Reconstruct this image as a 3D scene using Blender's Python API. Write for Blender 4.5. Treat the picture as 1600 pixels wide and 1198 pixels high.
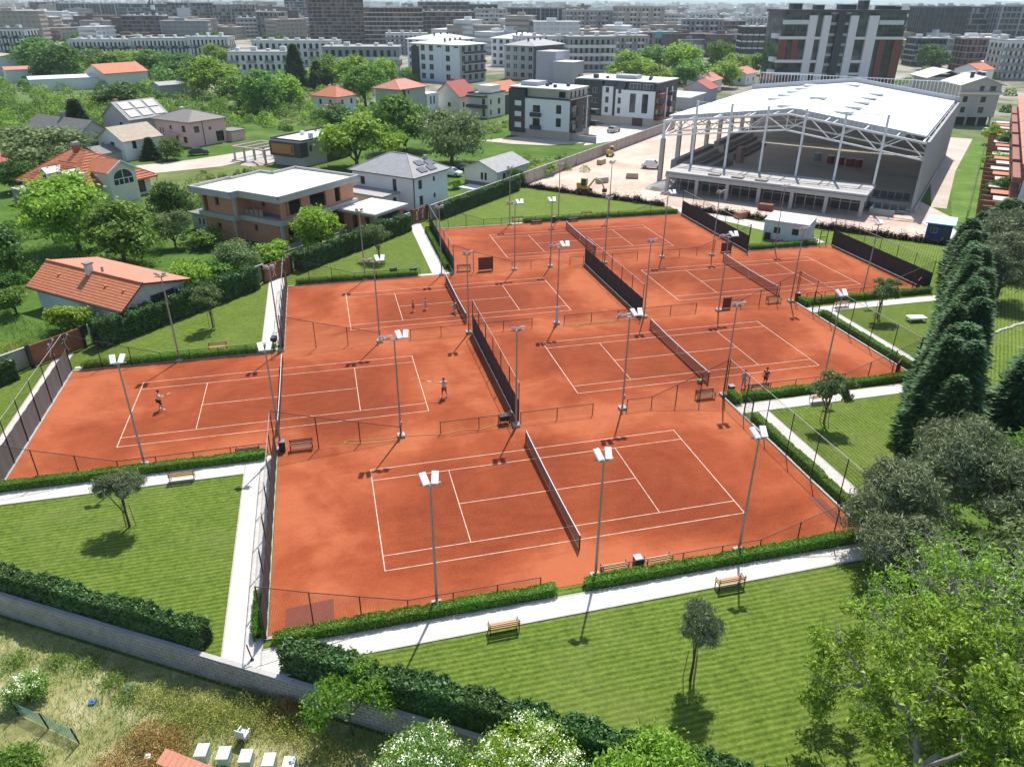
import bpy, bmesh, math, random
import numpy as np
from mathutils import Vector, Matrix
R = math.radians
rnd = random.Random(7)
NP = np.random.RandomState(11)
scene = bpy.context.scene
for o in list(bpy.data.objects): bpy.data.objects.remove(o)
COL = scene.collection

# ------------------------------------------------------------------ camera
PITCH, ROLL, YAW, CAMH = R(27.394), R(0.308), R(14.204), 30.265
def camera():
    cd = bpy.data.cameras.new('camera'); co = bpy.data.objects.new('camera', cd); COL.objects.link(co)
    c, s = math.cos(YAW), math.sin(YAW)
    ex = Vector((c, -s, 0)); ey = Vector((s, c, 0)); ez = Vector((0, 0, 1))
    fw = ey*math.cos(PITCH) - ez*math.sin(PITCH); up = ey*math.sin(PITCH) + ez*math.cos(PITCH)
    rt = ex*math.cos(ROLL) + up*math.sin(ROLL); u2 = -ex*math.sin(ROLL) + up*math.cos(ROLL)
    m = Matrix((rt, u2, -fw)).transposed().to_4x4(); m.translation = (0, 0, CAMH)
    co.matrix_world = m
    cd.sensor_width = 36; cd.lens = 1156.32/1600*36; cd.clip_start = 0.5; cd.clip_end = 30000
    scene.camera = co
camera()
# ------------------------------------------------------------------ light
SUN_AZ, SUN_EL = R(61.2), R(58.8)     # azimuth from +X towards +Y
def lighting():
    w = bpy.data.worlds.new('World'); scene.world = w; w.use_nodes = True
    nt = w.node_tree; nt.nodes.clear()
    sky = nt.nodes.new('ShaderNodeTexSky'); sky.sky_type = 'NISHITA'; sky.sun_disc = False
    sky.sun_elevation = SUN_EL; sky.sun_rotation = R(90)-SUN_AZ
    sky.altitude = 500; sky.air_density = 1.0; sky.dust_density = 1.6; sky.ozone_density = 1.2
    bg = nt.nodes.new('ShaderNodeBackground'); bg.inputs[1].default_value = 0.15
    out = nt.nodes.new('ShaderNodeOutputWorld')
    nt.links.new(sky.outputs[0], bg.inputs[0]); nt.links.new(bg.outputs[0], out.inputs[0])
    sd = bpy.data.lights.new('sun', 'SUN'); so = bpy.data.objects.new('sun', sd); COL.objects.link(so)
    sd.energy = 5.0; sd.angle = R(0.5); sd.color = (1, 0.955, 0.89)
    d = Vector((math.cos(SUN_AZ)*math.cos(SUN_EL), math.sin(SUN_AZ)*math.cos(SUN_EL), math.sin(SUN_EL)))
    so.rotation_euler = d.to_track_quat('Z', 'Y').to_euler(); so.location = d*200
    vs = scene.view_settings; vs.view_transform = 'Standard'; vs.look = 'None'; vs.exposure = 0.31; vs.gamma = 1
    vs.use_curve_mapping = False
    scene.render.engine = 'CYCLES'
    cy = scene.cycles
    cy.max_bounces = 8; cy.diffuse_bounces = 3; cy.glossy_bounces = 3; cy.transmission_bounces = 4
    cy.transparent_max_bounces = 12; cy.volume_bounces = 3
lighting()

# ------------------------------------------------------------------ materials
def nodes(name):
    m = bpy.data.materials.new(name); m.use_nodes = True
    nt = m.node_tree; return m, nt, nt.nodes['Principled BSDF']
def mapping(nt, scale=(1,1,1), rot=(0,0,0), coord='Object'):
    tc = nt.nodes.new('ShaderNodeTexCoord'); mp = nt.nodes.new('ShaderNodeMapping')
    mp.inputs['Scale'].default_value = scale; mp.inputs['Rotation'].default_value = rot
    nt.links.new(tc.outputs[coord], mp.inputs[0]); return mp.outputs[0]
def worldpos(nt, scale=(1,1,1), rot=(0,0,0)):
    g = nt.nodes.new('ShaderNodeNewGeometry'); mp = nt.nodes.new('ShaderNodeMapping')
    mp.inputs['Scale'].default_value = scale; mp.inputs['Rotation'].default_value = rot
    nt.links.new(g.outputs['Position'], mp.inputs[0]); return mp.outputs[0]
def noise(nt, vec, scale, detail=4, rough=0.6, dist=0):
    n = nt.nodes.new('ShaderNodeTexNoise'); n.inputs['Scale'].default_value = scale
    n.inputs['Detail'].default_value = detail; n.inputs['Roughness'].default_value = rough
    n.inputs['Distortion'].default_value = dist
    if vec is not None: nt.links.new(vec, n.inputs['Vector'])
    return n.outputs['Fac']
def ramp(nt, fac, stops):
    r = nt.nodes.new('ShaderNodeValToRGB'); e = r.color_ramp.elements
    while len(e) < len(stops): e.new(0.5)
    for el, (p, c) in zip(e, stops):
        el.position = p; el.color = (c[0], c[1], c[2], 1) if not isinstance(c, (int, float)) else (c, c, c, 1)
    nt.links.new(fac, r.inputs[0]); return r.outputs[0]
def mix(nt, fac, a, b, mode='MIX'):
    m = nt.nodes.new('ShaderNodeMix'); m.data_type = 'RGBA'; m.blend_type = mode
    for sock, val in ((m.inputs['Factor'], fac), (m.inputs['A'], a), (m.inputs['B'], b)):
        if hasattr(val, 'is_linked'): nt.links.new(val, sock)
        elif isinstance(val, (int, float)): sock.default_value = val
        else: sock.default_value = (*val, 1)
    return m.outputs['Result']
def math_(nt, op, a, b=0.0):
    m = nt.nodes.new('ShaderNodeMath'); m.operation = op
    for i, v in ((0, a), (1, b)):
        if hasattr(v, 'is_linked'): nt.links.new(v, m.inputs[i])
        else: m.inputs[i].default_value = v
    return m.outputs[0]
def bump(nt, bs, fac, strength=0.3, dist=0.02):
    b = nt.nodes.new('ShaderNodeBump'); b.inputs['Strength'].default_value = strength
    b.inputs['Distance'].default_value = dist; nt.links.new(fac, b.inputs['Height'])
    nt.links.new(b.outputs[0], bs.inputs['Normal'])
MATS = {}
def plain(name, col, rough=0.6, metal=0.0, var=0.12, nscale=1.5, bumpy=0.0, spec=0.5):
    """a paint / plaster / metal with gentle large and small weathering"""
    if name in MATS: return MATS[name]
    m, nt, bs = nodes(name)
    v = worldpos(nt)
    a = noise(nt, v, nscale, 5, 0.65); b = noise(nt, v, nscale*9, 3, 0.6)
    f = math_(nt, 'ADD', math_(nt, 'MULTIPLY', a, 0.65), math_(nt, 'MULTIPLY', b, 0.35))
    lo = tuple(max(0, c*(1-var*1.6)) for c in col); hi = tuple(min(1, c*(1+var)) for c in col)
    nt.links.new(ramp(nt, f, [(0.28, lo), (0.72, hi)]), bs.inputs['Base Color'])
    bs.inputs['Roughness'].default_value = rough; bs.inputs['Metallic'].default_value = metal
    bs.inputs['Specular IOR Level'].default_value = spec
    if bumpy: bump(nt, bs, b, bumpy, 0.02)
    MATS[name] = m; return m
def glassmat(name='window_glass', col=(0.02, 0.026, 0.03)):
    if name in MATS: return MATS[name]
    m, nt, bs = nodes(name)
    v = worldpos(nt)
    n = noise(nt, v, 0.35, 2, 0.5)
    nt.links.new(ramp(nt, n, [(0.4, tuple(c*0.6 for c in col)), (0.62, tuple(c*2.2 for c in col))]), bs.inputs['Base Color'])
    bs.inputs['Roughness'].default_value = 0.08; bs.inputs['IOR'].default_value = 1.5
    MATS[name] = m; return m
def leafmat(name, c1, c2, c3, trans=0.35, rough=0.55):
    if name in MATS: return MATS[name]
    m, nt, bs = nodes(name)
    g = nt.nodes.new('ShaderNodeNewGeometry')
    oi = nt.nodes.new('ShaderNodeObjectInfo')
    v = worldpos(nt)
    n = noise(nt, v, 0.45, 3, 0.6)
    f = math_(nt, 'ADD', math_(nt, 'MULTIPLY', g.outputs['Random Per Island'], 0.55), math_(nt, 'MULTIPLY', n, 0.45))
    LK = 2.05
    col = ramp(nt, f, [(0.12, tuple(q*LK for q in c1)), (0.5, tuple(q*LK for q in c2)), (0.88, tuple(q*LK for q in c3))])
    hs = nt.nodes.new('ShaderNodeHueSaturation')
    nt.links.new(col, hs.inputs['Color'])
    nt.links.new(math_(nt, 'ADD', math_(nt, 'MULTIPLY', oi.outputs['Random'], 0.026), 0.490), hs.inputs['Hue'])
    nt.links.new(math_(nt, 'ADD', math_(nt, 'MULTIPLY', oi.outputs['Random'], 0.22), 0.89), hs.inputs['Value'])
    nt.links.new(hs.outputs[0], bs.inputs['Base Color'])
    bs.inputs['Roughness'].default_value = rough; bs.inputs['Specular IOR Level'].default_value = 0.25
    tr = nt.nodes.new('ShaderNodeBsdfTranslucent'); nt.links.new(hs.outputs[0], tr.inputs[0])
    mx = nt.nodes.new('ShaderNodeMixShader'); mx.inputs[0].default_value = trans
    nt.links.new(bs.outputs[0], mx.inputs[1]); nt.links.new(tr.outputs[0], mx.inputs[2])
    nt.links.new(mx.outputs[0], nt.nodes['Material Output'].inputs[0])
    MATS[name] = m; return m

def clay_material():
    m, nt, bs = nodes('clay')
    v = worldpos(nt); loc = mapping(nt)
    big = noise(nt, v, 0.10, 4, 0.55, 0.8); mid = noise(nt, v, 0.55, 5, 0.62, 0.5); fine = noise(nt, v, 9, 3, 0.7)
    st = noise(nt, worldpos(nt, (0.22, 2.4, 1), (0, 0, R(24))), 1.0, 3, 0.6)
    # the watered and played middle of each court is darker than the dry run-off at its rim
    sx = nt.nodes.new('ShaderNodeSeparateXYZ'); nt.links.new(loc, sx.inputs[0])
    ax = math_(nt, 'DIVIDE', math_(nt, 'ABSOLUTE', sx.outputs[0]), 18.4); ay = math_(nt, 'DIVIDE', math_(nt, 'ABSOLUTE', sx.outputs[1]), 9.3)
    e = math_(nt, 'MAXIMUM', ax, ay); e = math_(nt, 'ADD', e, math_(nt, 'MULTIPLY', math_(nt, 'SUBTRACT', big, 0.5), 1.1))
    dry = ramp(nt, e, [(0.42, 0.0), (0.95, 1.0)])
    f = math_(nt, 'ADD', math_(nt, 'MULTIPLY', dry, 0.24), math_(nt, 'ADD', math_(nt, 'MULTIPLY', big, 0.40), math_(nt, 'ADD', math_(nt, 'MULTIPLY', mid, 0.26), math_(nt, 'MULTIPLY', st, 0.12))))
    c = ramp(nt, f, [(0.34, (0.165, 0.030, 0.010)), (0.44, (0.225, 0.045, 0.015)), (0.53, (0.285, 0.063, 0.022)), (0.68, (0.430, 0.128, 0.055))])
    c = mix(nt, 0.26, c, ramp(nt, fine, [(0.34, (0.17, 0.030, 0.010)), (0.66, (0.42, 0.115, 0.048))]))
    # slide marks and scuffs, thickest round the baselines; faint rings left by the drag brush
    bx = math_(nt, 'ABSOLUTE', math_(nt, 'SUBTRACT', math_(nt, 'ABSOLUTE', sx.outputs[0]), 12.3))
    near = ramp(nt, math_(nt, 'DIVIDE', bx, 4.0), [(0.15, 1.0), (1.0, 0.25)])
    scf = noise(nt, worldpos(nt, (1.0, 2.2, 1), (0, 0, 0.5)), 1.7, 7, 0.8, 1.8)
    c = mix(nt, math_(nt, 'MULTIPLY', ramp(nt, scf, [(0.54, 0.0), (0.68, 0.55)]), near), c, (0.17, 0.030, 0.010))
    sc2 = noise(nt, worldpos(nt, (1, 1, 1), (0, 0, 0.8)), 1.1, 6, 0.8, 2.0)
    c = mix(nt, ramp(nt, sc2, [(0.60, 0.0), (0.78, 0.35)]), c, (0.42, 0.125, 0.058))
    rg = nt.nodes.new('ShaderNodeTexWave'); rg.wave_type = 'RINGS'; rg.rings_direction = 'Z'; rg.inputs['Scale'].default_value = 0.33; rg.inputs['Distortion'].default_value = 3.0; rg.inputs['Detail'].default_value = 3; rg.inputs['Detail Scale'].default_value = 0.5
    nt.links.new(mapping(nt, (0.55, 1, 1)), rg.inputs['Vector'])
    c = mix(nt, math_(nt, 'MULTIPLY', rg.outputs['Fac'], 0.045), c, (0.44, 0.13, 0.06))
    nt.links.new(c, bs.inputs['Base Color']); bs.inputs['Roughness'].default_value = 0.95
    bs.inputs['Specular IOR Level'].default_value = 0.15
    bump(nt, bs, fine, 0.25, 0.01)
    return m
MATS['clay'] = clay_material()
def lawn_material(name, ang, col=1.0, stripe=0.12):
    m, nt, bs = nodes(name)
    v = worldpos(nt)
    w = nt.nodes.new('ShaderNodeTexWave'); w.wave_type = 'BANDS'; w.bands_direction = 'X'
    w.inputs['Scale'].default_value = 0.95; w.inputs['Distortion'].default_value = 2.0; w.inputs['Detail'].default_value = 3
    w.inputs['Detail Scale'].default_value = 0.6
    nt.links.new(worldpos(nt, (1, 1, 1), (0, 0, ang)), w.inputs['Vector'])
    tuft = noise(nt, v, 2.4, 6, 0.8); big = noise(nt, v, 0.14, 5, 0.65); mid = noise(nt, v, 0.6, 4, 0.65); fine = noise(nt, worldpos(nt, (5, 12, 5), (0, 0, ang)), 1.0, 4, 0.75)
    f = math_(nt, 'ADD', math_(nt, 'MULTIPLY', w.outputs['Fac'], stripe), math_(nt, 'ADD', math_(nt, 'MULTIPLY', tuft, 0.42), math_(nt, 'ADD', math_(nt, 'MULTIPLY', fine, 0.34), math_(nt, 'MULTIPLY', mid, 0.16))))
    k = col
    c = ramp(nt, f, [(0.34, (0.022*k, 0.052*k, 0.007*k)), (0.50, (0.084*k, 0.136*k, 0.016*k)), (0.66, (0.178*k, 0.232*k, 0.038*k))])
    c = mix(nt, ramp(nt, big, [(0.50, 0.0), (0.72, 0.42)]), c, (0.165*k, 0.185*k, 0.055*k))
    nt.links.new(c, bs.inputs['Base Color']); bs.inputs['Roughness'].default_value = 0.9; bs.inputs['Specular IOR Level'].default_value = 0.15
    wn = noise(nt, v, 0.9, 6, 0.8, 0.8)
    c = mix(nt, ramp(nt, wn, [(0.60, 0.0), (0.74, 0.5)]), c, (0.21*k, 0.22*k, 0.08*k))
    nt.links.new(c, bs.inputs['Base Color'])
    bump(nt, bs, fine, 0.7, 0.06)
    MATS[name] = m; return m
def path_material():
    m, nt, bs = nodes('paving')
    v = worldpos(nt)
    br = nt.nodes.new('ShaderNodeTexBrick'); br.inputs['Scale'].default_value = 1.0
    br.inputs['Brick Width'].default_value = 0.4; br.inputs['Row Height'].default_value = 0.2; br.inputs['Mortar Size'].default_value = 0.008
    br.inputs['Color1'].default_value = (0.66, 0.63, 0.58, 1); br.inputs['Color2'].default_value = (0.58, 0.55, 0.50, 1); br.inputs['Mortar'].default_value = (0.36, 0.335, 0.30, 1)
    nt.links.new(v, br.inputs['Vector'])
    n = noise(nt, v, 0.8, 5, 0.65)
    c = mix(nt, ramp(nt, n, [(0.42, 0.0), (0.72, 0.5)]), br.outputs['Color'], (0.40, 0.35, 0.29))
    nt.links.new(c, bs.inputs['Base Color']); bs.inputs['Roughness'].default_value = 0.85
    MATS['paving'] = m
path_material()
def ground_material():
    m, nt, bs = nodes('wild_ground')
    v = worldpos(nt)
    big = noise(nt, v, 0.013, 5, 0.6, 0.4); mid = noise(nt, v, 0.12, 5, 0.65); fine = noise(nt, v, 2.2, 4, 0.75)
    f = math_(nt, 'ADD', math_(nt, 'MULTIPLY', mid, 0.6), math_(nt, 'MULTIPLY', fine, 0.4))
    green = ramp(nt, f, [(0.32, (0.035, 0.075, 0.014)), (0.5, (0.075, 0.145, 0.022)), (0.68, (0.14, 0.21, 0.045))])
    dry = ramp(nt, f, [(0.35, (0.12, 0.125, 0.045)), (0.65, (0.27, 0.25, 0.13))])
    c = mix(nt, ramp(nt, big, [(0.5, 0.0), (0.62, 0.8)]), green, dry)
    # built-up ground (yards, lots, streets) takes over towards the city
    sp = nt.nodes.new('ShaderNodeSeparateXYZ'); nt.links.new(v, sp.inputs[0])
    far = nt.nodes.new('ShaderNodeMapRange'); far.inputs['From Min'].default_value = 235; far.inputs['From Max'].default_value = 330; nt.links.new(math_(nt, 'ADD', sp.outputs[1], math_(nt, 'MULTIPLY', sp.outputs[0], 0.55)), far.inputs['Value'])
    lots = noise(nt, v, 0.022, 4, 0.7)
    urban = ramp(nt, math_(nt, 'ADD', math_(nt, 'MULTIPLY', lots, 0.7), math_(nt, 'MULTIPLY', mid, 0.3)), [(0.36, (0.07, 0.11, 0.04)), (0.46, (0.16, 0.17, 0.10)), (0.52, (0.30, 0.27, 0.23)), (0.64, (0.40, 0.37, 0.33))])
    c = mix(nt, far.outputs[0], c, urban)
    nt.links.new(c, bs.inputs['Base Color']); bs.inputs['Roughness'].default_value = 0.95; bs.inputs['Specular IOR Level'].default_value = 0.1
    bump(nt, bs, fine, 0.8, 0.1)
    MATS['wild_ground'] = m
ground_material()
def patchy(name, stops, scale=0.35, fine=4.0, bumpy=0.3):
    m, nt, bs = nodes(name)
    v = worldpos(nt)
    a = noise(nt, v, scale, 5, 0.62, 0.5); b = noise(nt, v, fine, 4, 0.7)
    f = math_(nt, 'ADD', math_(nt, 'MULTIPLY', a, 0.62), math_(nt, 'MULTIPLY', b, 0.38))
    nt.links.new(ramp(nt, f, stops), bs.inputs['Base Color']); bs.inputs['Roughness'].default_value = 0.92
    bs.inputs['Specular IOR Level'].default_value = 0.15
    if bumpy: bump(nt, bs, b, bumpy, 0.05)
    MATS[name] = m; return m
patchy('site_earth', [(0.33, (0.40, 0.27, 0.20)), (0.46, (0.52, 0.39, 0.31)), (0.56, (0.60, 0.49, 0.41)), (0.70, (0.50, 0.32, 0.22))], 0.09, 1.4)
patchy('road_earth', [(0.35, (0.42, 0.34, 0.28)), (0.65, (0.58, 0.50, 0.43))], 0.12, 1.4)
patchy('meadow', [(0.33, (0.055, 0.115, 0.018)), (0.5, (0.10, 0.185, 0.028)), (0.68, (0.19, 0.245, 0.06))], 0.2, 1.7, 0.6)
patchy('dry_weeds', [(0.33, (0.13, 0.14, 0.045)), (0.5, (0.27, 0.26, 0.11)), (0.66, (0.48, 0.42, 0.28))], 0.35, 2.2, 0.7)
patchy('gravel', [(0.35, (0.22, 0.21, 0.20)), (0.65, (0.42, 0.40, 0.37))], 0.8, 6, 0.5)
patchy('asphalt', [(0.35, (0.14, 0.135, 0.13)), (0.65, (0.24, 0.235, 0.23))], 0.3, 5, 0.2)
def brickmat(name, c1, c2, mort, bw=0.25, rh=0.12):
    m, nt, bs = nodes(name)
    v = mapping(nt)
    sx = nt.nodes.new('ShaderNodeSeparateXYZ'); nt.links.new(v, sx.inputs[0])
    cb = nt.nodes.new('ShaderNodeCombineXYZ'); nt.links.new(math_(nt, 'ADD', sx.outputs[0], sx.outputs[1]), cb.inputs[0]); nt.links.new(sx.outputs[2], cb.inputs[1])
    br = nt.nodes.new('ShaderNodeTexBrick'); br.inputs['Scale'].default_value = 1
    br.inputs['Brick Width'].default_value = bw; br.inputs['Row Height'].default_value = rh; br.inputs['Mortar Size'].default_value = 0.012
    br.inputs['Color1'].default_value = (*c1, 1); br.inputs['Color2'].default_value = (*c2, 1); br.inputs['Mortar'].default_value = (*mort, 1)
    nt.links.new(cb.outputs[0], br.inputs['Vector'])
    n = noise(nt, v, 0.9, 5, 0.65)
    c = mix(nt, ramp(nt, n, [(0.45, 0.0), (0.75, 0.4)]), br.outputs['Color'], mort)
    nt.links.new(c, bs.inputs['Base Color']); bs.inputs['Roughness'].default_value = 0.92
    MATS[name] = m; return m
brickmat('hollow_brick', (0.50, 0.185, 0.095), (0.58, 0.25, 0.14), (0.42, 0.27, 0.20))
M = plain
WHITE = M('white_paint', (0.78, 0.78, 0.77), 0.6, 0, 0.04)
LINE = M('court_line', (0.66, 0.47, 0.37), 0.9, 0, 0.40, 2.2)
BLACKMET = M('black_metal', (0.022, 0.022, 0.024), 0.45, 0.2, 0.1)
POLEMET = M('galvanised_steel', (0.36, 0.345, 0.32), 0.5, 0.3, 0.1)
WOOD = M('bench_wood', (0.50, 0.27, 0.11), 0.6, 0, 0.15, 5)
CONC = M('concrete', (0.42, 0.405, 0.38), 0.85, 0, 0.12, 0.7, 0.2)
CONCD = M('dark_concrete', (0.25, 0.24, 0.225), 0.88, 0, 0.14, 0.7, 0.2)
SCREENLIT = M('sunlit_windscreen_cloth', (0.16, 0.16, 0.155), 0.85, 0, 0.1, 2)  # same dark windscreen cloth, sunlight on the far left one painted in as grey
SCREEN = M('windscreen_cloth', (0.027, 0.027, 0.026), 0.85, 0, 0.1, 2)
NETM = M('net_cord', (0.018, 0.018, 0.018), 0.8, 0, 0.05)
GLASS = glassmat()
BARK = M('bark', (0.105, 0.080, 0.058), 0.9, 0, 0.2, 6, 0.6)

# ------------------------------------------------------------------ mesh building
class MB:
    def __init__(s): s.v = []; s.f = []
    def box(s, x0, y0, z0, x1, y1, z1):
        n = len(s.v)
        s.v += [(x0,y0,z0),(x1,y0,z0),(x1,y1,z0),(x0,y1,z0),(x0,y0,z1),(x1,y0,z1),(x1,y1,z1),(x0,y1,z1)]
        s.f += [(n,n+3,n+2,n+1),(n+4,n+5,n+6,n+7),(n,n+1,n+5,n+4),(n+1,n+2,n+6,n+5),(n+2,n+3,n+7,n+6),(n+3,n,n+4,n+7)]
        return s
    def cbox(s, cx, cy, z0, w, d, h): return s.box(cx-w/2, cy-d/2, z0, cx+w/2, cy+d/2, z0+h)
    def bar(s, a, b, w, h=None, seg=4, w2=None):
        """prism of seg sides from a to b, radius w (w2 at the end)"""
        a = Vector(a); b = Vector(b); d = (b-a)
        if d.length < 1e-6: return s
        d.normalize(); up = Vector((0,0,1)) if abs(d.z) < 0.95 else Vector((1,0,0))
        x = d.cross(up).normalized(); y = d.cross(x).normalized()
        h = w if h is None else h; k = 1 if w2 is None else w2/w
        n = len(s.v); off = math.pi/4 if seg == 4 else 0; q = math.sqrt(2) if seg == 4 else 1
        for p, sc in ((a, 1), (b, k)):
            for i in range(seg):
                t = 2*math.pi*i/seg+off
                s.v.append(tuple(p + x*(math.cos(t)*w*q*sc) + y*(math.sin(t)*h*q*sc)))
        for i in range(seg):
            j = (i+1) % seg; s.f.append((n+i, n+j, n+seg+j, n+seg+i))
        s.f.append(tuple(n+seg-1-i for i in range(seg))); s.f.append(tuple(n+seg+i for i in range(seg)))
        return s
    def tube(s, pts, r, seg=6):
        for i in range(len(pts)-1):
            r0 = r[i] if isinstance(r, (list, tuple)) else r; r1 = r[i+1] if isinstance(r, (list, tuple)) else r
            s.bar(pts[i], pts[i+1], r0, r0, seg, r1)
        return s
    def poly(s, pts):
        n = len(s.v); s.v += [tuple(p) for p in pts]; s.f.append(tuple(range(n, n+len(pts)))); return s
    def prism(s, pts2, z0, z1):
        """vertical extrusion of a counter-clockwise outline"""
        n = len(s.v); k = len(pts2)
        s.v += [(p[0], p[1], z0) for p in pts2] + [(p[0], p[1], z1) for p in pts2]
        s.f.append(tuple(n+k-1-i for i in range(k))); s.f.append(tuple(n+k+i for i in range(k)))
        for i in range(k): j = (i+1) % k; s.f.append((n+i, n+j, n+k+j, n+k+i))
        return s
    def slab(s, pts3, t):
        """thick sheet under a planar 3-D outline"""
        n = len(s.v); k = len(pts3)
        s.v += [tuple(p) for p in pts3] + [(p[0], p[1], p[2]-t) for p in pts3]
        s.f.append(tuple(range(n, n+k))); s.f.append(tuple(n+2*k-1-i for i in range(k)))
        for i in range(k): j = (i+1) % k; s.f.append((n+j, n+i, n+k+i, n+k+j))
        return s
    def ball(s, c, rx, ry, rz, seg=8, rings=6):
        n = len(s.v)
        for i in range(rings+1):
            p = math.pi*i/rings
            for j in range(seg):
                t = 2*math.pi*j/seg
                s.v.append((c[0]+rx*math.sin(p)*math.cos(t), c[1]+ry*math.sin(p)*math.sin(t), c[2]+rz*math.cos(p)))
        for i in range(rings):
            for j in range(seg):
                k = (j+1) % seg
                s.f.append((n+i*seg+j, n+(i+1)*seg+j, n+(i+1)*seg+k, n+i*seg+k))
        return s
    def mesh(s, name, mat, smooth=False):
        me = bpy.data.meshes.new(name); me.from_pydata(s.v, [], s.f)
        if mat is not None: me.materials.append(mat)
        if smooth: me.polygons.foreach_set('use_smooth', [True]*len(me.polygons))
        me.update(); return me
    def build(s, name, mat, parent=None, smooth=False): return link(name, s.mesh(name, mat, smooth), parent)
def link(name, data, parent=None, loc=None, rz=0, scale=None):
    o = bpy.data.objects.new(name, data); COL.objects.link(o)
    if parent is not None: o.parent = parent
    if loc is not None: o.location = loc
    if rz: o.rotation_euler = (0, 0, rz)
    if scale is not None: o.scale = scale
    return o
LABELS = {}
def tag(o, label, cat, group=None):
    o['label'] = label; o['category'] = cat
    if group: o['group'] = group
    return o
def thing(name, label, cat, loc=(0,0,0), rz=0, group=None):
    o = bpy.data.objects.new(name, None); COL.objects.link(o); o.empty_display_size = 0.3
    o.location = loc; o.rotation_euler = (0, 0, rz); tag(o, label, cat, group); return o
def struct(o, label=None):
    o['kind'] = 'structure'
    if label: o['label'] = label
    return o
def stuff(o, label=None, cat=None):
    o['kind'] = 'stuff'
    if label: o['label'] = label
    if cat: o['category'] = cat
    return o
def sheet(name, pts2, z, mat, parent=None):
    return MB().poly([(p[0], p[1], z) for p in pts2]).build(name, mat, parent)
def quads_mesh(name, V, mat):
    """V: (n,4,3) array of quads"""
    n = len(V); me = bpy.data.meshes.new(name)
    me.vertices.add(n*4); me.vertices.foreach_set('co', V.astype(np.float32).ravel())
    me.loops.add(n*4); me.loops.foreach_set('vertex_index', np.arange(n*4, dtype=np.int32))
    me.polygons.add(n); me.polygons.foreach_set('loop_start', np.arange(0, n*4, 4, dtype=np.int32))
    me.polygons.foreach_set('loop_total', np.full(n, 4, dtype=np.int32))
    me.materials.append(mat); me.update(calc_edges=True); return me
# ------------------------------------------------------------------ foliage primitives
def leaf_quads(P, size, up=0.5, asp=0.55, out=None, outw=0.0, jit=0.35):
    """random leaf cards at points P (n,3)"""
    n = len(P); N = NP.normal(size=(n,3)); N[:,2] = N[:,2]*0.8+up
    if out is not None: N += out*outw
    N /= np.linalg.norm(N, axis=1)[:,None]+1e-9
    T = NP.normal(size=(n,3)); T -= N*(T*N).sum(1)[:,None]; T /= np.linalg.norm(T, axis=1)[:,None]+1e-9
    B = np.cross(N, T); s = size*(1+jit*NP.uniform(-1, 1, n))[:,None]
    a = T*s*0.5; b = B*s*0.5*asp
    fold = N*s*0.10
    return np.stack([P-a, P-b+fold, P+a, P+b+fold], 1)      # leaf shaped (rhombus, slightly folded)
def hedge_quads(L, W, H, n, size, lump=0.12, feather=0.0):
    """leaves filling a box L x W x H (x centred 0..L), thicker at the skin"""
    P = np.empty((n,3)); P[:,0] = NP.uniform(0, L, n)
    face = NP.randint(0, 8, n); u = NP.uniform(-0.5, 0.5, n); h = NP.uniform(0.03, 1, n)
    d = np.abs(NP.normal(0, 0.12, n))
    P[:,1] = np.where(face < 3, -W/2+d*W, np.where(face < 5, W/2-d*W, u*W)); P[:,2] = np.where(face < 5, h*H, H-d*H*0.7)
    q = np.sin(P[:,0]*2.1)*0.5+np.sin(P[:,0]*5.3+1)*0.3+np.sin(P[:,0]*9.7+P[:,1]*4)*0.2
    P[:,2] *= 1+lump*q; P[:,1] *= 1+lump*q*0.8
    if feather: P[:,2] += np.abs(NP.normal(0, feather, n))*(P[:,2] > 0.75*H)
    out = np.zeros((n,3)); out[:,1] = np.sign(P[:,1])*(face < 5); out[:,2] = 0.6
    return leaf_quads(P, size, 0.3, 0.6, out, 0.9)
LEAF_BOX = leafmat('box_hedge_leaf', (0.040, 0.095, 0.012), (0.085, 0.170, 0.022), (0.150, 0.250, 0.040))
LEAF_LAUREL = leafmat('laurel_leaf', (0.018, 0.042, 0.012), (0.040, 0.082, 0.022), (0.085, 0.140, 0.045), 0.25, 0.4)
LEAF_DARK = leafmat('dark_tree_leaf', (0.022, 0.052, 0.010), (0.048, 0.098, 0.018), (0.090, 0.155, 0.032))
LEAF_MID = leafmat('tree_leaf', (0.036, 0.076, 0.012), (0.080, 0.146, 0.022), (0.145, 0.225, 0.040))
LEAF_LIME = leafmat('lime_tree_leaf', (0.062, 0.115, 0.011), (0.140, 0.220, 0.021), (0.225, 0.310, 0.045), 0.42)
LEAF_OLIVE = leafmat('olive_tree_leaf', (0.050, 0.075, 0.025), (0.095, 0.130, 0.045), (0.165, 0.205, 0.085))
LEAF_CON = leafmat('cypress_spray', (0.010, 0.028, 0.010), (0.030, 0.068, 0.022), (0.085, 0.145, 0.048), 0.15, 0.6)
LEAF_PINE = leafmat('pine_needles', (0.052, 0.068, 0.032), (0.105, 0.132, 0.065), (0.190, 0.215, 0.12), 0.15)
LEAF_RED = leafmat('purple_leaf', (0.006, 0.005, 0.004), (0.012, 0.010, 0.007), (0.022, 0.018, 0.012), 0.05)
LEAF_WEED = leafmat('yellow_weed', (0.085, 0.105, 0.020), (0.175, 0.190, 0.042), (0.30, 0.285, 0.085), 0.35)
LEAF_RUST = leafmat('rust_weed', (0.120, 0.070, 0.025), (0.200, 0.115, 0.040), (0.290, 0.180, 0.070), 0.3)
LEAF_GRASS = leafmat('wild_grass', (0.050, 0.100, 0.018), (0.110, 0.175, 0.034), (0.230, 0.255, 0.085), 0.35)
BLOSSOM = leafmat('white_blossom', (0.45, 0.45, 0.33), (0.60, 0.60, 0.48), (0.75, 0.75, 0.66), 0.3)
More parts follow.
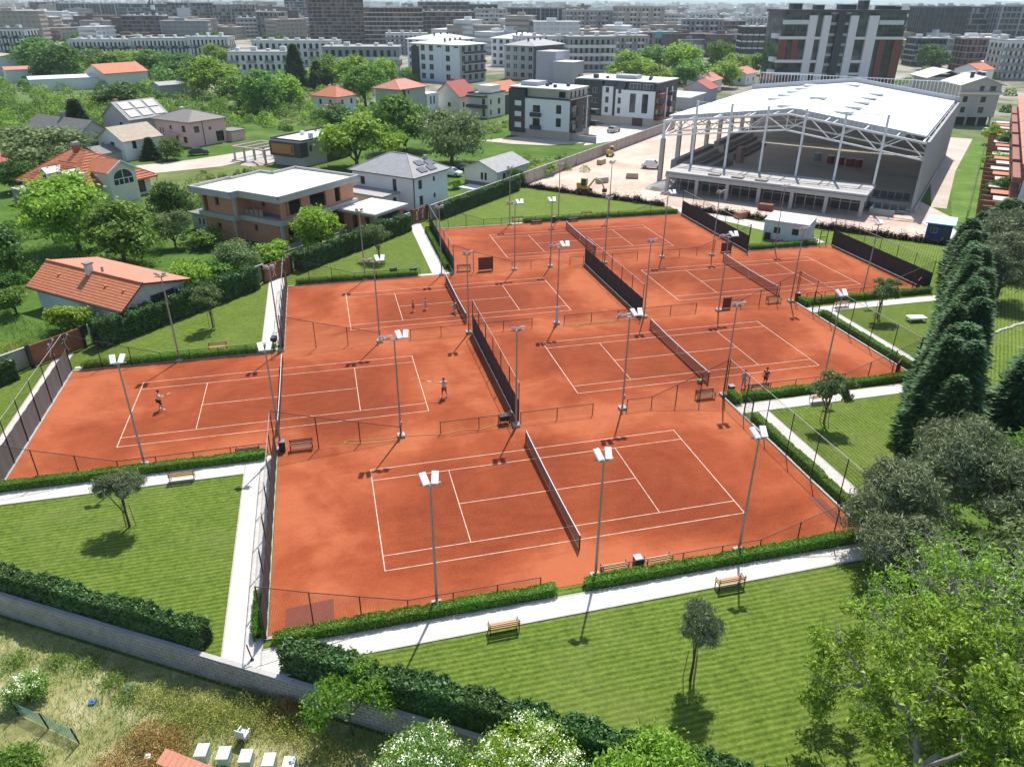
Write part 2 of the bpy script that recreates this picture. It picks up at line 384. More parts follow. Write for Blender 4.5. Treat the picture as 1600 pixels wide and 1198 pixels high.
BLOSSOM_ORG = leafmat('orange_blossom', (0.36, 0.10, 0.02), (0.45, 0.15, 0.03), (0.5, 0.2, 0.05), 0.3)

# ------------------------------------------------------------------ ground
WA, WB = Vector((-60.0, 62.9)), Vector((60.0, -12.8))         # line of the front retaining wall
wdir = (WB-WA).normalized(); wnor = Vector((-wdir.y, wdir.x))  # points into the club
LOW = -1.5
def ground():
    mb = MB(); far = 14000
    a = WA-wdir*far; b = WB+wdir*far
    c = b+wnor*far*1.3; d = a+wnor*far*1.3; e = b-wnor*1500; f = a-wnor*1500
    mb.v = [(a.x,a.y,-0.05),(b.x,b.y,-0.05),(c.x,c.y,-0.05),(d.x,d.y,-0.05),(a.x,a.y,LOW),(b.x,b.y,LOW),(e.x,e.y,LOW),(f.x,f.y,LOW)]
    mb.f = [(0,1,2,3),(4,5,1,0),(7,6,5,4)]
    struct(mb.build('ground', MATS['wild_ground']))
ground()
lawn_material('lawn_grass', R(90)); lawn_material('lawn_grass_side', R(0)); lawn_material('artificial_lawn', R(45), 1.12)
def wl(u): return WA.y+(u-WA.x)*(WB.y-WA.y)/(WB.x-WA.x)
struct(sheet('lawn', [(-44.4,53.1),(34,wl(34)+.12),(38,37),(84,83),(34.8,132.2)], 0.0, MATS['lawn_grass']))
struct(sheet('lawn', [(33.9,31),(37,36),(47.6,46.9),(33.9,46.9)], 0.004, MATS['lawn_grass_side']))
struct(sheet('lawn', [(53,51.9),(66,65),(53,65)], 0.004, MATS['lawn_grass_side']))
struct(sheet('lawn', [(16.2,109),(55,108.6),(56,110.6),(34.8,131.8),(16.0,113)], 0.004, MATS['artificial_lawn']))
struct(sheet('lawn', [(56.8,88.6),(66,88.6),(56.8,105.8)], 0.004, MATS['artificial_lawn']))
struct(sheet('lawn', [(68.3,69.5),(83.5,82.6),(71.0,95.0),(68.3,95.0)], 0.004, MATS['artificial_lawn']))
struct(sheet('lawn', [(52,44),(120,30),(125,80),(98,90),(84,78)], 0.0, MATS['artificial_lawn']))
struct(sheet('building_site', [(34.9,132.3),(83.8,83.4),(96,96),(99,107),(140,150),(166,176),(120,222)], -0.01, MATS['site_earth']))
struct(sheet('grass_verge', [(93.5,93),(97,92.5),(128,121),(158,152),(155,157),(121,124)], 0.006, MATS['meadow']))
struct(sheet('dirt_track', [(97.5,102),(99.2,100.5),(124,126),(158,158),(153,163),(124,133)], 0.012, MATS['road_earth']))
struct(sheet('street', [(-46,154),(-20,163),(-6,178),(14,196),(11,200),(-10,184),(-26,172),(-50,162)], 0.0, MATS['road_earth']))
struct(sheet('street', [(38,182),(44,176),(52,172),(66,174),(100,205),(94,212),(58,190)], 0.0, MATS['road_earth']))
struct(sheet('forecourt', [(60,170),(72,176),(104,204),(97,211),(70,190)], 0.01, MATS['paving']))
struct(sheet('dry_field', [(-45,52),(-28,42),(-28,wl(-28)-.3),(10,wl(10)-.3),(16,0),(-60,-5)], LOW+0.02, MATS['dry_weeds']))
# ------------------------------------------------------------------ courts
L2, W2, S2, SV = 23.77/2, 10.97/2, 8.23/2, 6.40
COURTS = {'A': (12.95, 40.30, -5.45, 31.25, 31.0, 49.65), 'B': (-5.47, 58.90, -23.95, 13.1, 49.65, 68.3),
          'D': (31.30, 58.92, 13.1, 50.2, 49.65, 68.3), 'C': (13.0, 77.5, -5.45, 31.6, 68.3, 86.95),
          'E': (49.62, 77.45, 31.6, 67.95, 68.3, 86.95), 'F': (34.4, 97.1, 14.6, 54.9, 86.95, 107.4)}
CNAME = {'A': 'nearest court', 'B': 'left court with the two men', 'C': 'court with the children', 'D': 'middle right court', 'E': 'far right court', 'F': 'farthest court'}
def court(k):
    cx, cy, u0, u1, v0, v1 = COURTS[k]
    o = struct(sheet('clay_court', [(u0-cx,v0-cy),(u1-cx,v0-cy),(u1-cx,v1-cy),(u0-cx,v1-cy)], 0.02, MATS['clay']), 'orange clay tennis court, the '+CNAME[k])
    o.location = (cx, cy, 0)
    w = 0.028; z = 0.026
    def ln(name, x0, y0, x1, y1): MB().box(x0, y0, z-0.004, x1, y1, z).build(name, LINE, o)
    # outlines are laid end to end so that no two tapes overlap
    for sx in (-1, 1): ln('baseline', sx*L2-w*1.15, -W2+w, sx*L2+w*1.15, W2-w)
    for sy in (-1, 1):
        ln('sideline', -L2-w, sy*W2-w, L2+w, sy*W2+w); ln('singles_sideline', -L2+w*1.2, sy*S2-w, L2-w*1.2, sy*S2+w)
    for sx in (-1, 1): ln('service_line', sx*SV-w, -S2+w, sx*SV+w, S2-w)
    ln('center_service_line', -SV+w, -w, SV-w, w)
    return o
for k in COURTS: court(k)
def net(k, lab):
    cx, cy = COURTS[k][:2]
    t = thing('tennis_net', lab, 'tennis net', (cx, cy, 0.026), 0, 'tennis nets across the clay courts')
    hw = 6.4
    for s in (-1, 1): MB().bar((0, s*hw, 0), (0, s*hw, 1.10), 0.045, None, 8).build('post', BLACKMET, t)
    hh = lambda y: 0.93+0.13*(y/hw)**2
    mb = MB(); n = 160
    for i in range(n+1):
        y = -hw+2*hw*i/n; mb.box(-0.004, y-0.008, 0.04, 0.004, y+0.008, hh(y))
    for j in range(14):
        z = 0.06+j*0.065
        for i in range(8):
            y0 = -hw+2*hw*i/8; y1 = y0+2*hw/8; mb.box(-0.006, y0, z-0.008, 0.006, y1, z+0.008)
    stuff(mb.build('mesh', NETM, t))
    mb = MB()
    for i in range(8):
        y0 = -hw+2*hw*i/8; y1 = y0+2*hw/8; mb.bar((0, y0, hh(y0)), (0, y1, hh(y1)), 0.018, 0.045)
    mb.build('headband', WHITE, t)
    MB().box(-0.012, -0.03, 0.02, 0.012, 0.03, 0.93).build('center_strap', WHITE, t)
for k, l in (('A', 'tennis net across the nearest court'), ('B', 'net seen nearly end on across the left court with the two men'), ('C', 'net across the court with the children, a person bending at it'),
             ('D', 'net across the middle right court'), ('E', 'net across the far right court below the white cabin'), ('F', 'net across the farthest court beside the artificial lawn')): net(k, 'black '+l)
# ------------------------------------------------------------------ paths
KERB = M('path_kerb', (0.42, 0.40, 0.37), 0.9, 0, 0.12, 2)
def path(pts, z=0.03, kerb=True):
    o = struct(sheet('path', pts, z, MATS['paving']))
    if kerb:
        n = len(pts)
        for i in range(n):
            a = Vector(pts[i]); b = Vector(pts[(i+1) % n])
            if (b-a).length > 4: MB().bar((a.x, a.y, 0.02), (b.x, b.y, 0.02), 0.045, 0.025+.0006*(i % 4)).build('kerb', KERB, o)
    return o
def rectp(u0, v0, u1, v1, z=0.03): return path([(u0,v0),(u1,v0),(u1,v1),(u0,v1)], z)
path([(-7.75,wl(-7.75)+.15),(-5.75,wl(-5.75)+.15),(-5.75,49.5),(-7.75,49.5)]); rectp(-36, 47.45, -7.75, 48.95)
path([(-5.75,wl(-5.75)+.15),(-4.7,wl(-4.7)+.15),(-1.5,28.73),(29.6,28.95),(33.9,28.95),(33.9,30.25),(-5.75,30.25)])
rectp(32.45, 30.25, 33.85, 46.9); rectp(31.5, 46.9, 50.4, 48.35)
path([(50.4,46.9),(50.4,48.35),(51.8,48.35),(51.8,47.6)]); rectp(51.7, 48.35, 53.0, 65.2); rectp(50.4, 65.2, 67.6, 66.6)
rectp(-7.6, 69.9, -5.75, 90.3); rectp(-24.0, 68.75, -5.75, 69.2, 0.034); rectp(11.9, 87.7, 13.6, 110.9); rectp(10.2, 87.05, 14.5, 87.7); rectp(-26.4, 48.95, -25.0, 72.4)
path([(55.2,107.6),(56.4,107.6),(66.6,88.2),(67.9,88.2),(67.9,95.5),(57.2,110.2),(55.2,112.6)])
path([(27.0,107.45),(28.9,107.45),(28.9,108.2),(27.0,108.2)], 0.033)
path([(84.2,82.8),(86.4,80.9),(92.5,92.6),(89.5,95.3)])
for p in ([(-4.6,31.3),(-2.0,31.6),(-2.0,33.2),(-4.6,33.0)], [(30.0,31.9),(30.8,31.9),(30.8,35.0),(30.0,35.4)]):
    tag(sheet('drag_mat', p, 0.036, M('drag_mat_mesh', (0.19,0.055,0.032), 0.95)), ('brown drag mat lying in the near left corner of the nearest court' if p[0][0] < 0 else 'narrow grey drag mat in the right corner of the nearest court'), 'drag mat')

# ------------------------------------------------------------------ front retaining wall of concrete blocks
def retaining_wall():
    t = thing('retaining_wall', 'grey concrete block wall below the hedge along the dry field', 'wall')
    q = lambda s, off, z: tuple((WA+wdir*s+wnor*off).to_3d()+Vector((0,0,z)))
    mb = MB(); L = (WB-WA).length
    n = 0
    def wbox(mb, s0, s1, o0, o1, z0, z1):
        k = len(mb.v)
        mb.v += [q(s0,o0,z0),q(s1,o0,z0),q(s1,o1,z0),q(s0,o1,z0),q(s0,o0,z1),q(s1,o0,z1),q(s1,o1,z1),q(s0,o1,z1)]
        mb.f += [(k,k+3,k+2,k+1),(k+4,k+5,k+6,k+7),(k,k+1,k+5,k+4),(k+1,k+2,k+6,k+5),(k+2,k+3,k+7,k+6),(k+3,k,k+4,k+7)]
    wbox(mb, 0, L, -0.03, 0.17, LOW-0.2, 0.05); mb.build('core', CONCD, t)
    mb = MB()
    for i in range(int(L/2.0)): wbox(mb, i*2.0+.006, i*2.0+1.994, -0.075, 0.2, 0.055, 0.125+0.008*(i % 3))
    mb.build('coping', CONC, t)
    # face blocks, 0.5 x 0.25 m, running bond
    bm = MB(); bm.box(0.014, -0.05, 0.014, 0.486, 0.0, 0.236); bme = bm.mesh('block', M('concrete_block', (0.40,0.365,0.32), 0.9, 0, 0.22, 1.4, 0.3))
    ang = math.atan2(wdir.y, wdir.x); rest = MB(); cnt = 0
    S0, S1 = 40.0, 82.0
    sp = []
    for r in range(6):
        i = 0; s = (r % 2)*-0.25
        while s < L-0.5:
            sp.append((abs(s-60), s, r)); s += 0.5
    sp = [x for x in sp if x[1] > 0]; sp.sort()
    for j, (_, s, r) in enumerate(sp):
        z = LOW+r*0.25+0.03
        if j < 300:
            p = WA+wdir*s-wnor*0.031
            link('block', bme, t, (p.x+rnd.uniform(-.004,.004), p.y, z), ang)
        else: wbox(rest, s+.008, s+.492, -0.076-rnd.uniform(0,.006), -0.031, z+.008, z+.242)
    stuff(rest.build('block', bme.materials[0], t))
retaining_wall()

# ------------------------------------------------------------------ hedges
def seg_meshes(name, L, W, H, n, size, mat, k=3, **kw): return [quads_mesh(name, hedge_quads(L, W, H, n, size, **kw), mat) for _ in range(k)]
BOXSEG = seg_meshes('box_hedge_foliage', 2.0, 0.62, 0.62, 2600, 0.10, LEAF_BOX, feather=0.03)
LAURSEG = seg_meshes('laurel_foliage', 2.5, 1.5, 2.0, 6500, 0.20, LEAF_LAUREL, lump=0.2, feather=0.2)
THUJA = seg_meshes('thuja_foliage', 2.5, 0.9, 1.9, 3600, 0.2, LEAF_LAUREL, lump=0.1, feather=0.2)
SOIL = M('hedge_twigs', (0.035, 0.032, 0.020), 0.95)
def hedge(label, a, b, segs, L, W, H, name='hedge', group=None, sc=1.0, z=0.0):
    a = Vector(a); b = Vector(b); D = (b-a).length; ang = math.atan2(b.y-a.y, b.x-a.x)
    t = thing(name, label, 'hedge', (a.x, a.y, z), ang, group)
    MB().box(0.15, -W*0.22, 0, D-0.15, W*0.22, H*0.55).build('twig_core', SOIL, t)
    n = max(1, round(D/L)); st = D/n
    for i in range(n):
        fl = rnd.random() < 0.5
        o = link('foliage', rnd.choice(segs), t, (i*st+(st if fl else 0), 0, 0), math.pi if fl else 0, (st/L*1.04, sc, sc*rnd.uniform(0.93, 1.1)))
    return t
GB = 'clipped box hedges along the courts'
for lab, a, b in (
    ('clipped low box hedge along the front of the nearest court, left of the entrance gap', (-5.1,30.62), (10.45,30.62)),
    ('clipped low box hedge behind the two front court benches, right of the entrance gap', (12.25,30.66), (31.0,30.66)),
    ('clipped low box hedge along the near side of the left court', (-30,49.25), (-6.3,49.25)),
    ('short stub of box hedge beside the near left corner post', (-5.95,31.0), (-5.95,34.2)),
    ('clipped low box hedge along the right side of the nearest court', (31.95,30.9), (31.95,45.9)),
    ('short box hedge stub between floodlight pole and gate at right of nearest court', (31.95,48.35), (31.95,49.9)),
    ('clipped low box hedge along the near side of the middle right court', (32.6,49.05), (50.0,49.05)),
    ('clipped low box hedge along the right end of the middle right court', (50.95,50.3), (50.95,64.4)),
    ('short box hedge stub beside the gate of the far right court', (50.95,66.9), (50.95,68.5)),
    ('clipped low box hedge along the near side of the far right court', (51.4,67.7), (67.8,67.7)),
    ('clipped low box hedge behind the left court, below the lawn with a bench', (-23.2,68.6), (-6.2,68.6)),
    ('clipped low box hedge behind the court with the children', (-4.4,87.4), (10.0,87.4)),
    ('clipped low box hedge beside the path left of the farthest court', (14.05,89.0), (14.05,107.0)),
    ('clipped low box hedge behind the far right court, left of the white cabin', (55.6,87.5), (66.0,87.5)),
    ('clipped low box hedge along the back of the farthest court, right part', (29.0,107.9), (54.4,107.9))):
    hedge(lab, a, b, BOXSEG, 2.0, 0.62, 0.62, 'box_hedge', GB)
GL = 'dark evergreen hedges along the boundary walls'
w_off = lambda u, k: (u+wnor.x*k, wl(u)+wnor.y*k)
for lab, a, b, s in (
    ('dark evergreen hedge on the retaining wall below the left front lawn', w_off(-42,0.75), w_off(-8.9,0.75), 0.60),
    ('dark bushy evergreen hedge on the retaining wall below the large front lawn', w_off(-4.9,0.9), w_off(24,0.9), 0.72),
    ('dark evergreen hedge on the boundary beyond the grey windscreen at far left', (-42.5,54.2), (-28.6,68.1), 0.9),
    ('dark evergreen hedge between the two left rust gates, beside the orange roofed cottage', (-23.0,73.4), (-9.0,87.6), 1.05),
    ('dark evergreen hedge in front of the unfinished brick house', (-4.2,92.4), (11.4,108.2), 1.0)):
    hedge(lab, a, b, LAURSEG, 2.5, 1.5, 2.0, 'evergreen_hedge', GL, s)
hedge('narrow dark conifer hedge along the concrete wall behind the farthest court', (17.2,113.2), (33.8,129.6), THUJA, 2.5, 0.9, 1.9, 'conifer_hedge')
# rows of small dark plants at the edge of the building site
def dwarf_row(lab, a, b):
    a = Vector(a); b = Vector(b); n = int((b-a).length/0.62)
    t = thing('shrub_row', lab, 'shrub row', (a.x, a.y, 0))
    for i in range(n):
        p = (b-a)*(i/n); s = rnd.uniform(0.8, 1.25)
        link('shrub', DWARF[i % 3], t, (p.x, p.y, 0), rnd.uniform(0, 6), (s, s, s*rnd.uniform(.8, 1.2)))
def dwarf(n=420):
    P = NP.normal(size=(n,3))*np.array([0.20, 0.20, 0.36]); P[:,2] = np.abs(P[:,2])+0.08
    return quads_mesh('dwarf_shrub', leaf_quads(P, 0.17, 0.4), LEAF_RED)
DWARF = [dwarf() for _ in range(3)]
dwarf_row('row of small dark purple shrubs between artificial lawn and bare building site', (35.2,131.6), (54.6,112.4))
dwarf_row('row of small dark purple shrubs left of the white cabin, before the hall', (57.2,109.6), (66.5,100.4))
dwarf_row('row of small dark purple shrubs between the right lawn and the blue cabin', (70.4,96.2), (84.4,82.2))

# ------------------------------------------------------------------ boundary walls on the left
def wall45(name, lab, u0, u1, off, h, mat, th=0.22, panel=2.5, z=0.0):
    """wall along v = u + off with precast panels and posts"""
    L = (u1-u0)*math.sqrt(2)
    t = thing(name, lab, 'wall', (u0, u0+off, z), R(45))
    n = max(1, round(L/panel)); st = L/n
    pm = MB().box(0.08, -th*0.3, 0.0, st-0.08, th*0.3, h-0.1).mesh('panel', mat)
    po = MB().box(-0.1, -th*0.62, 0.0, 0.1, th*0.62, h+0.05).mesh('post', CONC)
    for i in range(n): link('panel', pm, t, (i*st, 0, 0))
    for i in range(n+1): link('post', po, t, (i*st, 0, 0))
    MB().box(0, -th*0.55, h-0.097, L, th*0.55, h).build('coping', CONC, t)
    return t
WALLM = M('weathered_wall', (0.40,0.36,0.32), 0.9, 0, 0.16, 0.5, 0.3)
wall45('boundary_wall', 'pale concrete boundary wall from the farthest court to behind the building site', 15.3, 92, 97.3, 2.3, WALLM)
wall45('boundary_wall', 'grey boundary wall between the evergreen hedge and the unfinished brick house', -4.6, 12.2, 98.6, 1.9, WALLM)
wall45('boundary_wall', 'grey boundary wall behind the hedge beside the orange roofed cottage', -23.8, -8.2, 98.6, 1.9, WALLM)
wall45('boundary_wall', 'grey boundary wall behind the hedge at the far left edge', -44, -28.0, 98.6, 1.9, WALLM)
RUST = M('weathering_steel', (0.24,0.085,0.035), 0.85, 0, 0.25, 1.2)
def rust_gate(lab, u0, u1, off):
    L = (u1-u0)*math.sqrt(2); t = thing('rust_gate', lab, 'gate', (u0, u0+off, 0), R(45))
    MB().box(0, -0.06, 0.05, L/2-0.01, 0.06, 2.1).build('gate_leaf', RUST, t); MB().box(L/2+0.01, -0.06, 0.05, L, 0.06, 2.1).build('gate_leaf', RUST, t)
    for x in (0, L): MB().box(x-0.14, -0.14, 0, x+0.14, 0.14, 2.25).build('post', BLACKMET, t)
    # white plate cut as a tennis player: body, legs, raised arm and racket
    c = L*0.5
    for dx in ((-0.7, 0.7) if L > 3.6 else (0,)):
        mb = MB(); x = c+dx
        def bx(a, b, w): mb.bar((x+a[0], -0.075, a[1]), (x+b[0], -0.075, b[1]), w, 0.012)
        bx((0,1.45), (0.02,0.95), 0.11); bx((0.02,0.95), (-0.22,0.40), 0.06); bx((0.02,0.95), (0.26,0.36), 0.06)
        bx((0,1.4), (0.3,1.62), 0.045); bx((0.3,1.62), (0.42,1.85), 0.02); mb.ball((x, -0.075, 1.62), 0.1, 0.012, 0.12); mb.ball((x+0.47, -0.075, 1.93), 0.1, 0.012, 0.13); bx((0,1.4), (-0.28,1.2), 0.045)
        mb.build('player_cutout', WHITE, t)
rust_gate('rust brown gate with white player cut-outs at left end of the path, nearest of three', -27.8, -24.2, 97.9)
rust_gate('rust brown gate with white player cut-outs above the path between left court and children', -8.1, -5.0, 97.0)
rust_gate('rust brown gate with white player cut-out beside the farthest court, most distant of three', 12.3, 15.0, 98.5)
# ------------------------------------------------------------------ fences
FH, LH = 3.7, 1.06
POSTHI = MB().bar((0,0,0), (0,0,FH), 0.04, None, 6).mesh('fence_post', BLACKMET)
POSTLO = MB().bar((0,0,0), (0,0,LH), 0.035, None, 6).mesh('fence_post', BLACKMET)
WIRE = M('fence_wire', (0.030, 0.030, 0.032), 0.6, 0.3, 0.05)
WIRECACHE = {}
def wires(L, h0, h1, z0=0.05):
    """welded mesh of length L, top from h0 to h1"""
    key = (round(L,2), round(h0,2), round(h1,2), round(z0,2))
    if key in WIRECACHE: return WIRECACHE[key]
    mb = MB(); t = 0.0032; p = 0.085; ht = lambda x: h0+(h1-h0)*x/L
    n = int(L/p)
    for i in range(n+1):
        x = min(L, i*p); mb.v += [(x-t, 0, z0), (x+t, 0, z0), (x+t, 0, ht(x)), (x-t, 0, ht(x))]; k = len(mb.v)-4; mb.f.append((k,k+1,k+2,k+3))
    z = z0+p
    while z < max(h0, h1):
        a, b = 0, L
        if h1 != h0:
            xc = (z-h0)/(h1-h0)*L
            if h1 < h0: b = min(L, xc)
            else: a = max(0, xc)
        if b > a:
            mb.v += [(a, 0, z-t), (b, 0, z-t), (b, 0, z+t), (a, 0, z+t)]; k = len(mb.v)-4; mb.f.append((k,k+1,k+2,k+3))
        z += p
    me = mb.mesh('mesh_panel', WIRE); WIRECACHE[key] = me; return me
def fence(label, a, heights, b, screen=None, curb=True, post=True, name='court_fence', gate=None):
    """fence from a to b; heights: one height per post, evenly spaced"""
    a = Vector(a); b = Vector(b); D = (b-a).length; ang = math.atan2(b.y-a.y, b.x-a.x)
    t = thing(name, label, 'fence', (a.x, a.y, 0.02), ang, 'black wire mesh fences round the courts')
    n = len(heights)-1; st = D/n; scr = {}
    for i, h in enumerate(heights):
        if abs(h-FH) < .01: link('post', POSTHI, t, (i*st, 0, 0))
        elif abs(h-LH) < .01: link('post', POSTLO, t, (i*st, 0, 0))
        else: MB().bar((i*st,0,0), (i*st,0,h), 0.04, None, 6).build('post', BLACKMET, t)
    for i in range(n):
        h0, h1 = heights[i], heights[i+1]
        if gate == i: continue
        MB().bar((i*st,0,h0-.03), ((i+1)*st,0,h1-.03), 0.025, None, 6).build('rail', BLACKMET if min(h0,h1) < FH-.01 else POLEMET, t)
        if screen:
            if round(st,2) not in scr:
                m = MB(); k = 8                                    # cloth with slight waves between the posts
                for j in range(k):
                    x0 = st*j/k; x1 = st*(j+1)/k; y0 = 0.02*math.sin(j*1.7); y1 = 0.02*math.sin((j+1)*1.7)
                    if j == k-1: y1 = 0
                    m.v += [(x0,y0-.055,.10),(x1,y1-.055,.10),(x1,y1-.055,screen),(x0,y0-.055,screen),(x0,y0-.043,.10),(x1,y1-.043,.10),(x1,y1-.043,screen),(x0,y0-.043,screen)]
                    q = len(m.v)-8; m.f += [(q,q+1,q+2,q+3),(q+7,q+6,q+5,q+4),(q+3,q+2,q+6,q+7)]
                scr[round(st,2)] = m.mesh('windscreen', SCREENLIT if 'grey windscreen at' in label else SCREEN)
            link('windscreen', scr[round(st,2)], t, (i*st, 0, 0))
        o = link('mesh_panel', wires(st, h0-.05, h1-.05, 0.05), t, (i*st, 0, 0))
    if curb: MB().box(0, -0.09, -0.02, D, 0.09, 0.07).build('curb', CONC, t)
    return t
hi = lambda n: [FH]*(n+1)
dn = [FH, 2.75, 1.9, LH]              # stepped end that falls from the tall corner to the low side fence
fence('tall black mesh fence at the left end of the nearest court beside the pale path', (-5.6,30.95), hi(6), (-5.6,49.65), 2.05)
fence('tall mesh fence at the right end of the nearest court above a box hedge', (31.4,49.65), [FH]*7, (31.4,31.0), None)
fence('tall fence with sunlit grey windscreen at the far left end of the left court', (-24.05,68.3), hi(6), (-24.05,49.6), 2.15)
fence('tall fence with black windscreen between the left court and the middle right court', (13.15,68.3), hi(6), (13.15,49.7), 2.15)
fence('tall dark mesh fence at the left end of the court with the children', (-5.5,68.4), hi(6), (-5.5,86.95), 2.05)
fence('tall fence with black windscreen between the children\'s court and the far right court', (31.65,87.0), hi(6), (31.65,68.4), 2.15)
fence('tall mesh fence at the right end of the middle right court above a box hedge', (50.35,68.3), hi(6), (50.35,49.7), None)
fence('tall fence with black windscreen at the right end of the far right court', (68.0,86.95), hi(6), (68.0,68.3), 2.15)
fence('tall fence with black mesh at the left end of the farthest court', (14.5,87.0), hi(6), (14.5,107.4), 2.0)
fence('tall fence with black windscreen at the right end of the farthest court', (55.0,107.4), hi(6), (55.0,87.0), 2.15)
def low(n): return [LH]*n
S = ('low mesh fence along the front of the nearest court, falling from the left corner', (-5.6,30.98), dn+low(3), (9.6,30.98)); fence(*S)
fence('low mesh fence behind the two front benches, rising to the right corner', (13.3,31.0), low(4)+dn[::-1], (31.4,31.0))
fence('low mesh fence along the near side of the left court, falling from the grey windscreen', (-24.05,49.6), dn+low(4), (-6.2,49.6))
fence('mesh fence falling from the left corner towards the hose, between left and nearest courts', (-5.6,49.65), dn, (3.7,49.62), curb=False)
fence('low mesh fence with yellow hose, left of the central black windscreen', (6.8,49.62), low(3), (12.95,49.62), curb=False)
fence('low mesh fence right of the central black windscreen behind the nearest court', (13.3,49.62), low(3), (19.4,49.62), curb=False)
fence('mesh fence rising to the far right corner of the nearest court', (22.4,49.62), low(2)+dn[::-1][1:], (31.2,49.62), curb=False)
fence('low mesh fence along the near side of the middle right court, rising to the conifers', (33.2,49.6), low(4)+dn[::-1], (50.35,49.6))
fence('low mesh fence along the far side of the left court, falling from the grey windscreen', (-24.05,68.3), dn+low(4), (-6.3,68.3))
fence('mesh fence falling from the tall corner between the left court and the children', (-5.5,68.32), dn, (3.7,68.32), curb=False)
fence('low mesh fence left of the central windscreen, below the children\'s court', (6.8,68.32), low(3), (12.95,68.32), curb=False)
fence('low mesh fence right of the far end of the central windscreen', (13.35,68.32), low(3), (19.4,68.32), curb=False)
fence('long low mesh fence with coiled hose behind the middle right court', (22.9,68.34), low(6), (38.0,68.34), curb=False)
fence('mesh fence rising to the tall corner between middle right and far right courts', (41.2,68.34), low(2)+dn[::-1][1:], (50.2,68.34), curb=False)
fence('low mesh fence at the near side of the far right court', (51.6,68.3), low(4)+dn[::-1], (68.0,68.3))
fence('low mesh fence behind the court with the children, below the lawn with a cart', (-5.5,86.98), dn+low(3), (10.3,86.98))
fence('mesh fence falling from the tall near corner of the farthest court', (14.5,86.98), dn+low(2), (26.9,86.98), curb=False)
fence('short low mesh fence left of the far end of the long black windscreen', (29.6,86.98), low(2), (31.45,86.98), curb=False)
fence('low mesh fence right of the far end of the long black windscreen', (31.85,86.98), low(3), (38.9,86.98), curb=False)
fence('mesh fence rising to the near right corner of the farthest court', (42.4,86.98), low(3)+dn[::-1][1:], (54.9,86.98), curb=False)
fence('low mesh fence behind the far right court along a short hedge', (55.2,86.98), low(4), (65.6,86.98))
fence('low mesh fence along the back of the farthest court with benches behind', (14.6,107.42), dn+low(8)+dn[::-1], (55.0,107.42))
# narrow steel door frames in the fences
def doorframe(lab, p, ang):
    t = thing('gate_frame', lab, 'gate', (p[0], p[1], 0.02), ang, 'narrow black steel doors into the courts')
    for x in (0, 1.1): MB().box(x-.04, -.04, 0, x+.04, .04, 2.15).build('post', BLACKMET, t)
    for z in (1.15, 2.07): MB().box(.04, -.03, z, 1.06, .03, z+.08).build('rail', BLACKMET, t)
    link('mesh_panel', wires(1.02, 1.1, 1.1), t, (.04, 0, 0))
doorframe('narrow black steel door between box hedge and far right pole of nearest court', (32.0,46.3), R(90))
doorframe('narrow black steel door by the stub hedge of the far right court', (50.9,64.9), R(90))
doorframe('narrow black steel door beside the white cabin', (66.1,87.1), 0)

# ------------------------------------------------------------------ floodlight poles
LAMP = M('lamp_housing', (0.84, 0.85, 0.85), 0.5, 0.0, 0.04)
LAMPG = M('lamp_lens', (0.55, 0.58, 0.60), 0.2, 0.0, 0.06)
def lamp_mesh():
    mb = MB(); mb.box(-0.18, -0.05, -0.36, 0.18, 0.05, 0.36)
    for i in range(7): mb.box(-0.15+i*0.046, -0.065, -0.33, -0.135+i*0.046, -0.05, 0.33)
    return mb.mesh('floodlight', LAMP)
LM = lamp_mesh(); LENS = MB().box(-0.15, 0.05, -0.27, 0.15, 0.06, 0.27).mesh('lens', LAMPG)
POLEME = MB().bar((0,0,0.1), (0,0,4.2), 0.085, None, 10, 0.07).bar((0,0,4.2), (0,0,8.3), 0.07, None, 10, 0.05).mesh('pole', POLEMET)
BASEME = MB().cbox(0,0,0,0.55,0.55,0.22).cbox(0.0,0,0.22,0.26,0.26,0.05).mesh('footing', CONC)
BOXME = MB().cbox(0,-0.12,1.0,0.22,0.12,0.4).mesh('switch_box', POLEMET)
def floodlight(p, heads, lab, rz=0.0, boxed=False):
    """heads: string of sides, 'f' lamps aimed at +v, 'b' lamps aimed at -v"""
    t = thing('floodlight_pole', lab, 'floodlight', (p[0], p[1], 0.02), rz, 'tall floodlight poles between the courts')
    link('footing', BASEME, t); link('pole', POLEME, t)
    if boxed: link('switch_box', BOXME, t)
    four = len(heads) == 2
    w = 1.15 if four else 0.55
    MB().bar((-w,0,8.3), (w,0,8.3), 0.035).bar((-.25,-.12,8.27),(.25,-.12,8.27),0.03).build('crossarm', POLEMET, t)
    xs = {'f': (0.36, 0.88), 'b': (-0.88, -0.36)} if four else {heads: (-0.28, 0.28)}
    for h in heads:
        for i, x in enumerate(xs[h]):
            yaw = (0.22 if i else -0.22)
            l = link('floodlight', LM, t, (x, 0.12 if h == 'f' else -0.12, 8.56))
            l.rotation_euler = (R(-60), 0, -yaw) if h == 'f' else (R(-60), 0, math.pi+yaw)
            link('lens', LENS, l)
F2 = 'grey floodlight pole with two lamps '; F4 = 'grey floodlight pole with four lamps '
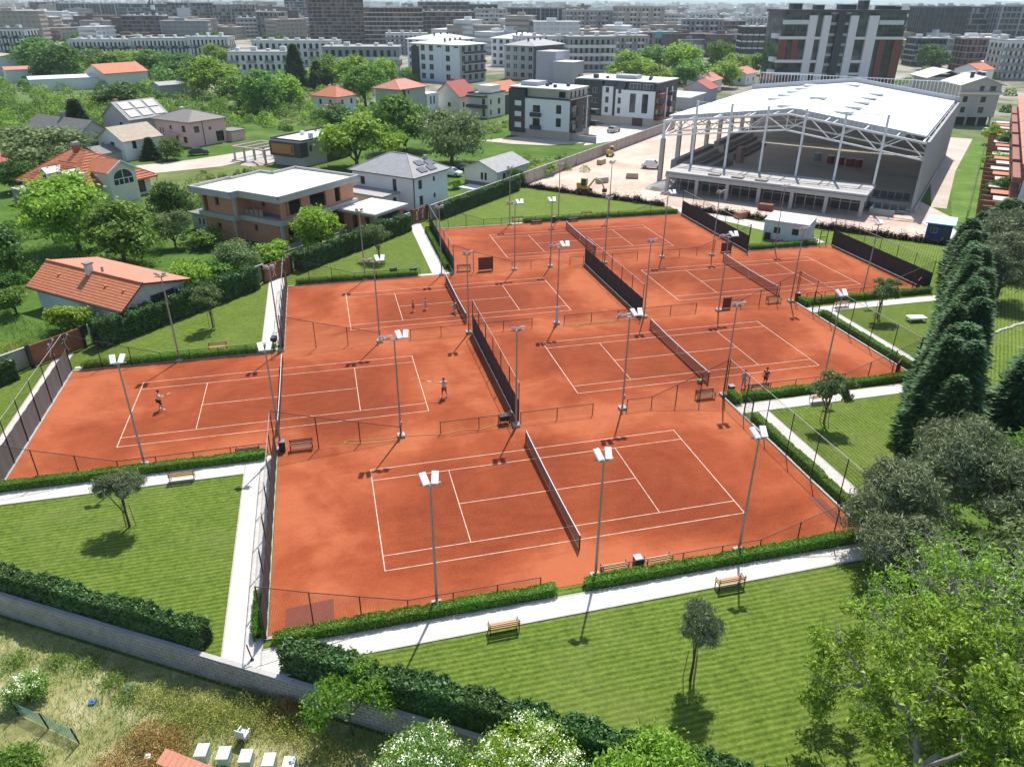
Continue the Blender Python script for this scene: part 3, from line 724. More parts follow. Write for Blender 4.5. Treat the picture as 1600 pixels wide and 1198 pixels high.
for p, h, lab in (
    ((3.63,31.25),'f',F2+'left of the entrance gap of the nearest court'), ((13.06,31.3),'f',F2+'beside the two front benches of the nearest court'),
    ((22.43,31.35),'f',F2+'rightmost of three at the front hedge'),
    ((-14.83,50.2),'f',F2+'in front of the left court above the path bench'), ((-5.25,50.0),'f',F2+'behind the tall left fence of the nearest court'),
    ((3.75,49.9),'fb',F4+'by the yellow hose behind the nearest court'), ((12.85,49.35),'b',F2+'at the near end of the central black windscreen'),
    ((22.13,49.95),'fb',F4+'behind the nearest court, right of its net'), ((31.5,50.1),'b',F2+'at the far right corner of the nearest court'),
    ((41.2,50.0),'f',F2+'in the near hedge of the middle right court'),
    ((-14.9,68.4),'b',F2+'behind the left court beside the orange roofed cottage'), ((-5.69,68.5),'b',F2+'beside the tall fence between left court and children'),
    ((3.75,68.35),'fb',F4+'between the left court and the children'), ((12.75,68.45),'b',F2+'at the far end of the central black windscreen'),
    ((22.2,68.7),'fb',F4+'and padded foot behind the middle right court'), ((31.9,68.3),'b',F2+'at the near end of the long black windscreen'),
    ((40.6,68.1),'fb',F4+'between middle right and far right courts'), ((49.9,68.7),'b',F2+'at the corner between middle right and far right courts'),
    ((59.3,68.7),'f',F2+'in the near hedge of the far right court'),
    ((3.65,87.3),'b',F2+'behind the children\'s court beside the garden cart'), ((12.95,86.9),'b',F2+'behind the children\'s net, left of the farthest court'),
    ((22.2,86.7),'fb',F4+'between the children\'s court and the farthest court, left one'), ((26.95,86.85),'f',F2+'left of the gap into the farthest court'),
    ((34.2,86.6),'b',F2+'right of the far end of the long black windscreen'), ((42.5,87.2),'fb',F4+'right of the gap between farthest and far right courts'),
    ((49.4,86.5),'b',F2+'near the right corner of the farthest court'), ((59.4,87.4),'b',F2+'behind the far right court, left of the white cabin'),
    ((26.67,107.3),'b',F2+'behind the farthest court, leftmost of three'), ((34.5,107.8),'b',F2+'behind the farthest court, middle of three'),
    ((42.8,107.9),'b',F2+'behind the farthest court, rightmost of three')):
    floodlight(p, h, lab, 0, p[0] in (3.75, 22.13))
mb = MB().bar((0,0,0.25),(0,0,1.9),0.17,None,10,0.15); 
tag(mb.build('pole_padding', M('pale_padding',(0.6,0.6,0.62),0.9), None), 'pale grey padding round the foot of a pole behind the middle right court', 'padding').location = (22.2,68.7,0.02)

# ------------------------------------------------------------------ benches, bins, carts
BLEG = MB()
for y in (-0.22, 0.24): BLEG.bar((0,y,0), (0,y*0.95,0.42 if y < 0 else 0.82), 0.022)
BLEG.bar((0,-0.24,0.42),(0,0.24,0.42),0.022).bar((0,-0.25,0.62),(0,0.24,0.62),0.018).bar((0,-0.24,0.42),(0,-0.25,0.62),0.018)
BLEG = BLEG.mesh('leg_frame', BLACKMET)
SLAT = MB().box(-0.86,-0.045,0,0.86,0.045,0.03).mesh('slat', WOOD); SLATD = MB().box(-0.86,-0.045,0,0.86,0.045,0.03).mesh('slat', M('dark_bench_wood',(0.16,0.09,0.06),0.7))
def bench(p, rz, lab, dark=False):
    t = thing('bench', lab, 'bench', (p[0], p[1], 0.03), rz, 'slatted benches around the courts')
    for x in (-0.8, 0.8): link('leg_frame', BLEG, t, (x,0,0))
    for i in range(4): link('slat', SLATD if dark else SLAT, t, (0, -0.18+i*0.12, 0.44))
    for z in (0.6, 0.74):
        l = link('slat', SLATD if dark else SLAT, t, (0, 0.27, z)); l.rotation_euler = (R(80), 0, 0)
    MB().bar((-0.8,0.1,0.06),(0.8,0.1,0.06),0.015).build('stretcher', BLACKMET, t)
for p, rz, lab, d in (
    ((6.84,28.55),math.pi,'wooden bench on the lawn edge facing away, below the left front hedge',0), ((20.4,28.75),math.pi,'wooden bench on the large front lawn edge with a pole shadow beside it',0),
    ((-11.9,47.6),math.pi,'wooden bench on the path below the left court',0), ((14.3,31.45),math.pi,'wooden court bench beside front pole, left of the bin',0), ((17.1,31.45),math.pi,'wooden court bench right of the bin at front hedge',0),
    ((-3.75,49.75),0,'dark bench with low frame in the far left corner of the nearest court',1), ((-7.6,49.95),math.pi,'dark bench at the right end of the left court\'s near fence',1),
    ((-11.6,69.9),0,'wooden bench on the lawn behind the left court',0), ((29.7,49.95),0,'grey bench below the sloping fence beside the ball basket',1),
    ((34.9,50.2),math.pi,'court bench with two people behind the middle right hedge',1), ((38.9,47.2),math.pi,'bench on the path beside a young tree, right of the nearest court',0),
    ((47.8,68.8),0,'grey bench below the sloping fence between middle and far right courts',1), ((54.5,66.0),math.pi,'wooden bench on the path under the young tree by the far right court',0),
    ((15.9,87.6),0,'dark bench at the near left corner of the farthest court',1), ((28.3,108.6),0,'bench behind the farthest court, left of three',0), ((30.8,107.0),math.pi,'dark bench inside the back fence of the farthest court',1),
    ((36.6,107.1),math.pi,'dark bench inside the back fence, right of the red bin',1), ((39.5,108.9),0,'bench on the artificial lawn behind the farthest court, rightmost',0), ((60.4,88.3),0,'dark bench on the lawn left of the white cabin',1)):
    bench(p, rz, lab, d)
BINM = MB().box(-.22,-.22,.04,.22,.22,.82).mesh('bin_body', M('bin_panel',(0.05,0.045,0.042),0.6)); BINT = MB().box(-.25,-.25,.86,.25,.25,.90).box(-.24,-.24,.82,-.2,-.2,.86).box(.2,.2,.82,.24,.24,.86).box(-.24,.2,.82,-.2,.24,.86).box(.2,-.24,.82,.24,-.2,.86).mesh('lid', M('bin_lid',(0.22,0.22,0.23),0.5,0.2))
for p, lab in (((15.75,31.45),'dark litter bin with grey lid between the two front benches'), ((-5.15,49.9),'dark litter bin in the far left corner of the nearest court'),
               ((32.2,50.15),'black litter bin behind the stub hedge by the right pole'), ((33.6,107.2),'dark litter bin behind the farthest court by the middle pole'), ((50.95,69.0),'black litter bin at the corner pole of the far right court')):
    t = thing('litter_bin', lab, 'bin', (p[0],p[1],0.02), 0, 'litter bins at the courts'); link('body', BINM, t); link('lid', BINT, t)
def hose(lab, pts, r=0.022):
    P = [Vector((x,y,0.05)) for x,y in pts]; out = []
    for i in range(len(P)-1):
        p0, p1, p2, p3 = P[max(0,i-1)], P[i], P[i+1], P[min(len(P)-1,i+2)]
        for k in range(6):
            s = k/6; out.append(0.5*((2*p1)+(-p0+p2)*s+(2*p0-5*p1+4*p2-p3)*s*s+(-p0+3*p1-3*p2+p3)*s**3))
    out.append(P[-1]); tag(MB().tube(out, r, 6).build('garden_hose', M('yellow_hose',(0.62,0.42,0.10),0.5)), lab, 'hose')
hose('yellow hose looped at the foot of the pole behind the nearest court', [(4.0,49.75),(3.2,49.4),(1.6,49.45),(0.2,49.6),(-0.6,49.9),(-0.2,50.2),(1.0,49.95),(2.4,49.75),(3.6,49.9)])
hose('long yellow hose running from the pole to the central black windscreen', [(4.0,49.85),(5.4,49.7),(7.0,49.4),(8.4,49.7),(10.0,49.5),(11.4,49.8),(12.2,49.5),(12.6,49.9)])
hose('yellow hose coiled along the low fence behind the middle right court', [(23.2,68.0),(23.9,67.7),(25.2,67.95),(27.5,67.85),(29.5,68.0),(31.2,67.9),(29.0,67.7),(26,67.65),(24,67.6),(23.3,67.8)])
def cart(lab, p, rz, cat='cart', n=3):
    t = thing('ball_cart', lab, cat, (p[0],p[1],0.02), rz)
    MB().box(-.4,-.25,.35,.4,.25,.8).build('basket', M('cart_basket',(0.03,0.035,0.04),0.6), t)
    for x in (-.38,.38):
        for y in (-.23,.23): MB().bar((x,y,0.08),(x,y,.36),.02).build('leg', BLACKMET, t)
    MB().bar((.42,-.2,.75),(.62,-.2,1.0),.015).bar((.42,.2,.75),(.62,.2,1.0),.015).bar((.62,-.2,1.0),(.62,.2,1.0),.015).build('handle', POLEMET, t)
    for x in (-.38,.38):
        for y in (-.23,.23): MB().ball((x,y,.08),.08,.03,.08).build('wheel', BLACKMET, t)
cart('black crate cart standing against the near end of the central windscreen', (12.0,49.95), 0.1)
cart('black ball cart at the foot of the tall fence on the pale path', (-6.4,70.2), 1.4)
cart('dark machine cart parked behind the fence of the children\'s court', (9.6,88.0), 0.2)
cart('garden cart with handle on the lawn behind the children\'s court', (7.2,88.6), 0.4)
t = thing('scoreboard_panel', 'dark square cloth panel leaning on the fence at near left of the farthest court', 'panel', (18.6,87.25,0.02), 0.05)
MB().box(-0.95,-.03,.15,.95,.03,1.75).build('board', M('dusty_cloth',(0.21,0.075,0.05),0.9), t)
for x in (-.9,.9): MB().bar((x,.03,0),(x,.06,1.8),.025).build('post', BLACKMET, t)
for lab, p, w, rz in (('dusty brown roller board against the fence in the far right court corner', (67.0,68.9), 1.7, R(38)), ('dusty brown roller board against the fence in the right corner of middle right court', (49.3,50.4), 1.7, R(38)),
               ('dark brown practice board at near right corner of farthest court', (52.0,87.4), 1.5, 0.0), ('brown board standing on the fence end between middle and far right courts', (41.8,68.5), 0.9, 0.0)):
    t = thing('practice_board', lab, 'board', (p[0],p[1],0.02), rz); MB().box(-w/2,-.04,.1,w/2,.04,1.3).build('panel', M('dusty_cloth',(0.21,0.075,0.05),0.9), t)
    for x in (-w/2,w/2): MB().bar((x,.05,0),(x,.05,1.35),.03).build('post', BLACKMET, t)
t = thing('ball_hopper', 'steel basket of tennis balls on legs beside the grey bench at the far corner', 'basket', (31.0-1.2,51.3,0.02))
mb = MB()
for i in range(3):
    a = i*2.1; mb.bar((0.25*math.cos(a),0.25*math.sin(a),0),(0.12*math.cos(a),0.12*math.sin(a),0.7),0.015)
mb.build('leg_frame', POLEMET, t); MB().ball((0,0,.92),.3,.3,.24,12,6).build('basket', M('basket_wire',(0.12,0.12,0.13),0.5,0.5), t)
mb = MB()
for i in range(40):
    a = rnd.uniform(0,6.28); q = rnd.uniform(0,.22); mb.ball((q*math.cos(a),q*math.sin(a),1.12+rnd.uniform(0,.06)),.035,.035,.035,6,4)
stuff(mb.build('tennis_balls', M('ball_felt',(0.55,0.60,0.15),0.9), t))
t = thing('low_white_table', 'low white box table standing on the lawn beside the conifers', 'table', (59.8,60.6,0.0), R(-8))
MB().box(-.95,-.5,.42,.95,.5,.5).build('top', WHITE, t)
for x in (-.85,.85):
    for y in (-.4,.4): MB().cbox(x,y,0,.08,.08,.42).build('leg', WHITE, t)

# ------------------------------------------------------------------ people
SKIN = M('skin', (0.50,0.28,0.19), 0.6, 0, 0.05); HAIR = M('dark_hair', (0.025,0.018,0.014), 0.8)
def skin_obj(name, verts, edges, radii, mat, parent, root=0, sub=2):
    me = bpy.data.meshes.new(name); me.from_pydata(verts, edges, []); me.materials.append(mat)
    o = link(name, me, parent)
    sm = o.modifiers.new('Skin', 'SKIN'); sm.use_smooth_shade = True
    sl = me.skin_vertices[0].data
    for i, r in enumerate(radii): sl[i].radius = (r, r) if not isinstance(r, tuple) else r
    sl[root].use_root = True
    s2 = o.modifiers.new('Subdivision', 'SUBSURF'); s2.levels = 1; s2.render_levels = sub
    return o
def person(lab, p, rz, H, shirt, short, pose, hair=HAIR, skirt=False, longleg=False):
    t = thing('person', lab, 'person', (p[0],p[1],0.03), rz)
    k = H/1.78
    lean = pose.get('lean', 0.0); hipz = pose.get('hip', 0.93)
    def tor(z, y=0, x=0):      # torso point, leaning forward (+y)
        d = z-hipz; return (x, y+math.sin(lean)*d, hipz+math.cos(lean)*d)
    V = []; E_ = []; Rr = []
    def add(pt, r, par=None):
        V.append(tuple(c*k for c in pt)); Rr.append(tuple(a*k for a in r) if isinstance(r, tuple) else r*k)
        if par is not None: E_.append((par, len(V)-1))
        return len(V)-1
    pel = add(tor(hipz), (.16,.11)); ab = add(tor(hipz+.2), (.135,.10), pel); ch = add(tor(hipz+.43), (.165,.115), ab); nk = add(tor(hipz+.58), .055, ch)
    hd0 = add(tor(hipz+.66, .01), .075, nk); hd1 = add(tor(hipz+.76, .02), .098, hd0); hd2 = add(tor(hipz+.85, .015), .07, hd1)
    for s, leg in ((-1, pose['ll']), (1, pose['rl'])):
        h = add((s*.10, 0, hipz-.06), .095, pel); kn = add((s*.11+leg[0], leg[1], leg[2]), .062, h)
        an = add((s*.12+leg[3], leg[4], .09), .042, kn); add((s*.13+leg[3], leg[4]+.16, .035), .035, an)
    hands = []
    for s, arm in ((-1, pose['la']), (1, pose['ra'])):
        sh = add(tor(hipz+.50, 0, s*.19), .062, ch); el = add(arm[0], .043, sh); wr = add(arm[1], .03, el)
        w = Vector(arm[1]); d = (w-Vector(arm[0])).normalized(); side = d.cross(Vector((0,0,1))); side = side.normalized() if side.length > .1 else Vector((1,0,0))
        palm = add(tuple(w+d*.08), .032, wr); hands.append(tuple((w+d*.1)*k))
        for q in range(4):
            add(tuple(w+d*(.17-.012*abs(q-1.3))+side*(.03*(q-1.5))-Vector((0,0,.012*q))), .0095, palm)
        add(tuple(w+d*.10+side*s*.06), .011, palm)
    skin_obj('body', V, E_, Rr, SKIN, t)
    # clothes follow the same joints, a little wider
    g = lambda i, e: tuple((a+e*k) for a in Rr[i]) if isinstance(Rr[i], tuple) else Rr[i]+e*k
    la0 = 7+8; # left shoulder index: 7 head/torso + 2*4 legs
    ra0 = la0+9
    sv = [V[0],V[1],V[2],V[la0],tuple(Vector(V[la0]).lerp(Vector(V[la0+1]),.75)),V[ra0],tuple(Vector(V[ra0]).lerp(Vector(V[ra0+1]),.75))]
    skin_obj('shirt', sv, [(0,1),(1,2),(2,3),(3,4),(2,5),(5,6)], [g(0,.012),g(1,.02),g(2,.018),g(la0,.016),.055*k,g(ra0,.016),.055*k], shirt, t)
    f = 0.62 if not longleg else 1.0
    def legpts(i):
        a, b, c = Vector(V[i]), Vector(V[i+1]), Vector(V[i+2])
        return [tuple(a), tuple(a.lerp(b, .9 if not longleg else 1))] + ([tuple(b.lerp(c,.92))] if longleg else [])
    l0, r0 = legpts(7), legpts(11); n = len(l0)
    vs = [V[0]]+l0+r0; es = [(0,1)]+[(i,i+1) for i in range(1,n)]+[(0,n+1)]+[(i,i+1) for i in range(n+1,2*n)]
    rr = [g(0,.022)]+[.115*k,.092*k,.06*k][:n]+[.115*k,.092*k,.06*k][:n]
    skin_obj('skirt' if skirt else ('trousers' if longleg else 'shorts'), vs, es, rr, short, t)
    hp = Vector(V[5]); MB().ball((hp.x, hp.y-.018*k, hp.z+.035*k), .108*k, .112*k, .105*k, 12, 8).build('hair', hair, t, True)
    mb = MB(); fy = hp.y+.095*k
    for s in (-1,1): mb.ball((hp.x+s*.035*k, fy-.004*k, hp.z-.01*k), .012*k,.008*k,.010*k, 6, 4)
    mb.build('eyes', HAIR, t); MB().ball((hp.x, fy+.008*k, hp.z-.035*k), .014*k,.018*k,.022*k, 6, 4).build('nose', SKIN, t); MB().ball((hp.x, fy-.006*k, hp.z-.07*k), .026*k,.008*k,.008*k, 6, 4).build('mouth', M('lips',(0.4,0.15,0.12),0.6), t)
    for i in (9, 13):
        a = V[i]; b = V[i+1]; MB().ball(((a[0]+b[0])/2, (a[1]+b[1])/2+.02*k, .045*k), .055*k,.145*k,.05*k, 8, 6).build('shoe', WHITE, t, True)
    return t, hands
def racket(lab, t, hand, d):
    """a racket held in the hand: its own thing, placed in world space"""
    rz = t.rotation_euler.z; m = Matrix.Rotation(rz, 3, 'Z'); o = m @ Vector(hand)+Vector(t.location); d = (m @ Vector(d)).normalized()
    r = thing('tennis_racket', lab, 'racket', tuple(o))
    MB().bar(tuple(-d*.06), tuple(d*.2), .016, None, 6).build('grip', BLACKMET, r)
    x = d.cross(Vector((0,0,1))).normalized(); c = d*.42; pts = [tuple(c+d*(.17*math.cos(a))+x*(.125*math.sin(a))) for a in [i*math.pi/8 for i in range(17)]]
    MB().tube(pts, .012, 5).bar(tuple(d*.2), tuple(d*.26), .014).build('frame', M('racket_frame',(0.6,0.25,0.15),0.4), r)
    mb = MB()
    for i in range(-4,5):
        q = i*.026; l = .17*math.sqrt(max(0,1-(q/.125)**2)); mb.bar(tuple(c+x*q-d*l), tuple(c+x*q+d*l), .0015)
        q = i*.036; l = .125*math.sqrt(max(0,1-(q/.17)**2)); mb.bar(tuple(c+d*q-x*l), tuple(c+d*q+x*l), .0015)
    mb.build('strings', WHITE, r)
WT = M('white_shirt',(0.74,0.75,0.78),0.8); LB = M('pale_blue_shirt',(0.42,0.60,0.66),0.8); BLK = M('black_cloth',(0.02,0.02,0.024),0.85); RED = M('red_cloth',(0.45,0.035,0.035),0.85); PINK = M('pink_cloth',(0.70,0.42,0.45),0.85); BLUE = M('blue_cloth',(0.07,0.16,0.30),0.85); DRED = M('dark_red_cloth',(0.30,0.03,0.03),0.85); GREYC = M('grey_cloth',(0.45,0.45,0.46),0.85)
stand = dict(ll=(0,.03,.49,0,0), rl=(0,.02,.49,.02,.04))
t, h = person('man in white shirt and black shorts swinging a racket on the left court', (-15.1,58.75), R(-70), 1.8, WT, BLK, dict(ll=(0,.10,.48,-.05,-.05), rl=(.03,.16,.48,.06,.12), lean=.15, la=((-.34,.14,1.22),(-.14,.34,1.18)), ra=((.30,.22,1.2),(.12,.42,1.18))))
racket('tennis racket held out by the man in black shorts', t, h[1], (.2,.8,.35))
t, h = person('man in pale blue shirt and red shorts pointing a racket sideways on the left court', (8.05,55.4), R(12), 1.84, LB, RED, dict(ll=(-.04,.03,.49,-.08,0), rl=(.06,.03,.49,.12,-.02), la=((-.42,.10,1.42),(-.64,.22,1.50)), ra=((.33,-.05,1.25),(.26,.16,1.12))))
racket('tennis racket pointed by the man in red shorts', t, h[0], (-.95,.25,.15))
person('small child in red clothes standing near the service line', (8.0,75.7), R(-60), 1.22, RED, DRED, dict(stand, la=((-.26,.02,1.2),(-.22,.12,.98)), ra=((.26,.02,1.2),(.20,.2,1.05))))
person('small child in pale pink clothes standing right of the red child', (9.4,75.95), R(-60), 1.3, PINK, PINK, dict(stand, la=((-.27,.02,1.2),(-.30,.12,1.0)), ra=((.28,.02,1.2),(.32,.14,1.02))), skirt=True)
t, h = person('person in blue top bending forward at the children\'s net', (12.3,74.5), R(-150), 1.72, BLUE, GREYC, dict(ll=(0,.14,.47,-.06,-.04), rl=(.02,.16,.47,.06,.06), lean=1.0, hip=.86, la=((-.22,.50,.82),(-.14,.60,.60)), ra=((.22,.50,.82),(.14,.62,.6))))
person('person in red shirt standing right of the court bench', (36.0,50.95), R(120), 1.76, DRED, BLK, dict(stand, la=((-.28,.03,1.18),(-.24,.18,1.0)), ra=((.28,.03,1.18),(.24,.18,1.0))))
person('person in grey top standing left of the court bench behind the hedge', (33.9,51.0), R(150), 1.72, GREYC, GREYC, dict(stand, la=((-.27,.03,1.18),(-.22,.18,1.0)), ra=((.27,.03,1.18),(.2,.2,1.04))), longleg=True)
# ------------------------------------------------------------------ building kit (local frame: near corner at the origin, x runs right-back, y runs left-back)
def fbox(mb, face, s0, s1, z0, z1, d0, d1):
    """box on a facade: s along it, d inwards (negative = proud); face 'R': y=0 plane, 'L': x=0 plane"""
    if face == 'R': mb.box(s0, d0, z0, s1, d1, z1)
    else: mb.box(d0, s0, z0, d1, s1, z1)
def wallgrid(mb, face, s0, s1, z0, z1, ops, t=0.3, base=0.0):
    S = sorted({s0, s1, *[min(max(v, s0), s1) for o in ops for v in o[:2]]}); Z = sorted({z0, z1, *[min(max(v, z0), z1) for o in ops for v in o[2:4]]})
    for j in range(len(Z)-1):
        zc = (Z[j]+Z[j+1])/2; run = None
        for i in range(len(S)-1):
            sc = (S[i]+S[i+1])/2
            hole = any(o[0] < sc < o[1] and o[2] < zc < o[3] for o in ops)
            if not hole: run = (run[0], S[i+1]) if run else (S[i], S[i+1])
            if hole or i == len(S)-2:
                if run: fbox(mb, face, run[0], run[1], Z[j], Z[j+1], base, base+t)
                run = None
WCACHE = {}
def window_mesh(face, w, h, cols, rows, fm, gm):
    key = (face, round(w,2), round(h,2), cols, rows, fm.name, gm.name)
    if key in WCACHE: return WCACHE[key]
    mb = MB(); f = 0.06
    fbox(mb, face, 0, w, 0, h, 0.20, 0.22); ng = len(mb.f)
    for a, b, c, d in ((0,w,0,f),(0,w,h-f,h),(0,f,f,h-f),(w-f,w,f,h-f)): fbox(mb, face, a, b, c, d, 0.14, 0.199)
    for i in range(1, cols): fbox(mb, face, w*i/cols-f*.4, w*i/cols+f*.4, f, h-f, 0.15, 0.198)
    for j in range(1, rows): fbox(mb, face, f, w-f, h*j/rows-f*.4, h*j/rows+f*.4, 0.155, 0.197)
    me = mb.mesh('window', fm); me.materials.append(gm)
    for i, p in enumerate(me.polygons): p.material_index = 1 if i < ng else 0
    WCACHE[key] = me; return me
DARKFR = M('dark_window_frame', (0.035,0.036,0.04), 0.5); WHITEFR = M('white_window_frame', (0.7,0.7,0.7), 0.5)
def windows(t, face, ops, fm=DARKFR, gm=None, cols=2, rows=1, name='window', base=0.0):
    for o in ops:
        c = o[4] if len(o) > 4 else cols
        loc = (o[0], base, o[2]) if face == 'R' else (base, o[0], o[2])
        link(name, window_mesh(face, o[1]-o[0], o[3]-o[2], c, rows, fm, gm or GLASS), t, loc)
def shell(t, W, D, H, opR, opL, mat, z0=0.0, th=0.3, name='wall'):
    mb = MB(); wallgrid(mb, 'R', 0, W, z0, H, opR, th); mb.build(name, mat, t)
    mb = MB(); wallgrid(mb, 'L', th, D, z0, H, opL, th); mb.build(name, mat, t)
    MB().box(W-th, th, z0, W, D, H).build(name, mat, t); MB().box(th, D-th, z0, W-th, D, H).build(name, mat, t)
    MB().box(th, th, H-0.25, W-th, D-th, H-0.02).build('ceiling', CONCD, t)
def hip_roof(t, W, D, z, rise, mat, o=0.5, ridge=None, th=0.18, name='roof'):
    x0, y0, x1, y1 = -o, -o, W+o, D+o
    if ridge is None: ridge = min(W, D)/2
    if W >= D: a = (x0+ridge+o*0, (y0+y1)/2); b = (x1-ridge, (y0+y1)/2)
    else: a = ((x0+x1)/2, y0+ridge); b = ((x0+x1)/2, y1-ridge)
    A = (*a, z+rise); B = (*b, z+rise); c = [(x0,y0,z),(x1,y0,z),(x1,y1,z),(x0,y1,z)]
    mb = MB()
    if W >= D: fs = [[c[0],c[1],B,A],[c[1],c[2],B],[c[2],c[3],A,B],[c[3],c[0],A]]
    else: fs = [[c[0],c[1],A],[c[1],c[2],B,A],[c[2],c[3],B],[c[3],c[0],A,B]]
    for f in fs: mb.poly(f)
    mb.box(x0, y0, z-th, x1, y1, z-0.005); r = mb.build(name, mat, t)
    cap = MB()
    for p, q in ((c[0],A),(c[1],B if W >= D else A),(c[2],B),(c[3],A if W >= D else B),(A,B)): cap.bar((p[0],p[1],p[2]+.02),(q[0],q[1],q[2]+.02),0.09,0.05)
    cap.build('ridge_cap', mat, r); return r
def gable_roof(t, W, D, z, rise, mat, axis='y', o=0.4, th=0.16, name='roof', gmat=None):
    """ridge along axis"""
    mb = MB(); r = None
    if axis == 'y':
        m = W/2
        mb.slab([(-o,-o,z-rise*o/m),(m,-o,z+rise),(m,D+o,z+rise),(-o,D+o,z-rise*o/m)][::-1][::-1], th)
        mb.slab([(m,-o,z+rise),(W+o,-o,z-rise*o/m),(W+o,D+o,z-rise*o/m),(m,D+o,z+rise)], th); g = [(0.02,0.05,z-.3),(W-.02,0.05,z-.3),(W-.02,.05,z-.05),(m,0.05,z+rise-.17),(.02,.05,z-.05)]
    else:
        m = D/2
        mb.slab([(-o,-o,z-rise*o/m),(W+o,-o,z-rise*o/m),(W+o,m,z+rise),(-o,m,z+rise)], th)
        mb.slab([(-o,m,z+rise),(W+o,m,z+rise),(W+o,D+o,z-rise*o/m),(-o,D+o,z-rise*o/m)], th); g = [(0.05,0.02,z-.3),(0.05,0.02,z-.05),(.05,m,z+rise-.17),(.05,D-.02,z-.05),(.05,D-.02,z-.3)]
    r = mb.build(name, mat, t)
    if gmat:
        MB().poly(g).build('gable', gmat, t)
    return r
def flat_roof(t, W, D, H, mat, par=0.5, pm=None, o=0.0, name='roof'):
    r = MB().box(-o, -o, H+.002, W+o, D+o, H+0.22).build(name, mat, t)
    pm = pm or mat; mb = MB(); w = 0.2
    mb.box(-o,-o,H+.222,W+o,-o+w,H+.22+par).box(-o,D+o-w,H+.222,W+o,D+o,H+.22+par).box(-o,-o+w,H+.222,-o+w,D+o-w,H+.22+par).box(W+o-w,-o+w,H+.222,W+o,D+o-w,H+.22+par)
    if par > 0: mb.build('parapet', pm, r)
    return r
def tilemat(name, col, scale=3.2):
    m, nt, bs = nodes(name); v = mapping(nt)
    w = nt.nodes.new('ShaderNodeTexWave'); w.wave_type = 'BANDS'; w.bands_direction = 'Z'; w.wave_profile = 'SAW'; w.inputs['Scale'].default_value = scale; w.inputs['Distortion'].default_value = 0.2
    nt.links.new(v, w.inputs['Vector'])
    n = noise(nt, v, 1.3, 5, 0.65); f = noise(nt, v, 8, 3, 0.6)
    ff = math_(nt, 'ADD', math_(nt, 'MULTIPLY', n, .6), math_(nt, 'MULTIPLY', f, .4))
    c = ramp(nt, ff, [(0.3, tuple(x*.72 for x in col)), (0.7, tuple(min(1,x*1.22) for x in col))])
    nt.links.new(c, bs.inputs['Base Color']); bs.inputs['Roughness'].default_value = 0.75; bump(nt, bs, w.outputs['Fac'], 0.5, 0.06)
    MATS[name] = m; return m
TILE_O = tilemat('orange_roof_tile', (0.50,0.165,0.075)); TILE_R = tilemat('pink_roof_tile', (0.50,0.20,0.14)); TILE_RD = tilemat('red_roof_tile', (0.40,0.09,0.07)); TILE_G = tilemat('grey_roof_tile', (0.34,0.34,0.34)); TILE_D = tilemat('old_grey_tile', (0.20,0.19,0.175)); TILE_B = tilemat('beige_roof_tile', (0.42,0.34,0.25))
RENDW = M('white_render', (0.74,0.75,0.76), 0.85, 0, 0.05, 0.6); RENDC = M('cream_render', (0.66,0.63,0.55), 0.85, 0, 0.07, 0.6); RENDG = M('grey_render', (0.40,0.40,0.40), 0.85, 0, 0.08, 0.6); PINKR = M('pink_render', (0.80,0.48,0.46), 0.85, 0, 0.07, 0.6)
CHAR = M('charcoal_cladding', (0.040,0.043,0.048), 0.6, 0, 0.12); TAN = M('tan_stone', (0.52,0.45,0.37), 0.85, 0, 0.08, 1); MAROON = M('maroon_cladding', (0.16,0.045,0.032), 0.7, 0, 0.15); MEMB = M('pale_roof_membrane', (0.66,0.67,0.68), 0.7, 0, 0.08, 0.5)
def house(name, lab, N, ang, cat='house'): return thing(name, lab, cat, (N[0], N[1], -0.05), R(ang))
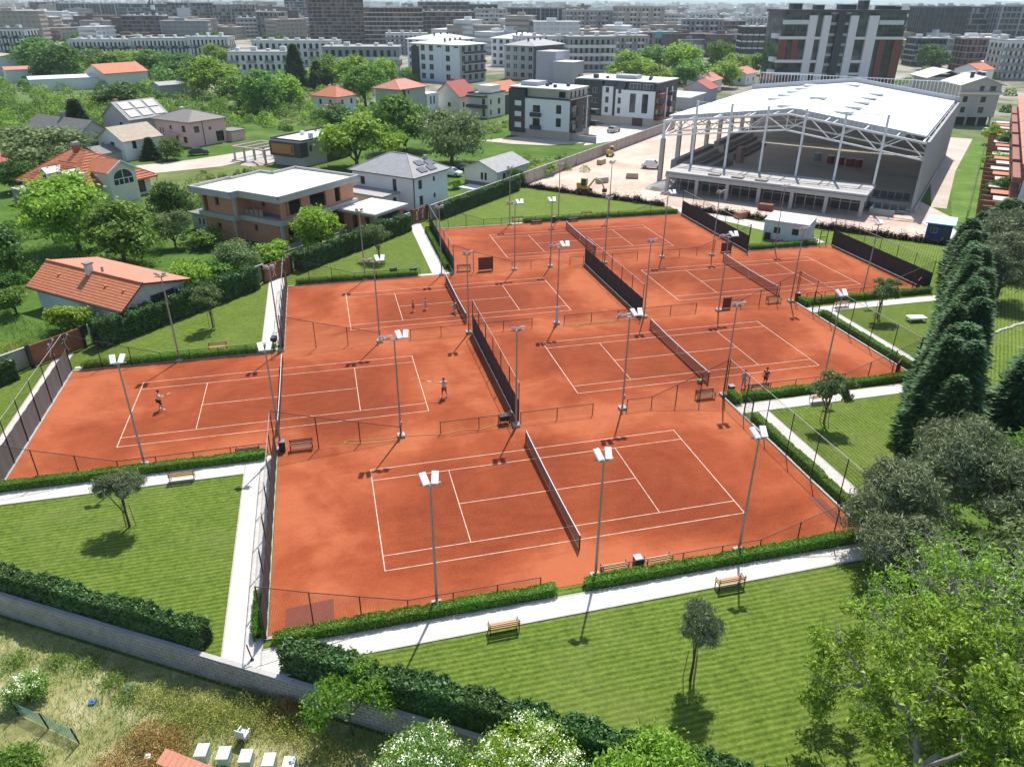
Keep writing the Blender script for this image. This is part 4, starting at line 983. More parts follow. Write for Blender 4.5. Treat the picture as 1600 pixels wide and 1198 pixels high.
# ------------------------------------------------------------------ sports hall under construction
def hall():
    FLc = Vector((61.3,131.0)); ang = -46.2
    t = thing('sports_hall', 'large unfinished sports hall with white curved roof and open steel trusses', 'hall', (FLc.x, FLc.y, -0.02), R(ang))
    W, D, EZ, RZ = 43.8, 60.0, 11.2, 14.0; sb = 4.5
    WS = M('white_steel', (0.74,0.75,0.76), 0.5, 0.1, 0.05); ROOF = M('white_roof_sheet', (0.80,0.81,0.82), 0.55, 0, 0.012, 0.4)
    rz = lambda x: EZ+(RZ-EZ)*(1-abs(x-W/2)/(W/2))
    # roof, two slopes
    mb = MB(); mb.slab([(-.6,sb,EZ),(W/2,sb,RZ),(W/2,D,RZ),(-.6,D,EZ)], .25); mb.slab([(W/2,sb,RZ),(W-1.0,sb,rz(W-1.0)),(W-1.0,D,rz(W-1.0)),(W/2,D,RZ)], .25)
    r = mb.build('roof', ROOF, t)
    for i in range(5):
        for x, y in ((W*.66, sb+6+i*8.5),(W*.30, sb+22+i*7.5)):
            MB().box(x-1.3,y-1.6,rz(x)+.02,x+1.3,y+1.6,rz(x)+.34).build('skylight', M('skylight_sheet',(0.55,0.57,0.58),0.5), r)
    for x,y in ((W*.5,sb+18),(W*.52,sb+48),(W*.44,sb+5)): MB().box(x-1.3,y-1.4,rz(x)-.1,x+1.3,y+1.4,rz(x)+.3).build('skylight', MATS['skylight_sheet'], r)
    mb = MB()                                                                # grey gutter boards at the verge, fascia
    for a,b in ((0.3,W*.3),(W*.3,W/2),(W/2,W*.75),(W*.75,W-4)): 
        mb.slab([(a,sb-.35,rz(a)+.05),(b,sb-.35,rz(b)+.05),(b,sb-.05,rz(b)+.05),(a,sb-.05,rz(a)+.05)],1.1)
    mb.build('fascia', M('grey_sheet',(0.45,0.46,0.47),0.6), t)
    mb = MB(); mb.slab([(-1.2,D+.05,EZ+1.0),(W/2,D+.05,RZ+.9),(W/2,D+.5,RZ+.9),(-1.2,D+.5,EZ+1.0)],1.5).slab([(W/2,D+.05,RZ+.9),(W,D+.05,EZ+.9),(W,D+.5,EZ+.9),(W/2,D+.5,RZ+.9)],1.5)
    mb.build('back_parapet', MATS['grey_sheet'], t)
    mb = MB()
    for i in range(60): mb.bar((i*W/60,D+2,EZ-.5),(i*W/60,D+2,RZ+.9),.05)
    mb.bar((0,D+2,RZ+.9),(W,D+2,RZ+.9),.07); mb.build('back_railing', WS, t)
    # trusses
    def truss(y, first):
        n = 12; mb = MB(); top = [(i*W/n, y, rz(i*W/n)-.45) for i in range(n+1)]; bot = [(i*W/n, y, rz(i*W/n)-3.0+(.0)) for i in range(n+1)]
        for i in range(n):
            mb.bar(top[i], top[i+1], .13); mb.bar(bot[i], bot[i+1], .12)
            a, b = (bot[i], top[i+1]) if i % 2 == 0 else (top[i], bot[i+1])
            mb.bar(a, b, .075)
        mb.bar(top[n//2], bot[n//2], .075); mb.build('truss', WS, t)
    for y in [0.2]+[sb+2+i*9.2 for i in range(7)]: truss(y, y < 1)
    # front posts stand on the mezzanine slab and carry a light rail
    for i in range(6):
        x = 6.2+i*6.2; MB().bar((x,0,3.75),(x,0,14.6),.17).build('front_post', WS, t)
    mb = MB(); mb.bar((6.2,-.2,14.5),(37.2,-.2,14.5),.05)
    for i in range(46): mb.bar((6.2+i*31/45,-.2,14.5),(6.2+i*31/45,-.2,rz(6.2+i*31/45)-.3),.022)
    mb.build('facade_rail', WS, t)
    mb = MB()
    for x in (9.3, 15.5, 21.7, 27.9, 34.1): mb.bar((x,0.3,rz(x)-.4),(x,sb,rz(x)-.3),.1)
    for x in (0.3, W-1): mb.bar((x,.2,EZ-.45),(x,D,EZ-.45),.13)
    for k in range(1,9): mb.bar((W*k/9,0.3,rz(W*k/9)-.35),(W*k/9,D,rz(W*k/9)-.35),.07)
    mb.build('purlins', WS, t)
    # left side concrete columns with bracing between steel heads
    for i in range(8):
        y = 0.3+i*8.4; MB().cbox(0.3,y,0,.75,.75,7.7).build('column', CONC, t)
        MB().bar((0.3,y,7.7),(0.3,y,EZ-.3),.2).build('column_head', WS, t)
    mb = MB(); mb.bar((.3,.3,8.2),(.3,D-1,8.2),.08)
    for i in range(7):
        y = .3+i*8.4; mb.bar((.3,y,8.2),(.3,y+4.2,EZ-.6),.06); mb.bar((.3,y+4.2,EZ-.6),(.3,y+8.4,8.2),.06)
    mb.build('side_bracing', WS, t)
    # walls
    MB().box(W-.4,-.5,0,W,D,EZ-.1).build('right_wall', M('hall_concrete',(0.36,0.355,0.345),0.9,0,.12,.25), t)
    MB().box(W+.25,-.4,.6,W+.32,D*.6,.75).build('wall_rail', WS, t)
    MB().box(0.2,D-.4,0,W-.4,D,8.4).build('back_wall', CONC, t)
    MB().box(.8,.2,-.1,W-.4,D-.4,.06).build('floor', M('hall_floor',(0.52,0.48,0.42),0.9,0,.14,.2), t)
    # stands along the left
    for k in range(2):
        y0 = 3+k*25
        for s in range(5): MB().box(1.2+s*1.15, y0, .07, 2.35+s*1.15, y0+21.5, 3.5-s*.72).build('stand_step', CONC if s % 2 else CONCD, t)
    MB().box(7.2,24.8,.07,8.2,27.6,3.2).build('pink_panel', M('pink_board',(0.5,0.30,0.29),.9), t)
    # mezzanine in front: slab, columns, beam, glazing bars
    mb = MB(); mb.box(4.6,-8.2,3.35,37.6,0.6,3.72); mb.build('mezzanine_slab', CONC, t)
    MB().box(4.6,-8.35,2.75,37.6,-8.05,3.34).build('edge_beam', CONC, t)
    for i in range(7):
        x = 5.0+i*5.35; MB().cbox(x,-7.9,-.05,.55,.55,2.79).build('mezzanine_column', CONC, t); MB().cbox(x,-.4,-.05,.5,.5,3.39).build('mezzanine_column', CONC, t)
    for i in range(6):
        mb = MB(); x0 = 5.5+i*5.35
        for k in range(4): mb.bar((x0+k*1.5,-7.0,0),(x0+k*1.5,-7.0,2.9),.045)
        mb.bar((x0,-7.0,2.1),(x0+4.5,-7.0,2.1),.04); mb.build('glazing_frame', POLEMET, t)
    MB().box(5,-3.4,0.0,37,-3.1,3.34).build('inner_wall', M('dark_inner_wall',(0.10,0.10,0.11),.9), t)
    MB().box(37.9,-4.5,0,41.6,-4.2,1.0).box(37.9,-4.2,0,38.2,.2,1.0).build('low_wall', CONC, t)
    mb = MB()
    for x,y in ((12,-8.2),(16,-8.2),(20,-8.2)): mb.box(x,-7.6,3.74,x+1.9,-6.2,4.0)
    mb.build('slab_debris', M('debris',(0.35,0.29,0.25),.95), t)
    MB().box(4.2,-9.5,0,6.0,-8.4,.02).build('edge_strip', CONC, t)
    return t
HT = hall()
def in_hall(x, y, z=0.05):
    m = Matrix.Rotation(R(-46.2), 3, 'Z') @ Vector((x,y,0)); return (61.3+m.x, 131.0+m.y, z)
RA = R(-46.2)
for i,(x,y) in enumerate(((24,36),(26,35.6),(28,35.2),(29.6,35),(21,37.5))):
    t = thing('barrel_stack', ['red barrel leftmost on the hall floor','second red barrel on the hall floor','third red barrel on the hall floor','rightmost red barrel on the hall floor','grey crate stack left of the red barrels'][i], 'barrel', in_hall(x,y), RA, 'barrels on the hall floor')
    c = M('red_drum',(0.30,0.035,0.03),.6) if i < 4 else M('grey_drum',(.35,.35,.35),.7)
    MB().bar((0,0,0),(0,0,1.5),.75,None,12).build('drum', c, t); MB().bar((0,0,1.5),(0,0,1.58),.78,None,12).build('lid', WHITE, t)
tag(MB().box(-11,-.25,0,11,.25,.35).build('concrete_beam', CONC), 'long pale beam lying across the dark hall floor', 'beam').location = in_hall(31,31,.06)
bpy.data.objects['concrete_beam'].rotation_euler = (0,0,RA-.05)
for i,(x,y,s) in enumerate(((9.5,5.5,1.0),(14.2,6,1.05),(20.2,6.5,.9))):
    t = thing('equipment_cover', ['dark tarped machine next to the pink panel in the hall','dark tarped machine at the left of the hall front','small dark tarped machine behind the second hall post'][i], 'machine', in_hall(x,y), RA)
    MB().ball((0,0,.2),2.0*s,1.4*s,2.0*s,14,8).build('tarpaulin', M('dark_tarp',(0.02,0.021,0.024),.7), t, True); MB().box(-1.7*s,-1.1*s,0,1.7*s,1.1*s,.35).build('pallet', M('pallet_wood',(.3,.2,.12),.9), t)
for i,(x,y) in enumerate(((39.5,8),(40,-1.6))):
    t = thing('seat_rack', ['row of stacked grey seat frames inside the right of the hall','front row of stacked grey seat frames by the hall wall'][i], 'seats', in_hall(x,y), RA)
    for k in range(5):
        MB().box(-3+k*1.2,-.5,.3,-2+k*1.2,.5,.5).box(-3+k*1.2,.4,.5,-2+k*1.2,.5,1.2).build('seat', M('grey_seat',(.12,.12,.13),.6), t); MB().bar((-2.9+k*1.2,-.4,0),(-2.9+k*1.2,-.4,.3),.04).bar((-2.1+k*1.2,.4,0),(-2.1+k*1.2,.4,.3),.04).build('leg', POLEMET, t)
# earth heap, cabins, excavator, cars on the site
def heap(lab, p, rx, ry, h, mat):
    n = 18; mb = MB()
    mb.v.append((0,0,h))
    for k in range(1,5):
        for i in range(n):
            a = 6.283*i/n; q = k/4; j = rnd.uniform(.88,1.12); mb.v.append((rx*q*j*math.cos(a), ry*q*j*math.sin(a), (h*(1-q)**.8)*rnd.uniform(.85,1.1) if k < 4 else -.1))
    for i in range(n): mb.f.append((0,1+i,1+(i+1)%n))
    for k in range(3):
        for i in range(n): a = 1+k*n; mb.f.append((a+i,a+n+i,a+n+(i+1)%n,a+(i+1)%n))
    o = mb.build('earth_heap', mat); o.location = (*p,0); tag(o, lab, 'heap')
heap('heap of sandy rubble at the left front corner of the hall', (60.5,125.0), 4.2, 3.2, 1.7, MATS['gravel'])
heap('low mound of bare earth beside the stacked beams by the concrete wall', (-12.5,164.5), 3.5, 2.5, .8, MATS['road_earth'])
t = house('site_cabin', 'white container cabin with two windows behind the far right court', (64.6,86.4+1.6), 45, 'cabin')
CW = M('cabin_white',(0.66,0.68,0.69),.6)
opL = [(1.2,2.1,1.1,2.0),(3.7,4.6,1.0,1.9)]
shell(t, 5.4, 6.0, 2.6, [], opL, CW, .1, .12); windows(t, 'L', opL, cols=2); flat_roof(t, 5.4, 6.0, 2.6, CW, 0, None, .08)
mb = MB()
for i in range(24): mb.box(.1+i*.22,-.03,.15,.2+i*.22,-.001,2.55)
mb.build('ribs', CW, t); MB().box(4.4,-.35,1.9,5.0,-.04,2.3).build('air_conditioner', WHITE, t); MB().box(-.3,4.9,.1,-.02,5.7,1.0).build('cabinet', BLACKMET, t)
t = house('guard_cabin', 'small blue cabin with pale blue roof at the edge of the conifers', (84.9,84.0), 45, 'cabin')
BC = M('blue_panel',(0.03,0.06,0.20),.5); op = [(1.0,1.9,1.2,1.95)]
shell(t, 2.4, 3.2, 2.55, [], [(1.8,2.7,1.15,1.95)], BC, .05, .1); windows(t, 'L', [(1.8,2.7,1.15,1.95)], WHITEFR, cols=2); MB().box(-.045,.3,.1,-.002,1.1,2.1).build('door', M('cabin_door',(.06,.10,.13),.5), t)
MB().slab([(-.3,-.3,2.62),(2.8,-.3,3.1),(2.8,3.5,3.1),(-.3,3.5,2.62)],.12).build('roof', M('pale_blue_sheet',(.35,.55,.72),.5), t)
def excavator(lab, p, rz, s):
    t = thing('excavator', lab, 'excavator', (p[0],p[1],0), rz); t.scale = (s,s,s); Y = M('machine_yellow',(.55,.36,.08),.5); K = M('rubber_black',(.02,.02,.02),.8)
    for y in (-.75,.75):
        MB().box(-1.1,y-.2,.05,1.1,y+.2,.55).bar((-1.1,y-.2,.3),(-1.1,y+.2,.3),.27,None,10).bar((1.1,y-.2,.3),(1.1,y+.2,.3),.27,None,10).build('track', K, t)
    MB().box(-1.2,-.8,.65,.9,.8,1.2).box(-1.25,-.8,1.2,-.5,.8,1.7).build('body', Y, t); MB().box(-.3,-.75,1.2,.6,-.05,2.45).build('cab_glass', GLASS, t)
    mb = MB()
    for x in (-.35,.62):
        for y in (-.78,-.02): mb.bar((x,y,1.2),(x,y,2.5),.045)
    mb.box(-.42,-.85,2.5,.7,.05,2.58); mb.build('cab_frame', Y, t)
    MB().bar((.9,.2,1.0),(2.0,.2,2.5),.14).bar((2.0,.2,2.5),(3.2,.2,2.2),.13).build('boom', Y, t); MB().bar((3.2,.2,2.3),(3.9,.2,.8),.11).build('stick', Y, t)
    MB().prism([(3.6,-.2),(4.3,-.2),(4.3,.6),(3.6,.6)],.25,.85).build('bucket', K, t)
excavator('small yellow excavator digging beside the artificial lawn', (44.8,125.6), R(-38), .95)
excavator('small yellow loader parked by the pale boundary wall', (61.5,156.5), R(60), .8)
def car(lab, p, rz, col, mat=None, suv=False, s=1.0):
    t = thing('car', lab, 'car', (p[0],p[1],0), rz); t.scale = (s,s,s)
    C_ = M(mat, col, .3, .2, .05); prof = [(-2.1,.35),(-2.1,.85),(-1.95,1.0),(-1.55,1.05),(-1.2,1.5 if not suv else 1.68),(.35,1.5 if not suv else 1.68),(1.05,1.02),(1.95,.88),(2.12,.6),(2.12,.35)]
    mb = MB(); n = len(prof)
    for y in (-.86,.86): mb.v += [(x, y*(.88 if z > 1.2 else 1), z) for x,z in prof]
    mb.f += [tuple(range(n)), tuple(range(2*n-1,n-1,-1))] + [((i+1)%n,i,n+i,n+(i+1)%n) for i in range(n)]
    mb.build('body', C_, t)
    zt = 1.42 if not suv else 1.58
    for y in (-.83,.83): MB().poly([(-1.45,y*1.01,1.08),(-1.12,y*.93,zt),(.3,y*.93,zt),(.92,y*1.01,1.06)]).build('side_window', GLASS, t)
    MB().poly([(1.09,-.74,1.04),(1.09,.74,1.04),(.42,.68,zt+.05),(.42,-.68,zt+.05)]).build('windscreen', GLASS, t); MB().poly([(-1.62,-.72,1.07),(-1.62,.72,1.07),(-1.26,.68,zt+.05),(-1.26,-.68,zt+.05)]).build('rear_window', GLASS, t)
    for x in (-1.35,1.35):
        for y in (-.85,.85): w = MB().bar((x,y-.1,.33),(x,y+.1,.33),.33,None,14).build('wheel', MATS.get('rubber_black') or BLACKMET, t); MB().bar((x,y-.11,.33),(x,y+.11,.33),.18,None,10).build('rim', POLEMET, w)
    for y in (-.6,.6): MB().box(2.08,y-.18,.62,2.14,y+.18,.75).build('headlight', WHITE, t); MB().box(-2.13,y-.18,.72,-2.09,y+.18,.86).build('tail_light', RED, t)
car('white off-road car parked beside the left hall columns', (65.0,142.0), R(-30), (.70,.71,.72), 'car_white', True)
car('dark green car parked in the street beside the pink house', (-25.6,177.2), R(10), (.03,.05,.05), 'car_dark')
car('grey car under the pines at the right edge', (61,37), R(100), (.25,.26,.28), 'car_grey', True)
for lab, p, rz, c, m_ in (('silver car on the forecourt of the black and white blocks', (74,187), 40, (.4,.41,.42), 'car_silver'), ('red car beside the pale boundary wall at the black and white blocks', (93,200), 45, (.3,.03,.03), 'car_red'),
        ('white car parked right of the tall tower foot', (206,236), 10, (.7,.71,.72), 'car_white'), ('dark car parked behind the pale apartment house', (214,226), 70, (.03,.05,.05), 'car_dark'), ('silver car on the pale yard right of the tower', (222,246), 30, (.4,.41,.42), 'car_silver'), ('dark car under the big olive round tree by the bungalow', (27.5,147), -40, (.03,.05,.05), 'car_dark'), ('white car next to the dark car by the bungalow', (24.2,144), -40, (.7,.71,.72), 'car_white')): car(lab, p, R(rz), c, m_)
car('white car at the far end of the site lane', (168,164), R(30), (.70,.71,.72), 'car_white')
t = thing('van', 'pale blue van parked before the far lane fence', 'van', (151,165,0), R(-40)); MB().box(-2.6,-1,.4,2.6,1,2.2).build('body', M('van_blue',(.16,.28,.5),.4), t); MB().box(-2.4,-1.03,1.3,2.0,-1.005,1.95).build('side_window', GLASS, t)
for x in (-1.7,1.7):
    for y in (-.95,.95): MB().bar((x,y-.1,.38),(x,y+.1,.38),.38,None,12).build('wheel', BLACKMET, t)
# ------------------------------------------------------------------ near houses
def cottage():
    t = house('cottage', 'white cottage with long orange tiled roof beside the evergreen hedge', (-32.3,86.6), -42)
    L = 15.6; eave, ridge, far = (0,2.6),(2.7,4.6),(8.4,3.35)
    op = [(1.6,2.9,1.0,2.1),(6,7,1.0,2.0)]
    WB_ = M('pale_blue_render',(.62,.70,.73),.85,0,.06,.6)
    mb = MB(); wallgrid(mb,'R',.5,L-.5,0,2.5,[],.25,.45); mb.build('wall', WB_, t); MB().box(.5,7.7,0,L-.5,7.95,3.2).build('wall', RENDC, t)
    gw = M('gable_render',(.55,.51,.44),.85)
    for x in (.5, L-.75):
        n = MB(); pr = [(.7,0),(7.7,0),(7.7,3.2),(2.7,4.35),(.7,2.75)]; n.v = [(x,y,z) for y,z in pr]+[(x+.25,y,z) for y,z in pr]; k=5
        n.f = [(4,3,2,1,0),(5,6,7,8,9)]+[(i,(i+1)%5,5+(i+1)%5,5+i) for i in range(5)]; n.build('gable_wall', gw, t)
    MB().box(L-.5,1.9,0,L-.42,3.0,2.2).build('door', M('dark_red_wood',(.12,.05,.035),.7), t); MB().box(L-.5,3.6,1.0,L-.44,6.4,2.9).build('window', GLASS, t)
    mb = MB()
    for y in (3.55,4.5,5.4,6.35): mb.box(L-.44,y,.95,L-.38,y+.1,2.95)
    mb.build('window_frame', M('dark_red_wood',(.12,.05,.035),.7), t); MB().box(L-.45,1.0,0,L-.3,1.15,2.5).build('timber_post', MATS['dark_red_wood'], t)
    r = MB().slab([(0,eave[0]-.25,eave[1]-.08),(L,eave[0]-.25,eave[1]-.08),(L,ridge[0],ridge[1]),(0,ridge[0],ridge[1])],.14).slab([(0,ridge[0],ridge[1]),(L,ridge[0],ridge[1]),(L,far[0],far[1]),(0,far[0],far[1])],.14).build('roof', M('roof_underlay',(.10,.06,.04),.9), t)
    tm = M('clay_tile_orange',(.55,.185,.085),.75,0,.2,2.2); tp = M('clay_tile_pale',(.55,.23,.145),.8,0,.12,2.2)
    n = 11; dy = (ridge[0]-eave[0]+.25)/n; dz = (ridge[1]-eave[1]+.08)/n
    def course(wid, drop, dy, dz, mat, step=.26):
        mb = MB(); c = int(L/step)
        for i in range(c):          # barrel-shaped tiles, lower end lapped over the course below
            x = i*step
            mb.v += [(x,0,.07),(x+step*.5,0,.125),(x+step,0,.07),(x,dy*1.08,dz*1.08+.03),(x+step*.5,dy*1.08,dz*1.08+.075),(x+step,dy*1.08,dz*1.08+.03),(x,0,0),(x+step,0,0)]
            q = len(mb.v)-8; mb.f += [(q,q+1,q+4,q+3),(q+1,q+2,q+5,q+4),(q+6,q+7,q+2,q+1,q)]
        return mb.mesh('tile_course', mat)
    cm = course(L,0,dy,dz,tm)
    for i in range(n): link('tile_course', cm, r, (0,-.25+i*dy,eave[1]-.08+i*dz))
    m2 = 16; dy2 = -(far[0]-ridge[0])/m2; dz2 = (ridge[1]-far[1])/m2
    c2 = course(L,0,dy2,dz2,tp)
    for i in range(m2): link('tile_course', c2, r, (0,far[0]+i*dy2,far[1]+i*dz2))
    MB().bar((0,ridge[0],ridge[1]+.1),(L,ridge[0],ridge[1]+.1),.12,.07).build('ridge_cap', tm, r)
    MB().bar((0,-.3,2.45),(L,-.3,2.45),.07).build('gutter', M('brown_gutter',(.08,.045,.03),.6), t)
    c = MB().cbox(7.6,2.5,4.0,.62,.62,1.5).build('chimney', RENDC, r); MB().cbox(7.6,2.5,5.5,.85,.85,.14).build('chimney_cap', CONCD, r)
    MB().bar((8.6,3.3,4.2),(8.6,3.3,5.1),.14,None,10).build('vent_pipe', POLEMET, r)
    for x in (3.6,11.2,14): MB().cbox(x,1.6,3.78,.28,.28,.24).build('vent_tile', tm, r)
cottage()
def brick_house():
    t = house('unfinished_house', 'unfinished two storey red brick house with concrete floors and flat white roof', (-6.1,102.8), 46.5)
    B = MATS['hollow_brick']; W, D = 15.4, 14.2
    mb = MB()
    upR = [(1.2,4.2,4.05,6.0),(5.9,9.1,4.05,6.0),(11.0,12.2,4.0,6.05)]; loR = [(1.3,4.4,0,2.75),(6.8,8.6,0,2.7),(9.8,13.4,0,2.8)]
    def grid(face, a, b, z0, z1, ops, base=0.0):
        m = MB(); wallgrid(m, face, a, b, z0, z1, ops, .28, base); m.build('brick_wall', B, t)
    grid('R', .4, W-.4, 0, 3.0, loR, .25); grid('R', .4, W-.4, 3.75, 6.25, upR, .1)
    grid('L', .8, 7.6, 0, 3.0, [(5.0,5.6,1.6,2.5)], .3); grid('L', 7.6, D-.3, 0, 3.0, [(10.6,11.4,1.4,2.3)], -1.1)
    grid('L', .65, 7.4, 3.75, 6.25, [(4.9,5.6,4.6,5.7)], 2.1); grid('L', 7.4, D-.3, 3.75, 6.25, [(10.3,11.1,4.8,6.0),(12.6,13.4,3.8,5.9)], -1.1)
    MB().box(-.82,7.4,3.75,2.38,7.68,6.25).build('brick_wall', B, t); MB().box(-.8,7.6,0,.88,7.9,3.0).build('brick_wall', B, t)
    MB().box(W-.7,.8,0,W-.4,D-.4,6.25).build('back_wall', B, t); MB().box(-.8,D-.6,0,W-.7,D-.3,6.25).build('back_wall', B, t)
    for x,y in ((.05,.05),(.1,7.5),(-1.15,7.62),(-1.15,D-.7),(W-.75,.1),(5.2,.1),(9.4,.1)):
        MB().box(x,y,0,x+.42,y+.38,3.08).build('column', CONC, t)
    for x,y in ((2.0,7.2),(-1.12,7.2),(-1.15,D-.7),(W-.75,.12),(9.7,.12)): MB().box(x,y,3.72,x+.4,y+.36,6.23).build('column', CONC, t)
    out = [(-.3,-.3),(W+.1,-.3),(W+.1,D+.1),(-1.5,D+.1),(-1.5,7.3),(-.3,7.3)]
    MB().prism(out, 3.08, 3.72).build('floor_slab', CONC, t)
    ro = [(-.55,-.55),(W+.5,-.55),(W+.5,D-2),(11,D-2),(11,D+.4),(5,D+.4),(5,D+.9),(-1.9,D+.9),(-1.9,6.9),(-.55,6.9)]
    r = MB().prism(ro, 6.25, 6.75).build('roof_slab', CONC, t)
    n = len(ro); c = Vector((sum(p[0] for p in ro)/n, sum(p[1] for p in ro)/n)); m = MB()
    for i in range(n):                                     # upstand all round the roof
        a = Vector(ro[i]); b = Vector(ro[(i+1)%n]); d = (b-a).normalized(); nn = Vector((-d.y,d.x)); e0 = a; e1 = b
        m.prism([tuple(e0),tuple(e1),tuple(e1+nn*.28),tuple(e0+nn*.28)], 6.752, 7.15+.002*i)
    m.build('parapet', CONC, r)
    MB().prism([(p[0]+(.3 if p[0] < c.x else -.3), p[1]+(.3 if p[1] < c.y else -.3)) for p in ro], 6.752, 6.80).build('roof_membrane', M('white_membrane',(.72,.72,.71),.7,0,.05), r)
    MB().box(.6,.8,3.74,W-.8,D-.7,3.80).build('inner_floor', CONCD, t); MB().box(1,3,0,1.3,3.4,3.05).build('inner_column', CONC, t)
    MB().prism([(-1.6,-1.8),(W,-1.8),(W,.4),(-1.6,.4)],-.02,.28).build('plinth', CONCD, t)
    mb = MB()
    for i in range(4): mb.box(.2,3.5+i*.9,3.73,.3,4.2+i*.9,4.8-.1*i)
    mb.build('building_boards', M('form_board',(.30,.22,.16),.9), t)
brick_house()
t = house('garage', 'unfinished brick garage with flat white roof slab between brick house and white house', (6.6,106.2), 46)
m = MB(); wallgrid(m,'R',.3,6.9,0,2.75,[(1.0,6.0,0,2.5)],.28,.3); m.build('brick_wall', MATS['hollow_brick'], t); m = MB(); wallgrid(m,'L',.6,6.2,0,2.75,[(1.3,2.2,0,2.4),(3.6,4.6,0,2.4)],.28,.3); m.build('brick_wall', MATS['hollow_brick'], t)
MB().box(.6,6.0,0,6.9,6.3,2.75).build('brick_wall', MATS['hollow_brick'], t); MB().box(6.6,.6,0,6.9,6.0,2.75).build('brick_wall', MATS['hollow_brick'], t)
r = MB().box(-.4,-.4,2.76,7.4,6.7,3.15).build('roof_slab', CONC, t); MB().box(-.1,-.1,3.152,7.1,6.4,3.2).build('roof_membrane', MATS['white_membrane'], r)
MB().box(-.05,-.05,0,.35,.35,2.75).build('column', CONC, t)
def white_house():
    t = house('white_house', 'white two storey house with light grey hip roof and roof panels', (13.7,118.3), 45)
    opR = [(1.3,2.3,3.3,4.7,1),(5.2,5.8,3.9,4.7,1),(1.4,2.4,.7,2.2,1),(5.2,5.8,1.2,2.0,1)]; opL = [(3.4,4.2,2.7,4.8,1),(10,11,3.2,4.5,2)]
    shell(t, 9.2, 12.6, 5.4, opR, opL, RENDW); windows(t,'R',opR); windows(t,'L',opL)
    r = hip_roof(t, 9.2, 12.6, 5.42, 2.5, TILE_G, .55, ridge=5.1)
    # panels lie on the right-front slope
    for i,(x,y) in enumerate(((3.2,.5),(5.6,.5),(4.4,2.0),(6.6,1.6))):
        sl = 2.5/5.15; MB().slab([(x-.9,y-.5,5.5+(y-.5+.55)*sl+.08),(x+.9,y-.5,5.5+(y-.5+.55)*sl+.08),(x+.9,y+.6,5.5+(y+.6+.55)*sl+.08),(x-.9,y+.6,5.5+(y+.6+.55)*sl+.08)],.06).build('solar_panel', M('solar_glass',(.10,.11,.13),.25), r)
    MB().cbox(6.8,2.6,6.3,.5,.5,1.3).build('chimney', RENDG, r)
    MB().bar((.02,-.06,0),(.02,-.06,5.3),.06).build('downpipe', BLACKMET, t); MB().bar((-.6,-.6,5.36),(9.8,-.6,5.36),.06).bar((-.6,-.6,5.36),(-.6,13.2,5.36),.06).build('gutter', BLACKMET, t)
    MB().box(-4.2,3.0,0,-.01,11.5,2.7).build('side_wing', RENDW, t); MB().box(-4.5,2.7,2.71,-.01,11.8,2.95).build('wing_roof', M('grey_membrane',(.35,.34,.33),.8), t)
    MB().box(-1.6,2.96,.2,-.8,2.999,2.2).build('door', DARKFR, t); MB().box(-.05,-.05,-.02,9.25,-.0,.35).build('plinth', CHAR, t)
white_house()
def modern_house():
    t = house('modern_house', 'flat roofed dark modern house with orange cladding panel', (-3.4,158.4), 48)
    MB().box(0,0,0,15,7.6,1.9).build('ground_floor', RENDG, t)
    MB().box(-.6,0,1.9,1.6,8.2,4.75).build('dark_frame', CHAR, t); MB().box(-.66,1.7,2.4,-.605,7.6,4.3).build('orange_cladding', M('orange_wood',(.42,.17,.05),.6,0,.15,3), t)
    op = [(2.3,3.1,2.7,3.9)]; m = MB(); wallgrid(m,'R',1.6,7,1.9,4.7,op,.25,.2); m.build('wall', CONC, t); windows(t,'R',op,base=.2,cols=1); MB().box(7,.0,0,15,.3,4.7).build('wall', CHAR, t); MB().box(1.6,.45,1.9,15,7.6,4.6).build('wall', RENDG, t)
    MB().box(-.665,1.95,2.7,-.66,2.4,4.0).build('window', GLASS, t)
    r = flat_roof(t, 15.2, 8.2, 4.75, MEMB, .3, CHAR, .1); MB().cbox(5,2,4.98,.7,.7,.9).build('chimney', RENDG, r); MB().cbox(7,6,4.98,.7,.7,.7).build('chimney', WHITE, r)
modern_house()
t = house('building_frame', 'pale timber and concrete frame of a small unfinished building by the street', (-11,163), 46, 'building frame')
for x in (0,2.6,5.2,7.8):
    for y in (0,3,6,9): MB().cbox(x,y,0,.32,.32,2.7).build('column', CONC, t)
for y in (0,3,6,9): MB().box(-.2,y-.15,2.702,8.0,y+.15,3.0).build('beam', TAN, t)
for x in (0,7.8): MB().box(x-.15,.16,2.71,x+.15,8.84,2.99).build('beam', TAN, t)
MB().box(-.5,-.5,0,8.4,9.5,.25).build('floor_slab', CONC, t)
t = house('pink_house', 'pink two storey house with dark grey hip roof beside the street', (-28.1,187.1), 45)
opR = [(1.2,2.6,3.0,4.4,1),(7.0,9.2,.4,2.7,3),(5.2,5.9,3.2,3.9,1)]; opL = [(1.4,2.6,3.2,4.6),(1.4,2.6,.8,2.2),(6.2,7.0,3.5,4.3,1),(9.3,9.7,1.9,3.6,1),(10.3,10.7,1.9,3.6,1),(4.4,5.3,.1,2.2,1)]
shell(t,10,12,5.5,opR,opL,PINKR); windows(t,'R',opR); windows(t,'L',opL); r = hip_roof(t,10,12,5.52,1.9,TILE_D,.6); MB().cbox(5,8,6.6,.7,.7,1.2).build('chimney', WHITE, r); MB().box(-1.2,3.2,2.6,-.01,7.8,2.8).build('balcony', PINKR, t); MB().bar((3.6,-.06,0),(3.6,-.06,5.4),.06).build('downpipe', CHAR, t)
MB().box(10.1,-1.5,0,14,3,2.3).build('annex', PINKR, t); MB().box(9.9,-1.8,2.31,14.3,3.2,2.5).build('annex_roof', TILE_D, t)
